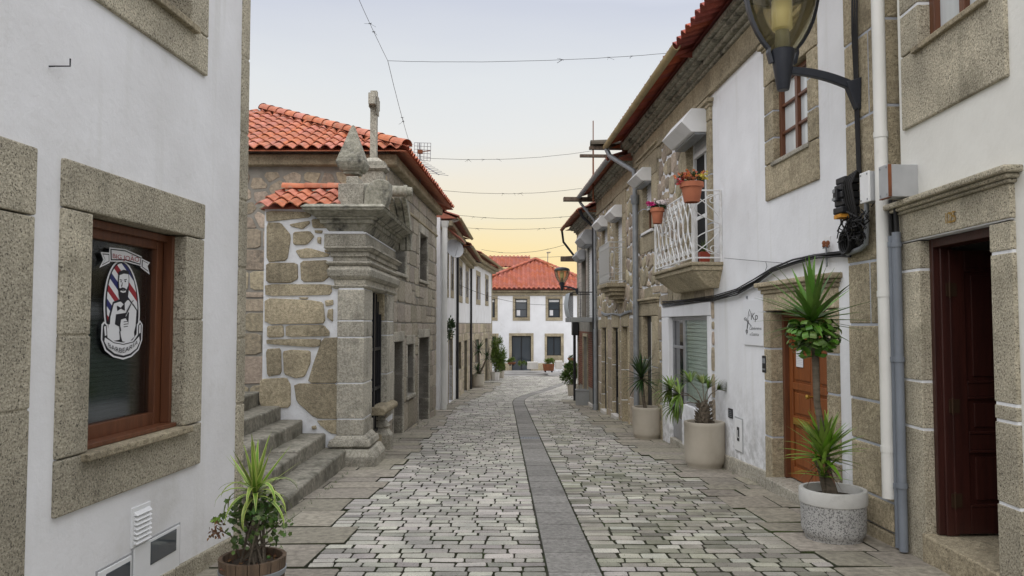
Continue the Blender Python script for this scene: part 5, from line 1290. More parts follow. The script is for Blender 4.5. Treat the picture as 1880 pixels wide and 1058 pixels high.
mb.fb(FR, b_o[0], b_o[1], b_i[3]+.004, b_o[3]-.12, -.3, .042)
for a, w_ in ((-.12, .06), (-.06, .10)): mb.fb(FR, b_o[0]-w_+.03, b_o[1]+w_-.03, b_o[3]+a, b_o[3]+a+.058, -.1, w_)
obj('stone_surround', mb, [granite_b, mortar_b], TS, bevel=.012)
mb = MB(); blocks(mb, FR, w_o[0], w_i[0], zsplit(w_i[2], w_i[3], 2), -.3, .04, .012); blocks(mb, FR, w_i[1], w_o[1], zsplit(w_i[2], w_i[3], 2), -.3, .04, .012)
mb.fb(FR, w_o[0], w_o[1], w_i[3]+.004, w_o[3]-.10, -.3, .042); mb.fb(FR, w_o[0]+.03, w_o[1]-.03, w_o[2], w_i[2]-.06, -.3, .03)
for a, w_ in ((-.10, .06), (-.05, .10)): mb.fb(FR, w_o[0]-w_+.03, w_o[1]+w_-.03, w_o[3]+a, w_o[3]+a+.048, -.1, w_)
obj('stone_surround', mb, [granite_b, mortar_b], TS, bevel=.012)
mb = MB(); mb.fb(FR, w_i[0]-.06, w_i[1]+.06, w_i[2]-.055, w_i[2]-.002, -.2, .07); obj('sill', mb, white_paint, TS, bevel=.008)
mb = MB(); blocks(mb, FR, d_o[0], d_i[0], zsplit(-1.2, d_i[3], 3), -.12, .03, .012); blocks(mb, FR, d_i[1], d_o[1], zsplit(-1.2, d_i[3], 3), -.12, .03, .012)
mb.fb(FR, d_o[0], d_o[1], d_i[3]+.004, d_o[3]-.10, -.35, .032)
for a, w_ in ((-.10, .06), (-.05, .10)): mb.fb(FR, d_o[0]-w_+.03, d_o[1]+w_-.03, d_o[3]+a, d_o[3]+a+.048, -.1, w_)
obj('stone_surround', mb, [granite_b, mortar_b], TS, bevel=.012)
def shutter_box(T, F, u0, u1, zb, zt, d=.26, m=white_paint):
    mb = MB(); pr = [(0.03, zb), (d*.62, zb), (d, zb+(zt-zb)*.42), (d*.62, zt), (.03, zt)]
    mb.prism([F.P(u0, b, a) for a, b in pr], [F.P(u1, b, a) for a, b in pr]); o = obj('shutter_box', mb, m, T, bevel=.008)
    f = MB(); f.fb(F, u0+.02, u1-.02, zb-.03, zb-.003, .04, d*.5); obj('guide', f, zinc, o); return o
def louvre(T, F, r, w_, m=blindw, pitch=.05, name='shutter'):
    mb = MB(); n = max(2, int((r[3]-r[2])/pitch)); h = (r[3]-r[2])/n
    for i in range(n):
        a = r[2]+h*i; mb.hexa([F.P(r[0], a, w_+.014), F.P(r[1], a, w_+.014), F.P(r[1], a+h*.9, w_), F.P(r[0], a+h*.9, w_)], [F.P(r[0], a-.004, w_+.022), F.P(r[1], a-.004, w_+.022), F.P(r[1], a+h*.9-.004, w_+.008), F.P(r[0], a+h*.9-.004, w_+.008)])
    mb.fb(F, r[0], r[1], r[2], r[3], w_-.012, w_-.004)
    return obj(name, mb, m, T)
shutter_box(TS, FR, b_i[0]-.02, b_i[1]+.08, b_i[3]-.14, b_i[3]+.22, .42); shutter_box(TS, FR, w_i[0]-.02, w_i[1]+.05, w_i[3]-.10, w_i[3]+.17, .36)
# balcony door: raised shutter, dark opening with a curtain
mb = MB(); r = b_i; w_ = -.14; mb.fb(FR, r[0]+.002, r[0]+.05, r[2], r[3], w_, w_+.06); mb.fb(FR, r[1]-.05, r[1]-.002, r[2], r[3], w_, w_+.06); mb.fb(FR, r[0]+.05, r[1]-.05, r[3]-.32, r[3]-.26, w_, w_+.06); mb.fb(FR, (r[0]+r[1])/2-.03, (r[0]+r[1])/2+.03, r[2], r[3]-.32, w_-.005, w_+.03)
mb.fb(FR, r[0]+.05, r[1]-.05, r[2]+.9, r[2]+.96, w_-.004, w_+.02)
bd = obj('door', mb, white_paint, TS, bevel=.004); mb = MB(); mb.fb(FR, r[0]+.05, r[1]-.05, r[2], r[3]-.3, w_+.004, w_+.012); obj('pane', mb, dark, bd)  # opaque black sheet in the opening, painted for the unlit room behind
mb = MB(); mb.fb(FR, r[0]+.06, (r[0]+r[1])/2-.1, r[2]+.4, r[2]+1.2, w_+.013, w_+.017); obj('curtain', mb, curtain, bd)
louvre(TS, FR, (r[0]+.05, r[1]-.05, r[3]-.26, r[3]), w_+.03)
louvre(TS, FR, (w_i[0]+.01, w_i[1]-.01, w_i[2]+(w_i[3]-w_i[2])*.45, w_i[3]), -.07, pitch=.06)
wn = MB(); wn.fb(FR, w_i[0], w_i[0]+.06, w_i[2], w_i[3], -.16, -.10); wn.fb(FR, w_i[1]-.06, w_i[1], w_i[2], w_i[3], -.16, -.10); wn.fb(FR, w_i[0]+.06, w_i[1]-.06, w_i[2], w_i[2]+.06, -.16, -.10)
wno = obj('window', wn, wood_r, TS); mb = MB(); mb.fb(FR, w_i[0]+.05, w_i[1]-.05, w_i[2], w_i[3], -.15, -.14); obj('pane', mb, glass_d, wno)
mb = MB(); mb.fb(FR, d_i[0]+.004, d_i[1]-.004, FR.gz(d_i[0])-.1, d_i[3]-.004, -.14, -.075)
for k in range(3): mb.fb(FR, d_i[0]+.08, d_i[1]-.08, d_i[3]-.55-k*.75, d_i[3]-.10-k*.62, -.08, -.060)
mb.fb(FR, d_i[0]+.28, d_i[0]+.40, FR.gz(d_i[0])+.9, d_i[3]-.12, -.058, -.052, 1)
obj('door', mb, [black_m, cream], TS, bevel=.006)
# white painted shopfront
mb = MB(); blocks(mb, FR, s_o[0], s_i[0], [-1.2, s_i[3]], -.25, .04, .01); blocks(mb, FR, s_i[1], s_o[1], [-1.2, s_i[3]], -.25, .04, .01); mb.fb(FR, s_o[0]-.0, s_o[1]+.0, s_i[3]+.002, s_o[3], -.25, .043)
sm_ = FR.u(1252, 700); gsh = FR.gz(sm_)
zsb = Z(FR, (1255, 742), (1303, 760))
mb.fb(FR, s_i[0]+.001, sm_-.04, -1.2, zsb, -.25, .02)
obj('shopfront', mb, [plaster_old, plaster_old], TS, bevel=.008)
mb = MB(); w_ = -.085; z0, z1 = zsb+.002, s_i[3]-.002
mb.fb(FR, s_i[0]+.002, s_i[0]+.05, z0, z1, w_, w_+.05); mb.fb(FR, sm_-.08, sm_-.03, z0, z1, w_, w_+.05); mb.fb(FR, s_i[0]+.05, sm_-.08, z0, z0+.05, w_, w_+.048); mb.fb(FR, s_i[0]+.05, sm_-.08, z1-.06, z1, w_, w_+.048)
so_ = obj('window', mb, stainless, TS, bevel=.004)
louvre(so_, FR, (s_i[0]+.05, sm_-.08, z0+.05, z1-.06), w_-.01, blind_g, .062, 'blind')
mb = MB(); mb.fb(FR, s_i[0]+.05, sm_-.08, z0+.05, z1-.06, w_+.028, w_+.031); obj('pane', mb, clear_glass, so_)
mb = MB(); zd0 = gsh+.10; mb.fb(FR, sm_-.028, sm_+.03, zd0, z1, w_, w_+.05); mb.fb(FR, s_i[1]-.05, s_i[1]-.002, zd0, z1, w_, w_+.05); mb.fb(FR, sm_+.03, s_i[1]-.05, zd0, zd0+.35, w_, w_+.045); mb.fb(FR, sm_+.03, s_i[1]-.05, z1-.07, z1, w_, w_+.045); mb.fb(FR, sm_+.03, s_i[1]-.05, z1-.55, z1-.50, w_, w_+.045)
sd_ = obj('door', mb, stainless, TS, bevel=.004); mb = MB(); mb.fb(FR, sm_+.02, s_i[1]-.04, zd0+.3, z1-.05, w_+.01, w_+.02); obj('pane', mb, glass_d, sd_)
mb = MB(); mb.fb(FR, s_i[0]+.001, s_i[1]-.001, -1.2, gsh+.09, -.3, .03); obj('doorstep', mb, granite_g, TS, bevel=.01)
mb = MB(); plinth(mb, FR, d_o[1]+.004, uE-.01, .3, .05, 1); obj('plinth', mb, granite_b, TS, bevel=.012); mb = MB(); plinth(mb, FR, s_o[1]+.004, d_o[0]-.004, .35, .05, 1); obj('plinth', mb, granite_b, TS, bevel=.012)
# balcony: slab on a moulded corbel, iron railing
BW = .42; bu0, bu1 = FR.u(1326.5, 480), FR.u(1204, 500, BW); zsl = Z(FR, (1276, 480), w=BW)-.0
mb = MB(); zbt = FR.z(1279, 507, BW)
mb.fb(FR, bu0-.04, bu1+.04, zsl-.05, zsl, -.1, BW+.06); mb.fb(FR, bu0-.01, bu1+.01, zsl-.12, zsl-.051, -.1, BW+.02)
mb.hexa([FR.P(bu0+.18, zsl-.36, -.1), FR.P(bu1-.18, zsl-.36, -.1), FR.P(bu1-.18, zsl-.36, BW*.35), FR.P(bu0+.18, zsl-.36, BW*.35)],
        [FR.P(bu0+.02, zsl-.122, -.1), FR.P(bu1-.02, zsl-.122, -.1), FR.P(bu1-.02, zsl-.122, BW), FR.P(bu0+.02, zsl-.122, BW)])
obj('balcony_slab', mb, granite_b, TS, bevel=.014)
def scrollpts(cu, cz, r, a0, turns, n=18, sgn=1): return [(cu+r*(1-.75*i/n)*math.cos(a0+sgn*turns*6.2832*i/n), cz+r*(1-.75*i/n)*math.sin(a0+sgn*turns*6.2832*i/n)) for i in range(n+1)]
zr0, zr1 = zsl+.06, FR.z(1275, 347, BW)
mb = MB(); P = FR.P; rb = .009
mb.tube([P(bu0, zr1, 0), P(bu0, zr1, BW), P(bu1, zr1, BW), P(bu1, zr1, 0)], .013, 6); mb.tube([P(bu0, zr0, 0), P(bu0, zr0, BW), P(bu1, zr0, BW), P(bu1, zr0, 0)], .012, 6)
for u_, w_ in ((bu0, 0.02), (bu0, BW), (bu1, BW), (bu1, .02)): mb.fb(FR, u_-.016, u_+.016, zsl, zr1, w_-.016, w_+.016)
nb = 9; du = (bu1-bu0)/nb; Hh = zr1-zr0
for i in range(nb):
    u_ = bu0+du*(i+.5)
    for sg in (-1, 1):
        pts = [(u_+sg*du*.5*math.cos(math.pi*2*t), zr0+Hh*t) for t in [j/16 for j in range(17)]]
        mb.tube([P(a, b, BW) for a, b in pts], .011, 5)
    for zz_, sg in ((zr0+.09, 1), (zr1-.09, -1)):
        for s2 in (-1, 1): mb.tube([P(a, b, BW) for a, b in scrollpts(u_+s2*du*.25, zz_, .07, -math.pi/2*sg, 1.2, 14, s2*sg)], .007, 5)
ws_ = lambda t: BW*t
def side(u_):
    f = lambda pts: mb.tube([P(u_, zr0+Hh*b, BW*a) for a, b in pts], .008, 5)
    sg = [(.94-.86*t, .97-.5*t+.0) for t in (0,)]
    f([(.97-.0*t, 1-.02) if False else (.95-.9*(math.sin(t*math.pi/2)**1.3), .96-.44*t) for t in [j/12 for j in range(13)]])
    f([(.06+.86*math.sin(t*math.pi), .50+.46*t) if t > .0 else (.06, .5) for t in [j/14 for j in range(15)]])
    f([(.95-.9*(math.sin(t*math.pi/2)**1.3), .04+.44*t) for t in [j/12 for j in range(13)]])
    f([(.06+.86*math.sin(t*math.pi), .46-.42*t) for t in [j/14 for j in range(15)]])
    for zc_, sg in ((.86, 1), (.13, -1)): mb.tube([P(u_, zr0+Hh*zc_+b, BW*.33+a) for a, b in scrollpts(0, 0, .085, 0, 1.2, 16, sg)], .007, 5)
side(bu0); side(bu1)
obj('railing', mb, white_iron, TS, smooth=60)
# rain pipe with funnel
u_ = FR.u(1167, 500, .12); mb = MB(); ze_ = ZEV-.06; zf = FR.z(1167, 372, .12); ub2 = FR.u(1166, 320, .12)
mb.tube([P(uE+.0, ze_, .62), P(uE-.05, ze_-.18, .55), P(u_, FR.z(1167, 318, .12)+.06, .14), P(u_, FR.z(1167, 325, .12)-.1, .12), P(u_, zf, .12)], .055, 12)
mb.tube([P(u_, zf+.16, .12), P(u_, zf, .12), P(u_, zf-.05, .12)], [.10, .09, .06], 12); mb.tube([P(u_, zf, .12), P(u_, FR.gz(u_)+.02, .12)], .062, 12)
for zz_ in (1.9, 3.2, .6): mb.tube([P(u_, zz_, .12), P(u_, zz_+.05, .12)], .07, 12)
obj('drainpipe', mb, zinc, TS, smooth=40)

# ---- second rubble house with the narrow balcony
uF = FR.u(1098, 600); ZC4, ZE4 = 4.80, 5.28
TR = empty('rubble_house', P((uE+uF)/2, FR.gz((uE+uF)/2)), 'smaller rubble stone house with white shutters and lattice balcony, beyond the first on the right', 'house')
q_o = (FR.u(1151, 400), FR.u(1129, 420), FR.z(1140, 519), FR.z(1148, 340)); q_i = (FR.u(1145, 450), FR.u(1133, 450), FR.z(1140, 519), FR.z(1145, 394))
v_o = (FR.u(1120, 430), FR.u(1105, 430), FR.z(1113, 519), FR.z(1118, 395)); v_i = (FR.u(1118, 440), FR.u(1108, 440), v_o[2], FR.z(1118, 412))
e1 = (FR.u(1115, 680), FR.u(1107, 680), -1.4, FR.z(1111, 602)); e2 = (FR.u(1137, 680), FR.u(1126.5, 680), -1.4, FR.z(1132, 602)); e3 = (FR.u(1154.5, 680), FR.u(1144, 680), -1.4, FR.z(1150, 600))
H4R = [q_o, v_o]+[(h[0]-.11, h[1]+.11, h[2], h[3]+.32) for h in (e1, e2, e3)]
mb = MB(); wall(mb, FR, uE+.001, uF, -1.8, ZE4-.05, [grow(q_o, -.03), grow(v_o, -.03)]+[(h[0]-.03, h[1]+.03, h[2], h[3]+.03) for h in (e1, e2, e3)], .45); body(mb, FR, uE+.001, uF, -1.8, ZE4-.05, -.44, -6)
for p in voro(uE+.02, uF-.02, FR.z(1140, 580), ZC4-.08, .32, .34, .40, .05):
    q = avoid(p, H4R)
    if q and area(q) > .006: stone(mb, FR, q, .032, 1, .028, 1)
for p in courses(uE+.02, uF-.02, -1.5, FR.z(1140, 585), (.4, .9), (.3, .6), .014):
    q = avoid(p, H4R)
    if q and area(q) > .006: stone(mb, FR, q, .012, 1, .012, 0)
obj('wall', mb, [mortar_w, rubble], TR)
for o, i in ((q_o, q_i), (v_o, v_i)):
    mb = MB(); blocks(mb, FR, o[0], i[0], zsplit(i[2], i[3], 3), -.3, .04, .012); blocks(mb, FR, i[1], o[1], zsplit(i[2], i[3], 3), -.3, .04, .012); mb.fb(FR, o[0], o[1], i[3]+.003, o[3], -.3, .042); obj('stone_surround', mb, [granite_b, granite_b], TR, bevel=.012)
    louvre(TR, FR, (i[0]+.005, i[1]-.005, i[2], i[3]), -.05, pitch=.07); shutter_box(TR, FR, i[0]-.03, i[1]+.03, i[3]-.06, i[3]+.24, .34)
for k, h in enumerate((e1, e2, e3)):
    mb = MB(); blocks(mb, FR, h[0]-.11, h[0], zsplit(-1.3, h[3], 3), -.12, .03, .014); blocks(mb, FR, h[1], h[1]+.11, zsplit(-1.3, h[3], 3), -.12, .03, .014); mb.fb(FR, h[0]-.11, h[1]+.11, h[3]+.004, h[3]+.32, -.35, .032); obj('stone_surround', mb, [granite_b, mortar_w], TR, bevel=.012)
    mb = MB(); g_ = FR.gz((h[0]+h[1])/2)
    if k < 2:
        c = (h[0]+h[1])/2
        for p, q in ((h[0]+.005, c-.006), (c+.006, h[1]-.005)):
            mb.fb(FR, p, p+.05, g_+.1, h[3]-.003, -.11, -.06); mb.fb(FR, q-.05, q, g_+.1, h[3]-.003, -.11, -.06)
            for z0, z1 in ((g_+.1, g_+.5), (g_+1.05, g_+1.15), (h[3]-.1, h[3]-.003)): mb.fb(FR, p+.05, q-.05, z0, z1, -.11, -.062)
        mb.fb(FR, h[0]+.02, h[1]-.02, g_+.1, h[3]-.02, -.10, -.09, 1)
        obj('door', mb, [black_m, glass_d], TR)
        mb = MB(); mb.fb(FR, h[0]+.002, h[1]-.002, -1.6, g_+.095, -.3, .08); obj('doorstep', mb, curb_w, TR, bevel=.01)
    else:
        mb.fb(FR, h[0]+.005, h[1]-.005, -1.6, h[3]-.003, -.26, -.18); obj('door', mb, cream if False else granite_b, TR)
qb0, qb1 = FR.u(1152, 520), FR.u(1101, 520, .42); zq0 = FR.z(1118, 519, .42); zq1 = FR.z(1118, 444, .42); qb0 = FR.u(1117.5, 480, .42)
mb = MB(); mb.fb(FR, qb0-.06, qb1+.06, zq0-.10, zq0-.002, -.1, .48); mb.fb(FR, qb0+.02, qb1-.02, zq0-.2, zq0-.101, -.1, .40)
c = (qb0+qb1)/2
for k, (a, w_) in enumerate(((.10, .34), (.2, .27), (.32, .18), (.42, .1))): mb.fb(FR, qb0+a, qb1-a*2.2, zq0-.2-.09*(k+1), zq0-.201-.09*k, -.1, w_)
obj('balcony_slab', mb, granite_b, TR, bevel=.014)
mb = MB(); 
mb.tube([P(qb0, zq1, 0), P(qb0, zq1, .42), P(qb1, zq1, .42), P(qb1, zq1, 0)], .013, 6); mb.tube([P(qb0, zq0+.05, 0), P(qb0, zq0+.05, .42), P(qb1, zq0+.05, .42), P(qb1, zq0+.05, 0)], .012, 6)
for h in (.22, .85): mb.tube([P(qb0, zq0+.02+(zq1-zq0)*h, 0), P(qb0, zq0+.02+(zq1-zq0)*h, .42), P(qb1, zq0+.02+(zq1-zq0)*h, .42), P(qb1, zq0+.02+(zq1-zq0)*h, 0)], .008, 5)
n = 20
for i in range(n+1):
    u_ = qb0+(qb1-qb0)*i/n; mb.tube([P(u_, zq0, .42), P(u_, zq1, .42)], .013 if i in (0, n) else .006, 5)
    if i < n and i % 2 == 0:
        for zz_ in (zq0+(zq1-zq0)*.13, zq0+(zq1-zq0)*.92): mb.tube([P(u_+.05*math.cos(a), zz_+.05*math.sin(a), .42) for a in [j*6.2832/8 for j in range(9)]], .006, 4)
for u_ in (qb0, qb1):
    for w_ in (.02, .15, .29): mb.tube([P(u_, zq0, w_), P(u_, zq1, w_)], .008, 5)
    mb.tube([P(u_, zq0+.25+b, .22+a) for a, b in scrollpts(0, 0, .10, 0, 1.3, 16)], .007, 5); mb.tube([P(u_, zq1-.2+b, .22+a) for a, b in scrollpts(0, 0, .08, 0, 1.3, 16)], .007, 5)
obj('railing', mb, grey_iron, TR, smooth=60)
eaves(TR, FR, uE+.06, uF, ZC4, ZE4, .56, True, zinc, tm=tile_old)
u_ = uF-.1; mb = MB(); zt_ = FR.z(1099, 398, .1)
mb.tube([P(uF-.02, ZE4-.05, .57), P(uF-.1, ZE4-.2, .5), P(uF-.12, zt_, .12), P(uF-.12, zt_-.15, .1), P(uF-.12, 1.4, .1)], .04, 10); mb.tube([P(uF-.12, 1.4, .1), P(uF-.12, FR.gz(uF)+.15, .1)], .055, 10); mb.tube([P(uF-.12, FR.gz(uF)+.18, .1), P(uF-.12, FR.gz(uF), .1)], .07, 10)
obj('drainpipe', mb, zinc, TR, smooth=40)
mb = MB(); mb.fb(FR, uF+.02, uF+.10, -1.9, FR.z(1095, 600), .02, .07); obj('downpipe_cover', mb, zinc, TR)
# projecting eaves timbers with half round tiles at the gable between the two roofs
for zc_, u_, w1_, mt in ((ZE4+.30, uE+.45, 1.05, tile_old), (FR.z(1050, 470, .7), uF-.25, .85, wood_old)):
    pass
mb = MB(); za_ = ZE4+.22
mb.fb(FR, uE+.12, uE+.22, za_, za_+.07, -.3, .98); mb.fb(FR, uE+.85, uE+.93, za_-.02, za_+.05, -.3, 1.10)
obj('timber', mb, wood_old, TR, bevel=.008)
mb = MB(); 
for k in range(3): ridge(mb, P(uE+.15, za_+.10, -.45+k*.45), P(uE+.15, za_+.10, .02+k*.45), .12, .45)
obj('verge_tile', mb, moss_tile, TR)
mb = MB(); zz_ = FR.z(1050, 363, .75); mb.fb(FR, uF-.22, uF-.04, ZE4-.14, ZE4-.02, .1, 1.02); obj('timber', mb, wood_old, TR, bevel=.01)

# ---- house faced with pale glazed tiles and thin bricks
uG = FR.u(1061.5, 600); ZE5 = 4.92
TG = empty('tiled_house', P((uF+uG)/2, FR.gz((uF+uG)/2)), 'pale tile faced house with a metal sheeted balcony and brick ground floor', 'house')
zfl = FR.z(1075, 592)
y_o = (FR.u(1091, 480), FR.u(1079, 480), FR.z(1085, 588), FR.z(1086, 448)); y_i = (y_o[0]+.12, y_o[1]-.08, y_o[2], y_o[3])
x_o = (FR.u(1076, 480), FR.u(1069, 480), FR.z(1072, 588), FR.z(1074, 475))
k_o = (FR.u(1079, 690), FR.u(1072, 690), -1.6, FR.z(1075, 618))
mb = MB(); wall(mb, FR, uF+.001, uG, -1.9, ZE5, [y_i, x_o, k_o], .4); body(mb, FR, uF+.001, uG, -1.9, ZE5, -.39, -6)
z = zfl+.05
while z < ZE5-.1:
    u_ = uF+.03; 
    while u_ < uG-.03:
        b = min(u_+.30, uG-.02); r = (u_, b-.012, z, z+.135)
        if not any(r[0] < h[1] and r[1] > h[0] and r[2] < h[3] and r[3] > h[2] for h in (y_i, x_o)): mb.fb(FR, r[0], r[1], r[2], r[3], -.01, .012, 1)
        u_ += .30
    z += .148
z = -1.5
while z < zfl-.35:
    u_ = uF+.12
    while u_ < uG-.02:
        b = min(u_+.24, uG-.02); r = (u_, b-.01, z, z+.055)
        if z > FR.gz(u_)+.55 and not any(r[0] < k_o[1]+.1 and r[1] > k_o[0]-.1 and r[2] < k_o[3]+.1 for h in (1,)): mb.fb(FR, r[0], r[1], r[2], r[3], -.01, .010, 2)
        u_ += .24
    z += .067
obj('wall', mb, [mortar_g, glazed, brick_m], TG)
mb = MB(); mb.fb(FR, uF+.10, uG, -1.9, FR.gz(27)+.42, -.1, .04); obj('plinth', mb, curb_w, TG, bevel=.02)
mb = MB(); mb.fb(FR, uG-.10, uG+.01, -1.8, ZE5, -.2, .035); obj('corner_stone', mb, granite_g, TG)
louvre(TG, FR, (y_i[0]+.1, y_i[1]-.02, y_i[2], y_i[3]), -.05, pitch=.08); mb = MB(); mb.fb(FR, x_o[0]-.05, x_o[1]+.05, x_o[2], x_o[3], -.2, -.10); obj('window', mb, wood_old, TG)
mb = MB(); mb.fb(FR, k_o[0]-.05, k_o[1]+.05, -1.6, k_o[3]+.05, -.2, -.10); mb.fb(FR, (k_o[0]+k_o[1])/2-.03, (k_o[0]+k_o[1])/2+.03, -1.6, k_o[3], -.1, -.07); obj('door', mb, wood_old, TG)
mb = MB(); mb.fb(FR, k_o[0]-.1, k_o[0]-.001, -1.6, k_o[3]+.1, -.2, .03); mb.fb(FR, k_o[1]+.001, k_o[1]+.1, -1.6, k_o[3]+.1, -.2, .03); mb.fb(FR, k_o[0]-.0, k_o[1]+.0, k_o[3]+.001, k_o[3]+.1, -.2, .028); obj('door_frame', mb, granite_b, TG)
shutter_box(TG, FR, y_i[0]-.02, y_i[1]+.1, y_i[3]-.05, y_i[3]+.4, .42, grey_box); shutter_box(TG, FR, x_o[0]-.02, x_o[1]+.15, x_o[3]-.05, x_o[3]+.28, .34, grey_box)
mb = MB(); bw_ = .72; zb0, zb1_ = FR.z(1062, 582, bw_), FR.z(1062, 533, bw_); ub0, ub1 = uF+.15, FR.u(1041, 560, bw_)
mb.fb(FR, ub0, ub1+.05, zb0-.14, zb0, -.1, bw_+.05); obj('balcony_slab', mb, conc_g, TG, bevel=.01)
mb = MB(); mb.tube([P(ub0, zb1_, 0), P(ub0, zb1_, bw_), P(ub1, zb1_, bw_), P(ub1, zb1_, 0)], .018, 6)
for i in range(9): u_ = ub0+(ub1-ub0)*i/8; mb.tube([P(u_, zb0, bw_), P(u_, zb1_, bw_)], .010, 5)
for i in range(3): mb.tube([P(ub0, zb0, .1+i*.2), P(ub0, zb1_, .1+i*.2)], .010, 5)
br = obj('railing', mb, black_m, TG)
mb = MB(); n = 8
L_ = [(bw_+.03+.06*math.sin(t*3.14)-.0, zb0+.02+(zb1_-zb0-.02)*t) for t in [i/n for i in range(n+1)]]
mb.prism([P(ub0+.45, b, a) for a, b in L_]+[P(ub0+.45, b, a+.008) for a, b in L_[::-1]], [P(ub1, b, a) for a, b in L_]+[P(ub1, b, a+.008) for a, b in L_[::-1]])
obj('sheet_panel', mb, alu, br)
eaves(TG, FR, uF+.12, uG+.1, ZE5-.5, ZE5, .55, True, rust, tm=tile_old, frz=False)
mb = MB(); u_ = uF+.14; mb.tube([P(u_-.02, ZE5+.0, .5), P(u_, ZE5-.2, .42), P(u_, FR.z(1092, 415, .1), .1), P(u_, -1.0, .1)], .05, 8); mb.tube([P(uG+.05, ZE5-.05, .56), P(uG+.12, ZE5-.45, .5), P(uG+.1, ZE5-.95, .12), P(uG+.06, ZE5-1.1, .06)], .04, 8)
obj('drainpipe', mb, black_m, TG, smooth=40)
mb = MB(); zz_ = FR.z(1047, 466, .5); mb.fb(FR, uG-.12, uG+.02, zz_-.10, zz_+.08, -.2, .62); obj('timber', mb, wood_old, TG, bevel=.01)
mb = MB(); mb.fb(FR, uG-.35, uG-.0, zfl-.45, zfl+.05, .03, .24); obj('drain_box', mb, black_m, TG, bevel=.02)
mb = MB(); mb.tube([P(uG-.15, zfl-.4, .15), P(uG-.15, FR.gz(uG), .15)], .05, 8); obj('drainpipe', mb, black_m, TG)
# pole aerial above the eaves
pa = at(1089, 330, 20.5); pb = at(1089, 222, 20.5); TP = MB(); TP.tube([pa-Vector((0, 0, .6)), (pa+pb)/2], .022, 6); TP.tube([(pa+pb)/2, pb], .014, 6)
o = obj('roof_pole', TP, rust); tag(o, 'thin upright rusty pole rising above the right hand eaves', 'pole')

# =================================================================== PLANTS
def blade(mb, c, az, el, L, w, droop=.6, n=5, mi=0, fold=.25, edge=None, tip=.75):
    p = Vector(c); pts = []; e = el
    sd = Vector((-math.sin(az), math.cos(az), 0))
    for k in range(n+1):
        t = k/n; d = Vector((math.cos(az)*math.cos(e), math.sin(az)*math.cos(e), math.sin(e)))
        up = sd.cross(d)*-1
        if up.z < 0 and e < 1.5: up = -up
        ww = w*.5*min(1, .45+t*2.2)*max(0.02, (1-t))**tip
        pts.append((p.copy(), sd*ww, up*(ww*fold))); p = p+d*(L/n); e -= droop/n*(.4+1.2*t)
    vs = []
    if edge is None:
        for q, s, u in pts: vs += [q-s+u, q, q+s+u]
        mb.add(vs, [f for k in range(n) for f in ((3*k, 3*k+1, 3*k+4, 3*k+3), (3*k+1, 3*k+2, 3*k+5, 3*k+4))], mi)
    else:
        for q, s, u in pts: vs += [q-s+u, q-s*.62+u*.6, q, q+s*.62+u*.6, q+s+u]
        b = len(mb.v); mb.v.extend(vs)
        for k in range(n):
            for j in range(4):
                mb.f.append(tuple(b+x for x in (5*k+j, 5*k+j+1, 5*k+j+6, 5*k+j+5))); mb.m.append(edge if j in (0, 3) else mi)
def rosette(mb, c, cnt, L, w, elo, ehi, droop, mi=0, rr=rnd, edge=None, **k):
    for i in range(cnt):
        t = (i+.5)/cnt; el = elo+(ehi-elo)*t+rr.uniform(-.12, .12); az = i*2.399+rr.uniform(-.3, .3)
        blade(mb, Vector(c)+Vector((0, 0, .06*t-.03)), az, el, L*rr.uniform(.82, 1.1), w*rr.uniform(.85, 1.1), droop*rr.uniform(.5, 1.4), mi=mi, edge=edge, **k)
def leaf(mb, p, d, s, mi=0, asp=.5):
    d = Vector(d).normalized(); a = d.cross(Vector((rnd.uniform(-1, 1), rnd.uniform(-1, 1), rnd.uniform(-1, 1)))).normalized(); nn = d.cross(a)
    p = Vector(p); mb.add([p, p+d*s*.45+a*s*asp*.5+nn*s*.1, p+d*s, p+d*s*.45-a*s*asp*.5+nn*s*.1], [(0, 1, 2), (0, 2, 3)], mi)
def bush(mb, c, rx, ry, rz, n, s, mi=0, clumps=14, asp=.5, fill=.55):
    c = Vector(c); cl = []
    for i in range(clumps):
        while True:
            v = Vector((rnd.uniform(-1, 1), rnd.uniform(-1, 1), rnd.uniform(-1, 1)))
            if .25 < v.length < 1: break
        cl.append((Vector((v.x*rx*.72, v.y*ry*.72, v.z*rz*.72)), rnd.uniform(.28, .5)))
    for i in range(n):
        o, k = rnd.choice(cl); v = Vector((rnd.gauss(0, 1), rnd.gauss(0, 1), rnd.gauss(0, 1))).normalized()*(rnd.random()**fill)
        p = c+o+Vector((v.x*rx*k, v.y*ry*k, v.z*rz*k)); dd = v+Vector((0, 0, .5))+o.normalized()*.6
        leaf(mb, p, dd+Vector((rnd.uniform(-.5, .5), rnd.uniform(-.5, .5), rnd.uniform(-.3, .3))), s*rnd.uniform(.6, 1.2), mi, asp)
    return [c+o for o, _ in cl]
def twigs(mb, base, ends, r):
    for e in ends: b = Vector(base)+Vector((rnd.uniform(-1, 1), rnd.uniform(-1, 1), 0))*r*3; m_ = (b+e)/2+Vector((rnd.uniform(-1, 1), rnd.uniform(-1, 1), 0))*(e-b).length*.08; mb.tube([b, m_, e], [r, r*.7, r*.35], 5)
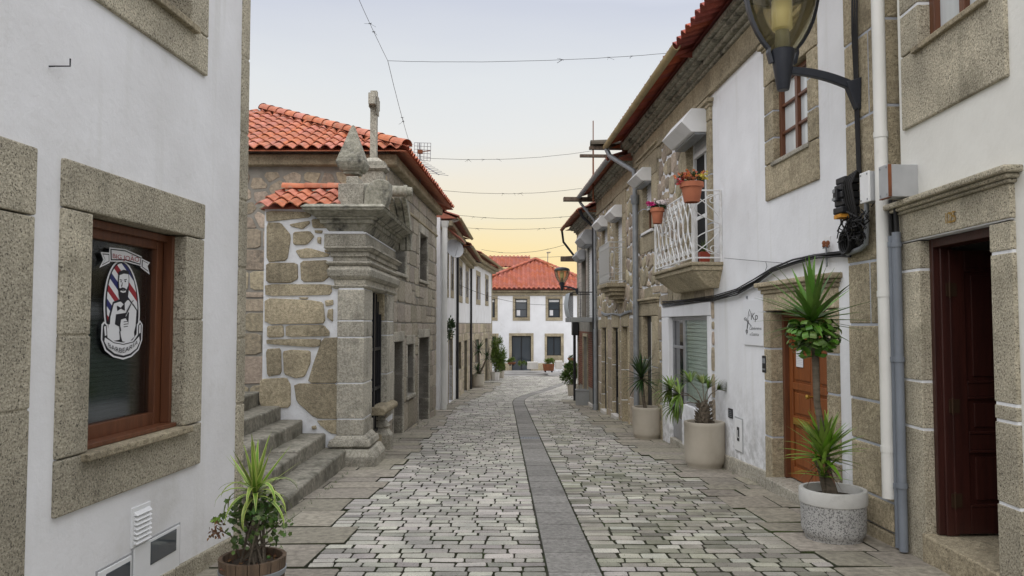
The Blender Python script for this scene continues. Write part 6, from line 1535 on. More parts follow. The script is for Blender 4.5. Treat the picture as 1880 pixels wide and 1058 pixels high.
def pot(name, T, prof, m, n=32, soilz=None, soilr=None, soilm=soil, smooth=45):
    mb = MB(); L = T.location; mb.lathe(prof, n, L, cap=False); o = obj(name, mb, m, T, smooth=smooth)
    if soilz is not None:
        mb = MB(); vs = [Vector((L.x, L.y, L.z+soilz+.02))]; fs = []
        for k in range(1, 4):
            for j in range(20): a = 6.2832*j/20; r = soilr*k/3; vs.append(Vector((L.x+r*math.cos(a), L.y+r*math.sin(a), L.z+soilz+rnd.uniform(-.012, .012))))
        fs = [(0, 1+j, 1+(j+1) % 20) for j in range(20)]+[(1+k*20+j, 1+k*20+(j+1) % 20, 21+k*20+(j+1) % 20, 21+k*20+j) for k in range(2) for j in range(20)]
        mb.add(vs, fs); obj('soil', mb, soilm, o, smooth=80)
    return o
def planter_prof(r, h, t=.045, foot=.86): return [(r*foot*.98, 0), (r*foot, .01), (r*foot, .035), (r*.94, .06), (r*.985, .10), (r, .16), (r, h-.06), (r*1.008, h-.05), (r*1.008, h-.012), (r*.99, h), (r-t, h), (r-t-.01, h-.02), (r-t-.012, h-.12)]

# washed pebble planter with the knotted yucca
g0 = gp(1530, 1001); g0.y += .22; g0 = Vector((at(1530, 950, g0.y).x, g0.y, gz(g0.y)+.008))
TY = empty('potted_yucca', g0, 'tall yucca with curled lower leaves in a washed pebble planter, nearest on the right', 'potted plant', 'planters along the street')
hh = .42; r0 = .265
mb = MB(); mb.lathe([(r0*.86, 0), (r0*.88, .03), (r0*.90, .035), (r0*.96, .06), (r0*.985, .10), (r0, .30)], 40, g0, 0, cap=False); mb.lathe([(r0, .30), (r0*1.03, .305), (r0*1.04, .32), (r0*1.04, hh-.01), (r0*1.02, hh), (r0*.90, hh), (r0*.88, hh-.02), (r0*.87, hh-.14)], 40, g0, 1, cap=False)
o = obj('pot', mb, [terrazzo, terrazzo_rim], TY, smooth=45)
mb = MB(); mb.lathe([(r0*.88, hh-.075), (r0*.5, hh-.06), (.02, hh-.05)], 24, g0); obj('soil', mb, soil, o, smooth=60)
yy = g0.y; zl = lambda px, py: at(px, py, yy)
sb = g0+Vector((-.02, 0, hh-.07)); st1 = zl(1500, 740); st2_ = zl(1496, 628)
mb = MB(); mb.tube([sb, sb*.6+st1*.4+Vector((.012, 0, 0)), st1, st2_], [.036, .030, .028, .032], 10); low_ = zl(1512, 838); mb.tube([sb+Vector((.03, -.03, -.01)), low_], [.035, .028], 8); mb.tube([sb+Vector((-.02, .03, -.01)), low_+Vector((-.05, 0, -.03))], [.03, .02], 8)
obj('stem', mb, trunk_m, TY, smooth=50)
mb = MB(); hc = zl(1492, 590)
rosette(mb, hc+Vector((0, 0, .02)), 30, .52, .085, .2, 1.5, .25, n=6, rr=random.Random(5)); rosette(mb, hc, 24, .50, .07, -.3, .4, .2, n=6, rr=random.Random(8))
rr_ = random.Random(3)
for i in range(54):                                               # leaves tied into loops under the head
    az = i*2.399; zz_ = rr_.uniform(-.27, -.01); rad = .185*math.sqrt(max(.1, 1-((zz_+.13)/.17)**2))
    cpt = hc+Vector((math.cos(az)*rad, math.sin(az)*rad, zz_)); out_ = Vector((math.cos(az), math.sin(az), rr_.uniform(-.3, .3))).normalized(); s_ = Vector((-math.sin(az), math.cos(az), rr_.uniform(-.6, .6))).normalized(); u_ = out_.cross(s_).normalized(); q_ = rr_.uniform(.034, .048); hw = .027; vs = []; n = 12
    for j in range(n+1):
        a = 5.6*j/n; d_ = out_*math.cos(a)*q_*1.25+u_*math.sin(a)*q_; vs += [cpt+d_-s_*hw, cpt+d_+s_*hw]
    mb.add(vs, [(2*j, 2*j+1, 2*j+3, 2*j+2) for j in range(n)]); 
    mb.add([cpt-out_*.12-s_*hw*.6, cpt-out_*.12+s_*hw*.6, cpt+s_*hw-u_*q_, cpt-s_*hw-u_*q_], [(0, 1, 2, 3)])
obj('leaves', mb, leaf_y, TY)
mb = MB(); rosette(mb, low_+Vector((0, 0, .0)), 44, .38, .08, -.1, 1.45, .5, n=6, rr=random.Random(21)); rosette(mb, low_+Vector((-.03, -.05, -.14)), 16, .27, .055, .0, 1.3, .5, rr=random.Random(4)); rosette(mb, low_+Vector((.05, .02, .06)), 22, .33, .065, .3, 1.4, .3, rr=random.Random(9))
obj('leaves', mb, leaf_l, TY); mb = MB(); rosette(mb, low_-Vector((0, 0, .06)), 9, .26, .035, -.9, .1, .6, rr=random.Random(12)); obj('dead_leaves', mb, leaf_dry, TY)

# concrete planter with a fan palm
def conc_planter(px, py, rpx, hpx, label, name):
    g = gp(px, py); r = rpx/FPX*g.y*1.02; yc = g.y+r*.85; L = Vector((at(px, py, yc).x, yc, gz(yc)+.008)); T = empty(name, L, label, 'potted plant', 'planters along the street')
    h = hpx/FPX*yc; pot('pot', T, planter_prof(r, h), conc, 40, h-.07, r-.05); return T, L, r, h
TF, Lf, rf, hf = conc_planter(1294, 863, 36.5, 82, 'fan palm with drooping fronds in a round concrete planter by the shopfront', 'potted_palm')
yf = Lf.y; fz = lambda px, py, dy=0: at(px, py, yf+dy)
mb = MB(); mb.lathe([(.085, hf-.08), (.095, hf), (.085, hf+.08), (.075, hf+.2), (.04, hf+.27)], 14, Lf)
for i in range(60):
    a = i*2.399; z_ = hf-.06+.32*i/60; r_ = .085-.03*i/60; d_ = Vector((math.cos(a), math.sin(a), .8)); leaf(mb, Lf+Vector((math.cos(a)*r_, math.sin(a)*r_, z_)), d_, .09, 0, .6)
obj('stem', mb, trunk_m, TF)
def frond(mb, base, tip, L, face, n=22, spread=2.0, w=.05, mi=0, droop=.5):
    base, tip = Vector(base), Vector(tip); m_ = (base+tip)/2+Vector((0, 0, .05)); mb.tube([base, m_, tip], [.009, .007, .006], 5, 1)
    d = (tip-m_).normalized(); nn = Vector(face).normalized(); s = d.cross(nn).normalized()
    for i in range(n):
        a = -spread+2*spread*i/(n-1)+rnd.uniform(-.05, .05); dd = (d*math.cos(a)+s*math.sin(a)+nn*rnd.uniform(-.15, .15)).normalized()
        blade(mb, tip, math.atan2(dd.y, dd.x), math.asin(max(-1, min(1, dd.z))), L*rnd.uniform(.8, 1.05)*(1-.2*abs(a)/spread), w, droop, 5, mi, .3)
mb = MB(); cb = Lf+Vector((0, 0, hf+.22))
frond(mb, cb, fz(1247, 724, -.05), 0.41, (.4, -.8, .5), 26, 1.9, droop=1.3)
frond(mb, cb, fz(1243, 745, -.1), 0.33, (.3, -.9, .3), 22, 1.8, droop=1.4)
frond(mb, cb, fz(1300, 714, .02), 0.25, (.1, -1, .2), 9, .55, droop=.2)
frond(mb, cb, fz(1317, 716, -.1), 0.24, (-.1, -1, .3), 12, .7, droop=.4)
frond(mb, cb, fz(1232, 715, .05), .36, (.3, -.8, .4), 26, 1.7, droop=1.0)
frond(mb, cb, fz(1290, 705, .2), .28, (.0, -1, .3), 16, 1.1, droop=.6)
frond(mb, cb, fz(1268, 702, .15), 0.28, (.1, -1, .3), 14, 1.0, droop=.5)
obj('leaves', mb, [leaf_b, trunk_m], TF)
# concrete planter with a spiky yucca
TK, Lk, rk, hk_ = conc_planter(1189, 808, 27, 57, 'spiky yucca on a short stem in a round concrete planter by the rubble house', 'potted_yucca')
mb = MB(); hd = at(1178, 694, Lk.y); mb.tube([Lk+Vector((-.03, 0, hk_-.08)), Lk+Vector((-.07, 0, hk_+.12)), hd], [.038, .032, .03], 10); obj('stem', mb, trunk_m, TK, smooth=50)
mb = MB(); rosette(mb, hd+Vector((0, 0, .0)), 64, .50, .065, -.7, 1.45, .35, n=6, rr=random.Random(31)); obj('leaves', mb, leaf_d, TK)
mb = MB(); rosette(mb, hd-Vector((0, 0, .08)), 12, .30, .03, -.9, -.2, .3, rr=random.Random(2)); obj('dead_leaves', mb, leaf_m, TK)
# further planters
def shrub_pot(name, px, py, rpx, hpx, cpx, cpy, wx, wz, label, m, lm, square=False, n=700, s=.07, oct_=False, asp=.5):
    g = gp(px, py); r = rpx/FPX*g.y; yc = g.y+r*.8; L = Vector((at(px, py, yc).x, yc, gz(yc)+.006)); h = hpx/FPX*yc
    T = empty(name, L, label, 'potted plant', 'planters along the street')
    if square:
        mb = MB(); mb.hexa([L+Vector((a*r*.9, b*r*.7, 0)) for a, b in ((-1, -1), (1, -1), (1, 1), (-1, 1))], [L+Vector((a*r, b*r*.8, h)) for a, b in ((-1, -1), (1, -1), (1, 1), (-1, 1))]); mb.box(L.x-r*1.03, L.x+r*1.03, L.y-r*.83, L.y+r*.83, L.z+h, L.z+h+.04); o = obj('pot', mb, m, T, bevel=.015)
    else: o = pot('pot', T, [(r*.8, 0), (r*.84, .03), (r, h*.9), (r*1.05, h*.92), (r*1.05, h), (r*.9, h), (r*.88, h-.08)], m, 8 if oct_ else 28, h-.06, r*.88, smooth=30)
    if cpx:
        c = at(cpx, cpy, yc); k = yc/FPX; mb = MB(); ends = bush(mb, c, wx*k, wx*k*.9, wz*k, n, s, 0, 16, asp)
        tw = MB(); twigs(tw, L+Vector((0, 0, h-.06)), ends, .012); obj('stem', tw, trunk_m, T); obj('leaves', mb, lm, T)
    return T, L, r, h
shrub_pot('potted_shrub', 1052, 727, 10.5, 20, 1046, 684, 17, 22, 'leafy dark shrub in a small square pot at the corner of the tiled house', conc, leaf_m, n=1500, s=.10)
g = gp(1071, 745); r = 13.5/FPX*g.y; L = Vector((at(1071, 740, g.y+r*.7).x, g.y+r*.7, gz(g.y)+.0)); h = 26/FPX*g.y
TQ = empty('planter_box', L, 'empty grey square planter box at the foot of the tiled house', 'planter', 'planters along the street')
mb = MB()
for a0, a1, b0, b1 in ((-1, 1, -.8, -.68), (-1, 1, .68, .8), (-1, -.88, -.68, .68), (.88, 1, -.68, .68)): mb.box(L.x+a0*r, L.x+a1*r, L.y+b0*r, L.y+b1*r, L.z, L.z+h)
mb.box(L.x-.87*r, L.x+.87*r, L.y-.67*r, L.y+.67*r, L.z, L.z+h*.3)
obj('box', mb, conc_g, TQ); mb = MB(); k = 1.06
for a0, a1, b0, b1 in ((-k, k, -.86, -.66), (-k, k, .66, .86), (-k, -.86, -.66, .66), (.86, k, -.66, .66)): mb.box(L.x+a0*r, L.x+a1*r, L.y+b0*r, L.y+b1*r, L.z+h+.001, L.z+h+.05)
obj('rim', mb, conc_g, TQ, bevel=.01); mb = MB(); mb.box(L.x-.86*r, L.x+.86*r, L.y-.66*r, L.y+.66*r, L.z+h*.3, L.z+h*.8); obj('soil', mb, soil, TQ)
g = gp(878, 712); r = 11/FPX*g.y; yc = g.y+r*.8; L = Vector((at(878, 712, yc).x, yc, gz(yc)+.006)); h = 24/FPX*yc
TL6 = empty('potted_yucca', L, 'branching yucca with three heads in a concrete planter by the white house on the left', 'potted plant', 'planters along the street')
pot('pot', TL6, planter_prof(r, h), conc, 32, h-.08, r-.05)
mb = MB(); lv = MB(); sb = L+Vector((0, 0, h-.08))
for (hx, hy, n_, LL) in ((879, 643, 40, .62), (894, 656, 26, .42), (877, 681, 46, .48)):
    e = at(hx, hy, yc); mb.tube([sb, (sb+e)/2+Vector((.03, 0, 0)), e], [.05, .04, .035], 8); rosette(lv, e, n_, LL, .07, -.7, 1.4, .35, rr=random.Random(hx))
obj('stem', mb, trunk_m, TL6); obj('leaves', lv, leaf_d, TL6)
shrub_pot('potted_bamboo', 909, 699, 8.6, 15, 914, 652, 14, 34, 'tall bright green bamboo bush in a white octagonal planter at the left corner', curb_w, leaf_b, oct_=True, n=2600, s=.17, asp=.22)
shrub_pot('potted_bamboo', 921, 695, 5, 13, 920, 672, 8, 14, 'low green bush in a beige round pot behind the white octagonal planter', conc, leaf_m, n=700, s=.13, asp=.3)

# half barrel with variegated yucca and geranium at the corner of the barber house
yb = 4.62; Lb = Vector((at(464, 1020, yb).x, yb, gz(yb)+.006)); hb_ = .36; rb_ = .195
TBb = empty('potted_yucca', Lb, 'cream edged yucca and geranium growing in a half barrel at the barber house corner', 'potted plant', 'planters along the street')
mb = MB(); ns = 18
for i in range(ns):
    a0, a1 = 6.2832*i/ns+.012, 6.2832*(i+1)/ns-.012; ring = []
    for z_, r_ in ((0, rb_*.80), (hb_*.5, rb_*.93), (hb_, rb_)):
        ring.append([Lb+Vector((math.cos(a)*q, math.sin(a)*q, z_)) for a, q in ((a0, r_), (a1, r_), (a1, r_-.022), (a0, r_-.022))])
    mb.prism(ring[0], ring[1], caps=True); mb.prism(ring[1], ring[2], caps=True)
ob = obj('barrel', mb, barrel_w, TBb)
for z_, q in ((.10, .84), (hb_-.10, .955)):
    mb = MB(); mb.lathe([(rb_*q+.001, z_), (rb_*q+.006, z_+.002), (rb_*(q+.022)+.006, z_+.032), (rb_*(q+.022)+.001, z_+.034)], 36, Lb, cap=False); obj('hoop', mb, zinc, ob, smooth=40)
mb = MB(); mb.lathe([(rb_*.97, hb_-.05), (rb_*.5, hb_-.035), (.02, hb_-.03)], 24, Lb)
for i in range(90): a, r_ = rnd.uniform(0, 6.28), rb_*.95*math.sqrt(rnd.random()); leaf(mb, Lb+Vector((math.cos(a)*r_, math.sin(a)*r_, hb_-.04)), (rnd.uniform(-1, 1), rnd.uniform(-1, 1), .3), .03, 1, .7)
obj('soil', mb, [soil, leaf_dry], ob)
hcb = at(468, 903, yb); mb = MB(); mb.tube([Lb+Vector((.01, 0, hb_-.05)), (Lb+hcb)/2+Vector((0, 0, hb_*.5)), hcb], [.026, .024, .022], 8)
gsn = []
for i in range(16):
    a = rnd.uniform(0, 6.28); e = at(rnd.uniform(432, 512), rnd.uniform(930, 1000), yb+rnd.uniform(-.12, .12)); gsn.append(e); b = Lb+Vector((math.cos(a)*.07, math.sin(a)*.07, hb_-.04)); mb.tube([b, (b+e)/2+Vector((0, 0, .02)), e], [.007, .006, .004], 5)
e = at(398, 970, yb-.05); mb.tube([Lb+Vector((-.08, 0, hb_)), at(425, 985, yb-.05), e], [.006, .005, .004], 5)
obj('stem', mb, trunk_m, TBb, smooth=50)
mb = MB(); rosette(mb, hcb, 16, .33, .046, .75, 1.5, .12, edge=1, n=7, rr=random.Random(14)); rosette(mb, hcb-Vector((0, 0, .01)), 22, .31, .046, -.1, .7, 2.4, edge=1, n=8, rr=random.Random(17))
obj('leaves', mb, [leaf_l, leaf_edge], TBb)
mb = MB()
def gleaf(mb, p, s, mi=0):                                           # lobed geranium leaf
    nn = Vector((rnd.uniform(-.8, .8), rnd.uniform(-1.2, .2), rnd.uniform(.1, 1))).normalized(); a = nn.orthogonal().normalized(); b = nn.cross(a); q = [Vector(p)]
    for i in range(10): t = 6.2832*i/10; r_ = s*(.5 if i % 2 else .34); q.append(Vector(p)+a*math.cos(t)*r_+b*math.sin(t)*r_+nn*s*.08)
    mb.add(q, [(0, 1+i, 1+(i+1) % 10) for i in range(10)], mi)
for e in gsn:
    for i in range(22): v = Vector((rnd.gauss(0, 1), rnd.gauss(0, 1), rnd.gauss(0, .8)))*.042; gleaf(mb, e+v, rnd.uniform(.025, .045))
for i in range(90): gleaf(mb, at(rnd.uniform(458, 518), rnd.uniform(908, 960), yb+rnd.uniform(-.1, .1)), rnd.uniform(.022, .04))
obj('leaves', mb, leaf_m, TBb)
mb = MB()
for i in range(70): v = Vector((rnd.gauss(0, .018), rnd.gauss(0, .018), rnd.uniform(-.075, .045))); leaf(mb, e*0+at(397, 962, yb-.05)+v, (rnd.uniform(-1, 1), rnd.uniform(-1, 1), -.6), .03, 0 if v.z < .025 else 1, .6)
obj('withered_flower', mb, [leaf_dry, leaf_l], TBb)

# flower pots on the balcony
def tpot(px, py0, py1, wpx, w_, label, fl):
    u_ = FR.u(px, (py0+py1)/2, w_); p0 = FR.P(u_, FR.z(px, py1, w_), w_); k = p0.y/FPX; h = (py1-py0)*k; r = wpx*k/2
    T = empty('flower_pot', p0, label, 'flower pot', 'flower pots on the balcony')
    pot('pot', T, [(r*.62, 0), (r*.64, .005), (r*.86, h*.74), (r*1.0, h*.75), (r*1.02, h*.98), (r*.98, h), (r*.88, h), (r*.86, h-.03)], terra, 28, h-.03, r*.88)
    mb = MB(); bush(mb, p0+Vector((0, 0, h+r*.25)), r*1.25, r*1.1, r*.6, 260, .045, 0, 12); obj('leaves', mb, leaf_d, T)
    mb = MB()
    for m_i, (cx, cz_, sx, sz, n) in enumerate(fl):
        for i in range(n):
            v = Vector((rnd.gauss(0, sx), rnd.gauss(0, sx), abs(rnd.gauss(0, sz)))); c = p0+Vector((cx*r+v.x*r, v.y*r-.04, h+cz_*r+v.z*r))
            for j in range(6): a = j*1.047+i; leaf(mb, c, (math.cos(a), math.sin(a)*.5-.5, math.sin(a)*.8+.2), .026, m_i, .9)
    return T, mb
T, mb = tpot(1270, 335, 372, 44, BW+.16, 'large terracotta pot of coral and yellow flowers on the balcony rail corner', [(-.3, .2, .45, .35, 60), (-.95, -.2, .15, .3, 22), (.75, .25, .22, .25, 26)]); obj('flowers', mb, [fl_or, fl_red, fl_yel], T)
T, mb = tpot(1207, 382, 411, 26, BW+.14, 'smaller terracotta pot of magenta and white flowers on the far balcony rail', [(-1.0, .25, .25, .3, 26), (-.1, .4, .45, .3, 30), (.9, .4, .3, .3, 20)]); obj('flowers', mb, [fl_mag, fl_wht, fl_wht], T)
u_ = FR.u(1293, 470, .2); p0 = FR.P(u_, zsl+.003, .2); T = empty('flower_pot', p0, 'red plastic pot with a green plant standing inside the balcony', 'flower pot', 'flower pots on the balcony')
k = p0.y/FPX; mb = MB(); a, b = 9.5*k, 20*k
mb.hexa([p0+Vector((i*a*.82, j*a*.82, 0)) for i, j in ((-1, -1), (1, -1), (1, 1), (-1, 1))], [p0+Vector((i*a, j*a, b)) for i, j in ((-1, -1), (1, -1), (1, 1), (-1, 1))]); obj('pot', mb, terra_d, T, bevel=.006)
mb = MB(); rosette(mb, p0+Vector((0, 0, b)), 36, .17, .02, .2, 1.4, .7); obj('leaves', mb, leaf_m, T)

# =================================================================== street lamps
uL = FR.u(1583, 172); wL = .7
for _ in range(40):
    q = FR.P(uL, 4, wL); tgt = 940+FPX*q.x/(q.y*math.cos(PITCH)+2.35*math.sin(PITCH))
    wL += (tgt-1437)/FPX*q.y*.9
hp_ = FR.P(uL, 0, wL); yl = hp_.y; zz_ = lambda py: at(1437, py, yl).z; kpx = yl/FPX*1.02
mount = FR.P(uL, FR.z(1583, 172), 0)
TLm = empty('street_lamp', mount, 'large black wall lamp with a yellowed glass bowl, nearest over the street', 'street lamp', 'street lamps on brackets')
n_ = Vector((FR.n[0], FR.n[1], 0)); d_ = Vector((FR.d[0], FR.d[1], 0)); hc = Vector((hp_.x, hp_.y, 0))
mb = MB(); mz = mount.z
def wp(w_, z_, s_=0): return mount+n_*w_+d_*s_+Vector((0, 0, z_-mz))
zt_, zb_ = FR.z(1590, 138), FR.z(1585, 204)
mb.prism([wp(.005, zt_, -.075), wp(.005, zt_, .075), wp(.005, zb_, .05), wp(.005, zb_, -.05)], [wp(.03, zt_, -.07), wp(.03, zt_, .07), wp(.03, zb_, .045), wp(.03, zb_, -.045)])
mb.prism([wp(.031, zt_-.01, -.055), wp(.031, zt_-.01, .055), wp(.031, zb_+.01, .035), wp(.031, zb_+.01, -.035)], [wp(.16, zt_-.05, -.04), wp(.16, zt_-.05, .04), wp(.07, zb_+.02, .03), wp(.07, zb_+.02, -.03)])
obj('bracket', mb, lamp_b, TLm, bevel=.006)
mb = MB(); zc_ = zz_(131); n = 12; A = []; B = []
for i in range(n+1):
    t = i/n; w_ = .06+(wL-.10)*t; zc2 = zz_(131)+.004-(1-t)**2*(zz_(131)-FR.z(1570, 166, .05))*.95; hw = .043-.010*t
    A.append(wp(w_, zc2+hw, -.028)); B.append(wp(w_, zc2-hw, -.028))
ring = A+B[::-1]; mb.prism(ring, [v+d_*.056 for v in ring]); obj('arm', mb, lamp_b, TLm, bevel=.008)
mb = MB(); mb.lathe([(10*kpx, zz_(166)), (11*kpx, zz_(164)), (21.5*kpx, zz_(97)), (22*kpx, zz_(94)), (19*kpx, zz_(92)), (.01, zz_(92))], 24, hc); obj('lamp_base', mb, lamp_b, TLm, smooth=40)
bp_ = [(21, 92), (31, 80), (42, 62), (51, 42), (57, 22), (61, 2), (63, -14)]
mb = MB(); mb.lathe([(r_*kpx, zz_(y_)) for r_, y_ in bp_], 36, hc, cap=False); obj('lamp_bowl', mb, lamp_glass, TLm, smooth=60)
for a in (0, math.pi):
    mb = MB()
    e_ = n_*math.cos(a)+d_*math.sin(a); ce = Vector((hc.x, hc.y, 0)); L_ = []
    prf = [(19, 116), (24, 97)]+[(r_+2, y_-2) for r_, y_ in bp_]
    o_ = [ce+e_*((r_+5.5)*kpx)+Vector((0, 0, zz_(y_+1.5))) for r_, y_ in prf]; i_ = [ce+e_*((r_+.3)*kpx)+Vector((0, 0, zz_(y_))) for r_, y_ in prf]
    sd_ = e_.cross(Vector((0, 0, 1)))
    for k in range(len(prf)-1): mb.hexa([i_[k]-sd_*.030, o_[k]-sd_*.022, o_[k]+sd_*.022, i_[k]+sd_*.030], [i_[k+1]-sd_*.030, o_[k+1]-sd_*.022, o_[k+1]+sd_*.022, i_[k+1]+sd_*.030])
    obj('rib', mb, lamp_b, TLm)
mb = MB(); mb.lathe([(63*kpx, zz_(-13)), (69*kpx, zz_(-12)), (70*kpx, zz_(-19)), (62*kpx, zz_(-30)), (40*kpx, zz_(-38)), (12*kpx, zz_(-42)), (.005, zz_(-43))], 36, hc, cap=False); mb.lathe([(62*kpx, zz_(-14)), (.01, zz_(-14))], 36, hc, cap=False); obj('lamp_cap', mb, lamp_b, TLm, smooth=40)
mb = MB(); mb.lathe([(13*kpx, zz_(92)), (12*kpx, zz_(56))], 18, hc, 0); mb.lathe([(14*kpx, zz_(57)), (18*kpx, zz_(54)), (18*kpx, zz_(2)), (15*kpx, zz_(-2)), (.01, zz_(-2))], 20, hc, 1); obj('lamp_bulb', mb, [lampgrey, opal], TLm, smooth=40)
c = copy_tree(TLm); c['label'] = 'small distant black wall lamp at the far corner of the tiled house'
c.location = FR.P(uG-.08, at(1037, 533, 26.4).z-.01, .0)+Vector((0, 0, -.0)); c.scale = (.80, .80, .80)

# =================================================================== wires, cables, boxes
def wire(a, b, sag, label, r=.006, n=24, barbs=3, group='wires strung over the street', name='overhead_wire'):
    a, b = Vector(a), Vector(b); mb = MB(); P_ = []; r *= .55
    for i in range(n+1): t = i/n; P_.append(a+(b-a)*t-Vector((0, 0, sag*4*t*(1-t)))+Vector((0, 0, rnd.uniform(-1, 1)*r*.8)))
    mb.tube(P_, r, 4)
    for k in range(barbs):
        p = P_[rnd.randint(3, n-3)]
        for s_ in range(3): mb.tube([p, p+Vector((rnd.uniform(-.09, .09), rnd.uniform(-.05, .05), rnd.uniform(-.07, .02)))], r*.6, 4)
        mb.tube([p-Vector((.02, 0, 0)), p+Vector((.02, 0, .0))], r*1.6, 5)
    o = obj(name, mb, cable_m, smooth=80); tag(o, label, 'wire', group); return o
J = at(712, 112, 11.2)
wire(F1.P(E1-.1, 6.55, .02), J, .12, 'wire rising from the chapel side towards the top of the barber house', .006, barbs=2)
wire(J, at(762, 292, 17.2), .10, 'steep wire running down from the first crossing wire to the aerial', .007, barbs=3)
wire(J, at(1224, 98, 11.2), .06, 'topmost wire crossing the sky above the street', .006, barbs=4)
wire(at(770, 290, 17.2), at(1088, 277, 20.4), .12, 'crossing wire level with the tile roof aerial, second from the top', .008, barbs=4)
wire(at(812, 350, 20.6), at(1068, 346, 22.2), .12, 'crossing wire just above the hipped tile eaves, third from the top', .009, barbs=3)
wire(at(832, 394, 24.2), at(1060, 396, 23.6), .12, 'crossing wire over the narrow white house, fourth from the top', .010, barbs=3)
wire(at(850, 418, 25.2), at(1046, 416, 26.3), .08, 'crossing wire fifth from the top, above the long white house eaves', .010, barbs=3)
wire(at(884, 458, 33), at(1036, 450, 27.2), .22, 'sagging wire low in the yellow sky left of the timber stub', .012, barbs=3)
wire(at(900, 470, 38.5), at(1060, 470, 27.5), .06, 'lowest sky wire just over the far house roof', .012, barbs=2)
wire(at(838, 521, 26.5), at(1041, 558, 27.2), .28, 'slack cable hanging in front of the far white house upper windows', .011, barbs=0)
def run(name, paths, r, m, label, cat, n=6):
    mb = MB()
    for p in paths: mb.tube(p, r, n)
    o = obj(name, mb, m, smooth=60); tag(o, label, cat); return o
def fp(x, y, w_=.03): return FR.P(*FR.uz(x, y, w_), w_)
base = [(1216, 553), (1262, 549), (1312, 543), (1352, 532), (1386, 514), (1418, 491), (1455, 477), (1495, 467), (1540, 463), (1562, 461)]
rr_ = random.Random(6)
paths = [[fp(x, y+k*1.8+rr_.uniform(-2.2, 2.2), .03+.012*(k % 3)) for x, y in base] for k in range(6)]
paths.append([fp(x, y+6+3*math.sin(i*1.2), .04) for i, (x, y) in enumerate(base[3:])])
run('cable_bundle', paths, .008, cable_m, 'sagging bundle of black cables pinned across the white wall above the orange door', 'cables')
run('thin_wire', [[fp(1330, 474, .05), fp(1385, 479, .03), fp(1448, 484, .03)], [fp(1406, 481, .03), fp(1408, 490, .03), fp(1405, 497, .03)]], .003, cable_m, 'thin wire on the white wall from the balcony to the cable bundle', 'wire', 4)
run('cable_bundle', [[fp(x, y+rr_.uniform(-2, 2), .05) for x, y in ((1104, 574), (1112, 578), (1126, 576), (1140, 579), (1152, 573), (1160, 571))] for k in range(5)], .014, zinc, 'thick grey cable bundle along the second rubble house above its doors', 'cables')
paths = [[fp(1563+k*3+rr_.uniform(-2, 2), -30, .05), fp(1564+k*2.4, 60, .05), fp(1568+k*1.8, 140, .05), fp(1570+k*1.8, 215, .05), fp(1574+k*1.6, 320, .05)] for k in range(5)]
run('cable_bundle', paths, .0065, cable_m, 'upright black cables running down the granite pillar behind the lamp bracket', 'cables')
run('thin_wire', [[fp(1611, -20, .05), fp(1610, 120, .05), fp(1611, 300, .05), fp(1612, 360, .05), fp(1600, 380, .06)]], .006, cable_m, 'single dark wire down the granite pillar beside the white pipe', 'wire')
# splice case with its tangle
ctr = FR.uz(1552, 361, .12); cw = .12
TJ = empty('splice_case', FR.P(ctr[0], ctr[1]-.2, 0), 'black ribbed splice case with amber tags and a tangle of cables below', 'junction box')
mb = MB(); sj = FR.P(ctr[0], 0).y/FPX
for k in range(5): z0 = ctr[1]-.16+k*.068; mb.fb(FR, ctr[0]-.085+.006*(k % 2), ctr[0]+.085-.006*(k % 2), z0, z0+.062, .02, .20-.012*(k % 2)-(.03 if k == 4 else 0))
mb.fb(FR, ctr[0]-.03, ctr[0]+.03, ctr[1]-.05, ctr[1]+.07, .19, .225); obj('case', mb, black_m, TJ, bevel=.012)
mb = MB(); mb.fb(FR, ctr[0]+.01, ctr[0]+.065, ctr[1]-.20, ctr[1]-.165, .06, .20); mb.fb(FR, ctr[0]-.06, ctr[0]-.002, ctr[1]-.195, ctr[1]-.165, .06, .20); obj('tag', mb, amber, TJ)
mb = MB(); mb.fb(FR, ctr[0]-.02, ctr[0]+.02, ctr[1]+.03, ctr[1]+.06, .2255, .232); mb.fb(FR, ctr[0]-.03, ctr[0]+.03, ctr[1]-.04, ctr[1]-.015, .2255, .232); obj('clip', mb, zinc, TJ)
mb = MB()
for k in range(34):
    pts = []; x0, y0 = rr_.uniform(1550, 1586), rr_.uniform(386, 400)
    for j in range(6): pts.append(fp(x0+rr_.uniform(-13, 13)-j*1.0, y0+j*9.5+rr_.uniform(-5, 5), .05+rr_.uniform(0, .13)))
    mb.tube(pts, .006, 5)
for k in range(5):
    cc = FR.uz(1556, 445, .10); pts = [FR.P(cc[0]+.085*math.cos(a)*(.9+.05*k), cc[1]+.095*math.sin(a)*(.9+.05*k), .06+.018*k) for a in [6.2832*j/16 for j in range(16)]]; mb.tube(pts, .011, 5, closed=True)
for k in range(5): mb.tube([fp(1576+k*2, 325, .06), fp(1560+k*3, 322-k*2, .15), fp(1546+k*4, 338, .18), fp(1552+k*4, 372, .16), fp(1570+k*2, 420, .08), fp(1575+k*2, 455, .05)], .010, 5)
obj('cable_tangle', mb, cable_m, TJ, smooth=60)
mb = MB(); mb.tube([fp(1591, 372, .08), fp(1591, 420, .08), fp(1590, 448, .08), fp(1580, 457, .08), fp(1556, 466, .07)], .022, 10); obj('conduit', mb, zinc, TJ, smooth=50)
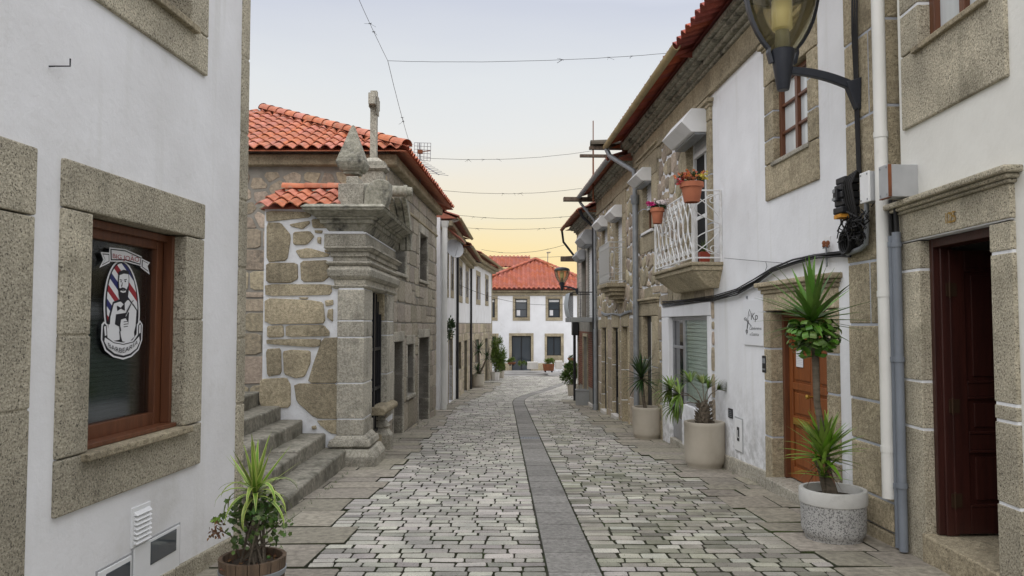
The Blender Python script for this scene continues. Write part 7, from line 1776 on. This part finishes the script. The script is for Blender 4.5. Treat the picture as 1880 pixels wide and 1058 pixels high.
def ubox(name, x0, y0, x1, y1, w_, d_, F, m, label, door=None):
    a = F.rect(x0, y0, x1, y1, w_); T = empty(name, F.P((a[0]+a[1])/2, a[2], 0), label, 'electrical box'); mb = MB(); mb.fb(F, a[0], a[1], a[2], a[3], w_-d_, w_-.02); obj('case', mb, m, T, bevel=.006)
    mb = MB(); mb.fb(F, a[0]-.004, a[1]+.004, a[2]-.004, a[3]+.004, w_-.019, w_); o = obj('cover', mb, door or m, T, bevel=.006)
    for i, j in ((0, 2), (1, 2), (0, 3), (1, 3)):
        s_ = MB(); s_.fb(F, a[i]-.007+(.02 if i == 0 else -.02), a[i]+.007+(.02 if i == 0 else -.02), a[j]-.007+(.02 if j == 2 else -.02), a[j]+.007+(.02 if j == 2 else -.02), w_+.0005, w_+.004); obj('screw', s_, zinc, o)
    return T
ubox('utility_box', 1578, 320, 1595, 369, .17, .16, FR, grey_box, 'pale grey box on the pillar between the splice case and the white pipe', white_paint)
ubox('utility_box', 1613, 308, 1631, 361, .26, .25, FR, grey_box, 'rust edged metal box over the white pipe by door 125', rust if False else grey_box)
mb = MB(); a = FR.rect(1613, 308, 1631, 361, .26); mb.fb(FR, a[0]-.008, a[0]-.0045, a[2], a[3], .235, .262); mb.fb(FR, a[0], a[1], a[2]-.009, a[2]-.0045, .235, .262)
o = obj('rust_edge', mb, rust); bx_ = [x for x in COL.objects if x.name.startswith('utility_box') and 'rust' in x['label']][0]; o.parent = bx_; o.location = WL[o.name]-WL[bx_.name]
# insulator bracket above the orange door
TI = empty('insulator', fp(1517, 490, .0), 'small bracket with two dark red insulators above the orange door', 'insulator')
mb = MB(); mb.tube([fp(1518, 490, .03), fp(1517, 455, .03)], .010, 6); mb.tube([fp(1511, 456, .05), fp(1522, 452, .05)], .007, 6); obj('bracket', mb, zinc, TI)
for x in (1513, 1520):
    mb = MB(); q = fp(x, 455, .05); mb.lathe([(.006, 0), (.020, .01), (.016, .03), (.022, .045), (.014, .065), (.004, .07)], 10, q); obj('cap', mb, rust, TI, smooth=60)
mb = MB(); u_, z_ = FR.uz(1517, 452, .02); mb.fb(FR, u_-.06, u_+.06, z_-.06, z_+.09, .0005, .012); obj('back_plate', mb, white_paint, TI)
# hairdresser sign
def quadrect(F, pts, w_): return (min(F.u(*p, w_) for p in pts), max(F.u(*p, w_) for p in pts), mean([F.z(*pts[2], w_), F.z(*pts[3], w_)]), mean([F.z(*pts[0], w_), F.z(*pts[1], w_)]))
a = quadrect(FR, [(1364, 552), (1398, 549), (1401, 635), (1368, 634)], .02); SWd, SHt = a[1]-a[0], a[3]-a[2]
TS2 = empty('shop_sign', FR.P((a[0]+a[1])/2, a[2], 0), 'white hairdresser sign board with scissors lettering left of the orange door', 'sign')
mb = MB(); mb.fb(FR, a[0], a[1], a[2], a[3], .004, .020); obj('board', mb, sign_w, TS2, bevel=.003)
def sgn(x, y, w_=.0215): return FR.P(a[1]-x*SWd, a[2]+y*SHt, w_)          # x left to right as read from the street
mb = MB()
for dep in (.0212,):
    text_on(mb, 'Kp', lambda x, y: sgn(.42+.34*x+.04*y, .56+.16*y, dep)); text_on(mb, 'Cabeleireiros', lambda x, y: sgn(.33+.60*x+.02*y, .34+.075*y, dep)); text_on(mb, 'e Estética', lambda x, y: sgn(.34+.46*x+.02*y, .21+.075*y, dep))
obj('lettering', mb, ink, TS2, recalc=False)
mb = MB(); tb = lambda pts, r=.0035: mb.tube([sgn(x, y) for x, y in pts], r, 5)
tb([(.19, .23), (.21, .40), (.26, .58), (.30, .72), (.36, .79), (.40, .74), (.36, .64)]); tb([(.14, .57), (.30, .49), (.44, .42)], .005); tb([(.30, .55), (.24, .40), (.18, .30)], .004)
tb([(.12+.06*math.cos(t), .58+.028*math.sin(t)) for t in [i*.5236 for i in range(13)]]); tb([(.19+.05*math.cos(t), .30+.04*math.sin(t)) for t in [i*.5236 for i in range(13)]])
obj('scissors', mb, ink, TS2)
for x, y, lab in ((1371, 546, 'left'),): 
    mb = MB(); u_, z_ = FR.uz(x, y, .01); mb.fb(FR, u_-.012, u_+.012, z_-.018, z_+.018, .0, .02); o = obj('wall_anchor', mb, zinc); tag(o, 'small grey metal anchor in the wall just above the hairdresser sign', 'anchor')
r_ = FR.rect(1400, 653, 1407.5, 685, .02); T = empty('intercom', FR.P((r_[0]+r_[1])/2, r_[2], 0), 'narrow dark intercom panel beside the orange door surround', 'intercom'); mb = MB(); mb.fb(FR, r_[0], r_[1], r_[2], r_[3], .002, .03); ic = obj('panel', mb, grey_box if False else black_m, T, bevel=.005)
mb = MB(); mb.fb(FR, r_[0]+.015, r_[1]-.015, r_[2]+.03, r_[2]+.05, .0305, .034); mb.fb(FR, r_[0]+.015, r_[1]-.015, r_[3]-.09, r_[3]-.03, .0305, .033); obj('button', mb, zinc, ic)
r_ = FR.rect(1336.5, 749, 1344, 769, .015); T = MB(); T.fb(FR, r_[0], r_[1], r_[2], r_[3], .001, .014); 
for k in range(4): zz2 = r_[3]-.02-(r_[3]-r_[2]-.03)*k/4; T.fb(FR, r_[0]+.015, r_[1]-.015, zz2-.014, zz2-.006, .0142, .0155, 1)
o = obj('wall_plaque', T, [black_m, zinc]); tag(o, 'small black plaque low on the white wall right of the fan palm', 'plaque')
r_ = FR.rect(1348.5, 764, 1364, 834, .01); T = empty('meter_cabinet', FR.P((r_[0]+r_[1])/2, r_[2], 0), 'flush white meter cabinet low on the mouldy white wall', 'meter cabinet'); mb = MB(); mb.fb(FR, r_[0], r_[1], r_[2], r_[3], .001, .010)
o = obj('cover', mb, grey_box, T, bevel=.003); mb = MB(); mb.fb(FR, r_[0]+.018, r_[1]-.018, r_[2]+.018, r_[3]-.018, .0105, .016); obj('panel', mb, white_paint, o, bevel=.003); c0 = (r_[0]+r_[1])/2; zq_ = r_[2]+(r_[3]-r_[2])*.5; mb = MB(); mb.fb(FR, c0-.045, c0+.045, zq_-.08, zq_+.10, .0165, .019); mb.fb(FR, c0-.028, c0+.02, zq_-.04, zq_-.025, .0192, .021, 1); mb.fb(FR, c0+.004, c0+.02, zq_-.04, zq_+.06, .0192, .021, 1); obj('emblem', mb, [black_m, white_paint], o)
# TV aerial on the hipped roof
ya = 17.2; pb0, pt0 = at(771, 318, ya), at(770, 262, ya); TA2 = empty('tv_aerial', pb0-Vector((0, 0, .35)), 'grid television aerial with a long boom on the hipped tile roof', 'aerial')
mb = MB(); mb.tube([pb0-Vector((0, 0, .35)), pt0], .014, 6); obj('mast', mb, zinc, TA2)
mb = MB(); g1 = [at(761, 262, ya), at(791, 263, ya), at(790, 296, ya), at(760, 292, ya)]
for i in range(6):
    t = i/5; mb.tube([g1[0].lerp(g1[3], t), g1[1].lerp(g1[2], t)], .006, 4); mb.tube([g1[0].lerp(g1[1], t), g1[3].lerp(g1[2], t)], .006, 4)
obj('reflector', mb, zinc, TA2)
mb = MB(); b0, b1 = at(758, 291, ya), at(806, 321, ya-.6); mb.tube([b0, b1], .012, 5)
for i in range(9): p = b0.lerp(b1, i/8); mb.tube([p-Vector((.22, .1, -.02)), p+Vector((.20, .1, 0))], .005, 4)
obj('boom', mb, zinc, TA2); mb = MB(); p = at(772, 279, ya); mb.box(p.x-.06, p.x+.05, p.y-.04, p.y+.04, p.z-.04, p.z+.04); mb.tube([p, at(790, 277, ya)], .012, 5); obj('dipole', mb, rust, TA2)
p0 = at(1005, 492, 56); mb = MB(); mb.tube([p0-Vector((0, 0, .3)), at(1006, 463, 56)], .03, 5); 
for i in range(4): q = at(1005+i*1.5, 464, 56); mb.tube([q-Vector((0, .5, 0)), q+Vector((0, .5, 0))], .02, 4)
mb.tube([at(1003, 464, 56), at(1012, 463, 56)], .02, 4)
o = obj('tv_aerial', mb, zinc); tag(o, 'tiny aerial on the roof of the far house', 'aerial')

# =================================================================== plaza furniture
def pblock(x0, x1, y0, y1, m, name, label, cat, dep=.7):
    g = gp((x0+x1)/2, y1) if y1 > 679 else Vector((0, 47.3, gz(47)+.14)); yb = min(g.y, 49.0); a, b = at(x0, y1, yb), at(x1, y0, yb); mb = MB(); mb.box(a.x, b.x, yb, yb+dep, a.z-.05, b.z); o = obj(name, mb, m, bevel=.03); tag(o, label, cat); return o, a, b, yb
pblock(968, 988, 665, 677, curb_w, 'stone_block', 'pale stone seat block left of the rusty planter in the square', 'stone block')
pblock(1020, 1033, 663, 676, curb_w, 'stone_block', 'pale stone block right of the rusty planter in the square', 'stone block')
def steel(x0, x1, y0, y1, yy_, label, bx, by, wx, wz, n=500, lm=leaf_b):
    a, b = at(x0, y1, yy_), at(x1, y0, yy_); T = empty('steel_planter', Vector(((a.x+b.x)/2, yy_+.4, a.z)), label, 'planter'); mb = MB(); mb.hexa([(a.x+.05, yy_, a.z+.06), (b.x-.05, yy_, a.z+.06), (b.x-.05, yy_+.7, a.z+.06), (a.x+.05, yy_+.7, a.z+.06)], [(a.x, yy_-.05, b.z), (b.x, yy_-.05, b.z), (b.x, yy_+.75, b.z), (a.x, yy_+.75, b.z)]); obj('box', mb, rust, T)
    mb = MB(); mb.box(a.x+.1, a.x+.2, yy_+.05, yy_+.6, a.z-.03, a.z+.06); mb.box(b.x-.2, b.x-.1, yy_+.05, yy_+.6, a.z-.03, a.z+.06); obj('foot', mb, black_m, T)
    mb = MB(); c = at(bx, by, yy_+.35); bush(mb, c, wx*yy_/FPX, .35, wz*yy_/FPX, n, .12, 0, 12, .4); obj('leaves', mb, lm, T)
steel(997, 1018, 669, 683, 46.2, 'rusty steel planter with yellow green shrubs in the square', 1008, 664, 11, 7)
steel(932, 947, 666, 671, 47.6, 'low rusty planter with a round green bush in front of the far house door', 939, 663, 8, 5, 400)
steel(1043, 1056, 658, 664, 48.5, 'small dark planter against the far house wall at the right', 1050, 656, 6, 2, 120, leaf_d)
for x, lab in ((955, 'small low green bush beside the pale seat block, left one of two'), (964, 'small low green bush touching the pale seat block, right one of two')):
    mb = MB(); bush(mb, at(x, 667, 47.6), .18, .18, .16, 160, .11, 0, 8, .4); o = obj('low_bush', mb, leaf_b); tag(o, lab, 'bush')
# hanging plant by the pipe of the narrow house
mb = MB(); c = F5.P(F5.u(823, 605, .15), F5.z(823, 606, .15), .18); e = bush(mb, c, .22, .3, .35, 420, .10, 0, 12, .4); twigs(mb, c-Vector((0, 0, .3)), e, .008)
o = obj('wall_plant', mb, leaf_d); tag(o, 'dark trailing plant on the narrow white house wall between its pipes', 'plant')

# moss and grass tufts in the joints: along walls, round planters, in the cobble joints
mb = MB(); rm = random.Random(77)
def tuft(x, y, n, h):
    for i in range(n):
        a = rm.uniform(0, 6.28); blade(mb, (x+rm.uniform(-.03, .03), y+rm.uniform(-.015, .015), gz(y)-.012), a, rm.uniform(.5, 1.5), h*rm.uniform(.5, 1.2), .006, .8, 3)
for i in range(420):
    y = 3.6+abs(rm.gauss(0, 1))*4.5; c = lerp(CX, y); sd = rm.choice((-1, 1, 1)); x = c+sd*(.24+abs(rm.gauss(0, .55)))
    if lerp(XL, y)+.1 < x < lerp(XR, y)-.05: tuft(x, y, 5, .026)
for i in range(90):
    y = rm.uniform(6.3, 22); u_ = y-6.16; p = FR.P(u_, 0, .05+rm.random()*.04); tuft(p.x, p.y, 6, .05)
for i in range(60):
    y = rm.uniform(11, 22); tuft(-2.02+rm.uniform(-.1, .05), y, 6, .05)
for i in range(50):
    y = rm.uniform(6.5, 11); tuft(-2.30-.030*(y-11.1)+.06+rm.random()*.04, y, 6, .05)
o = obj('moss_tufts', mb, leaf_m, recalc=False); o['kind'] = 'stuff'; o['label'] = 'short moss and grass growing in the joints of the paving'; o['category'] = 'grass'
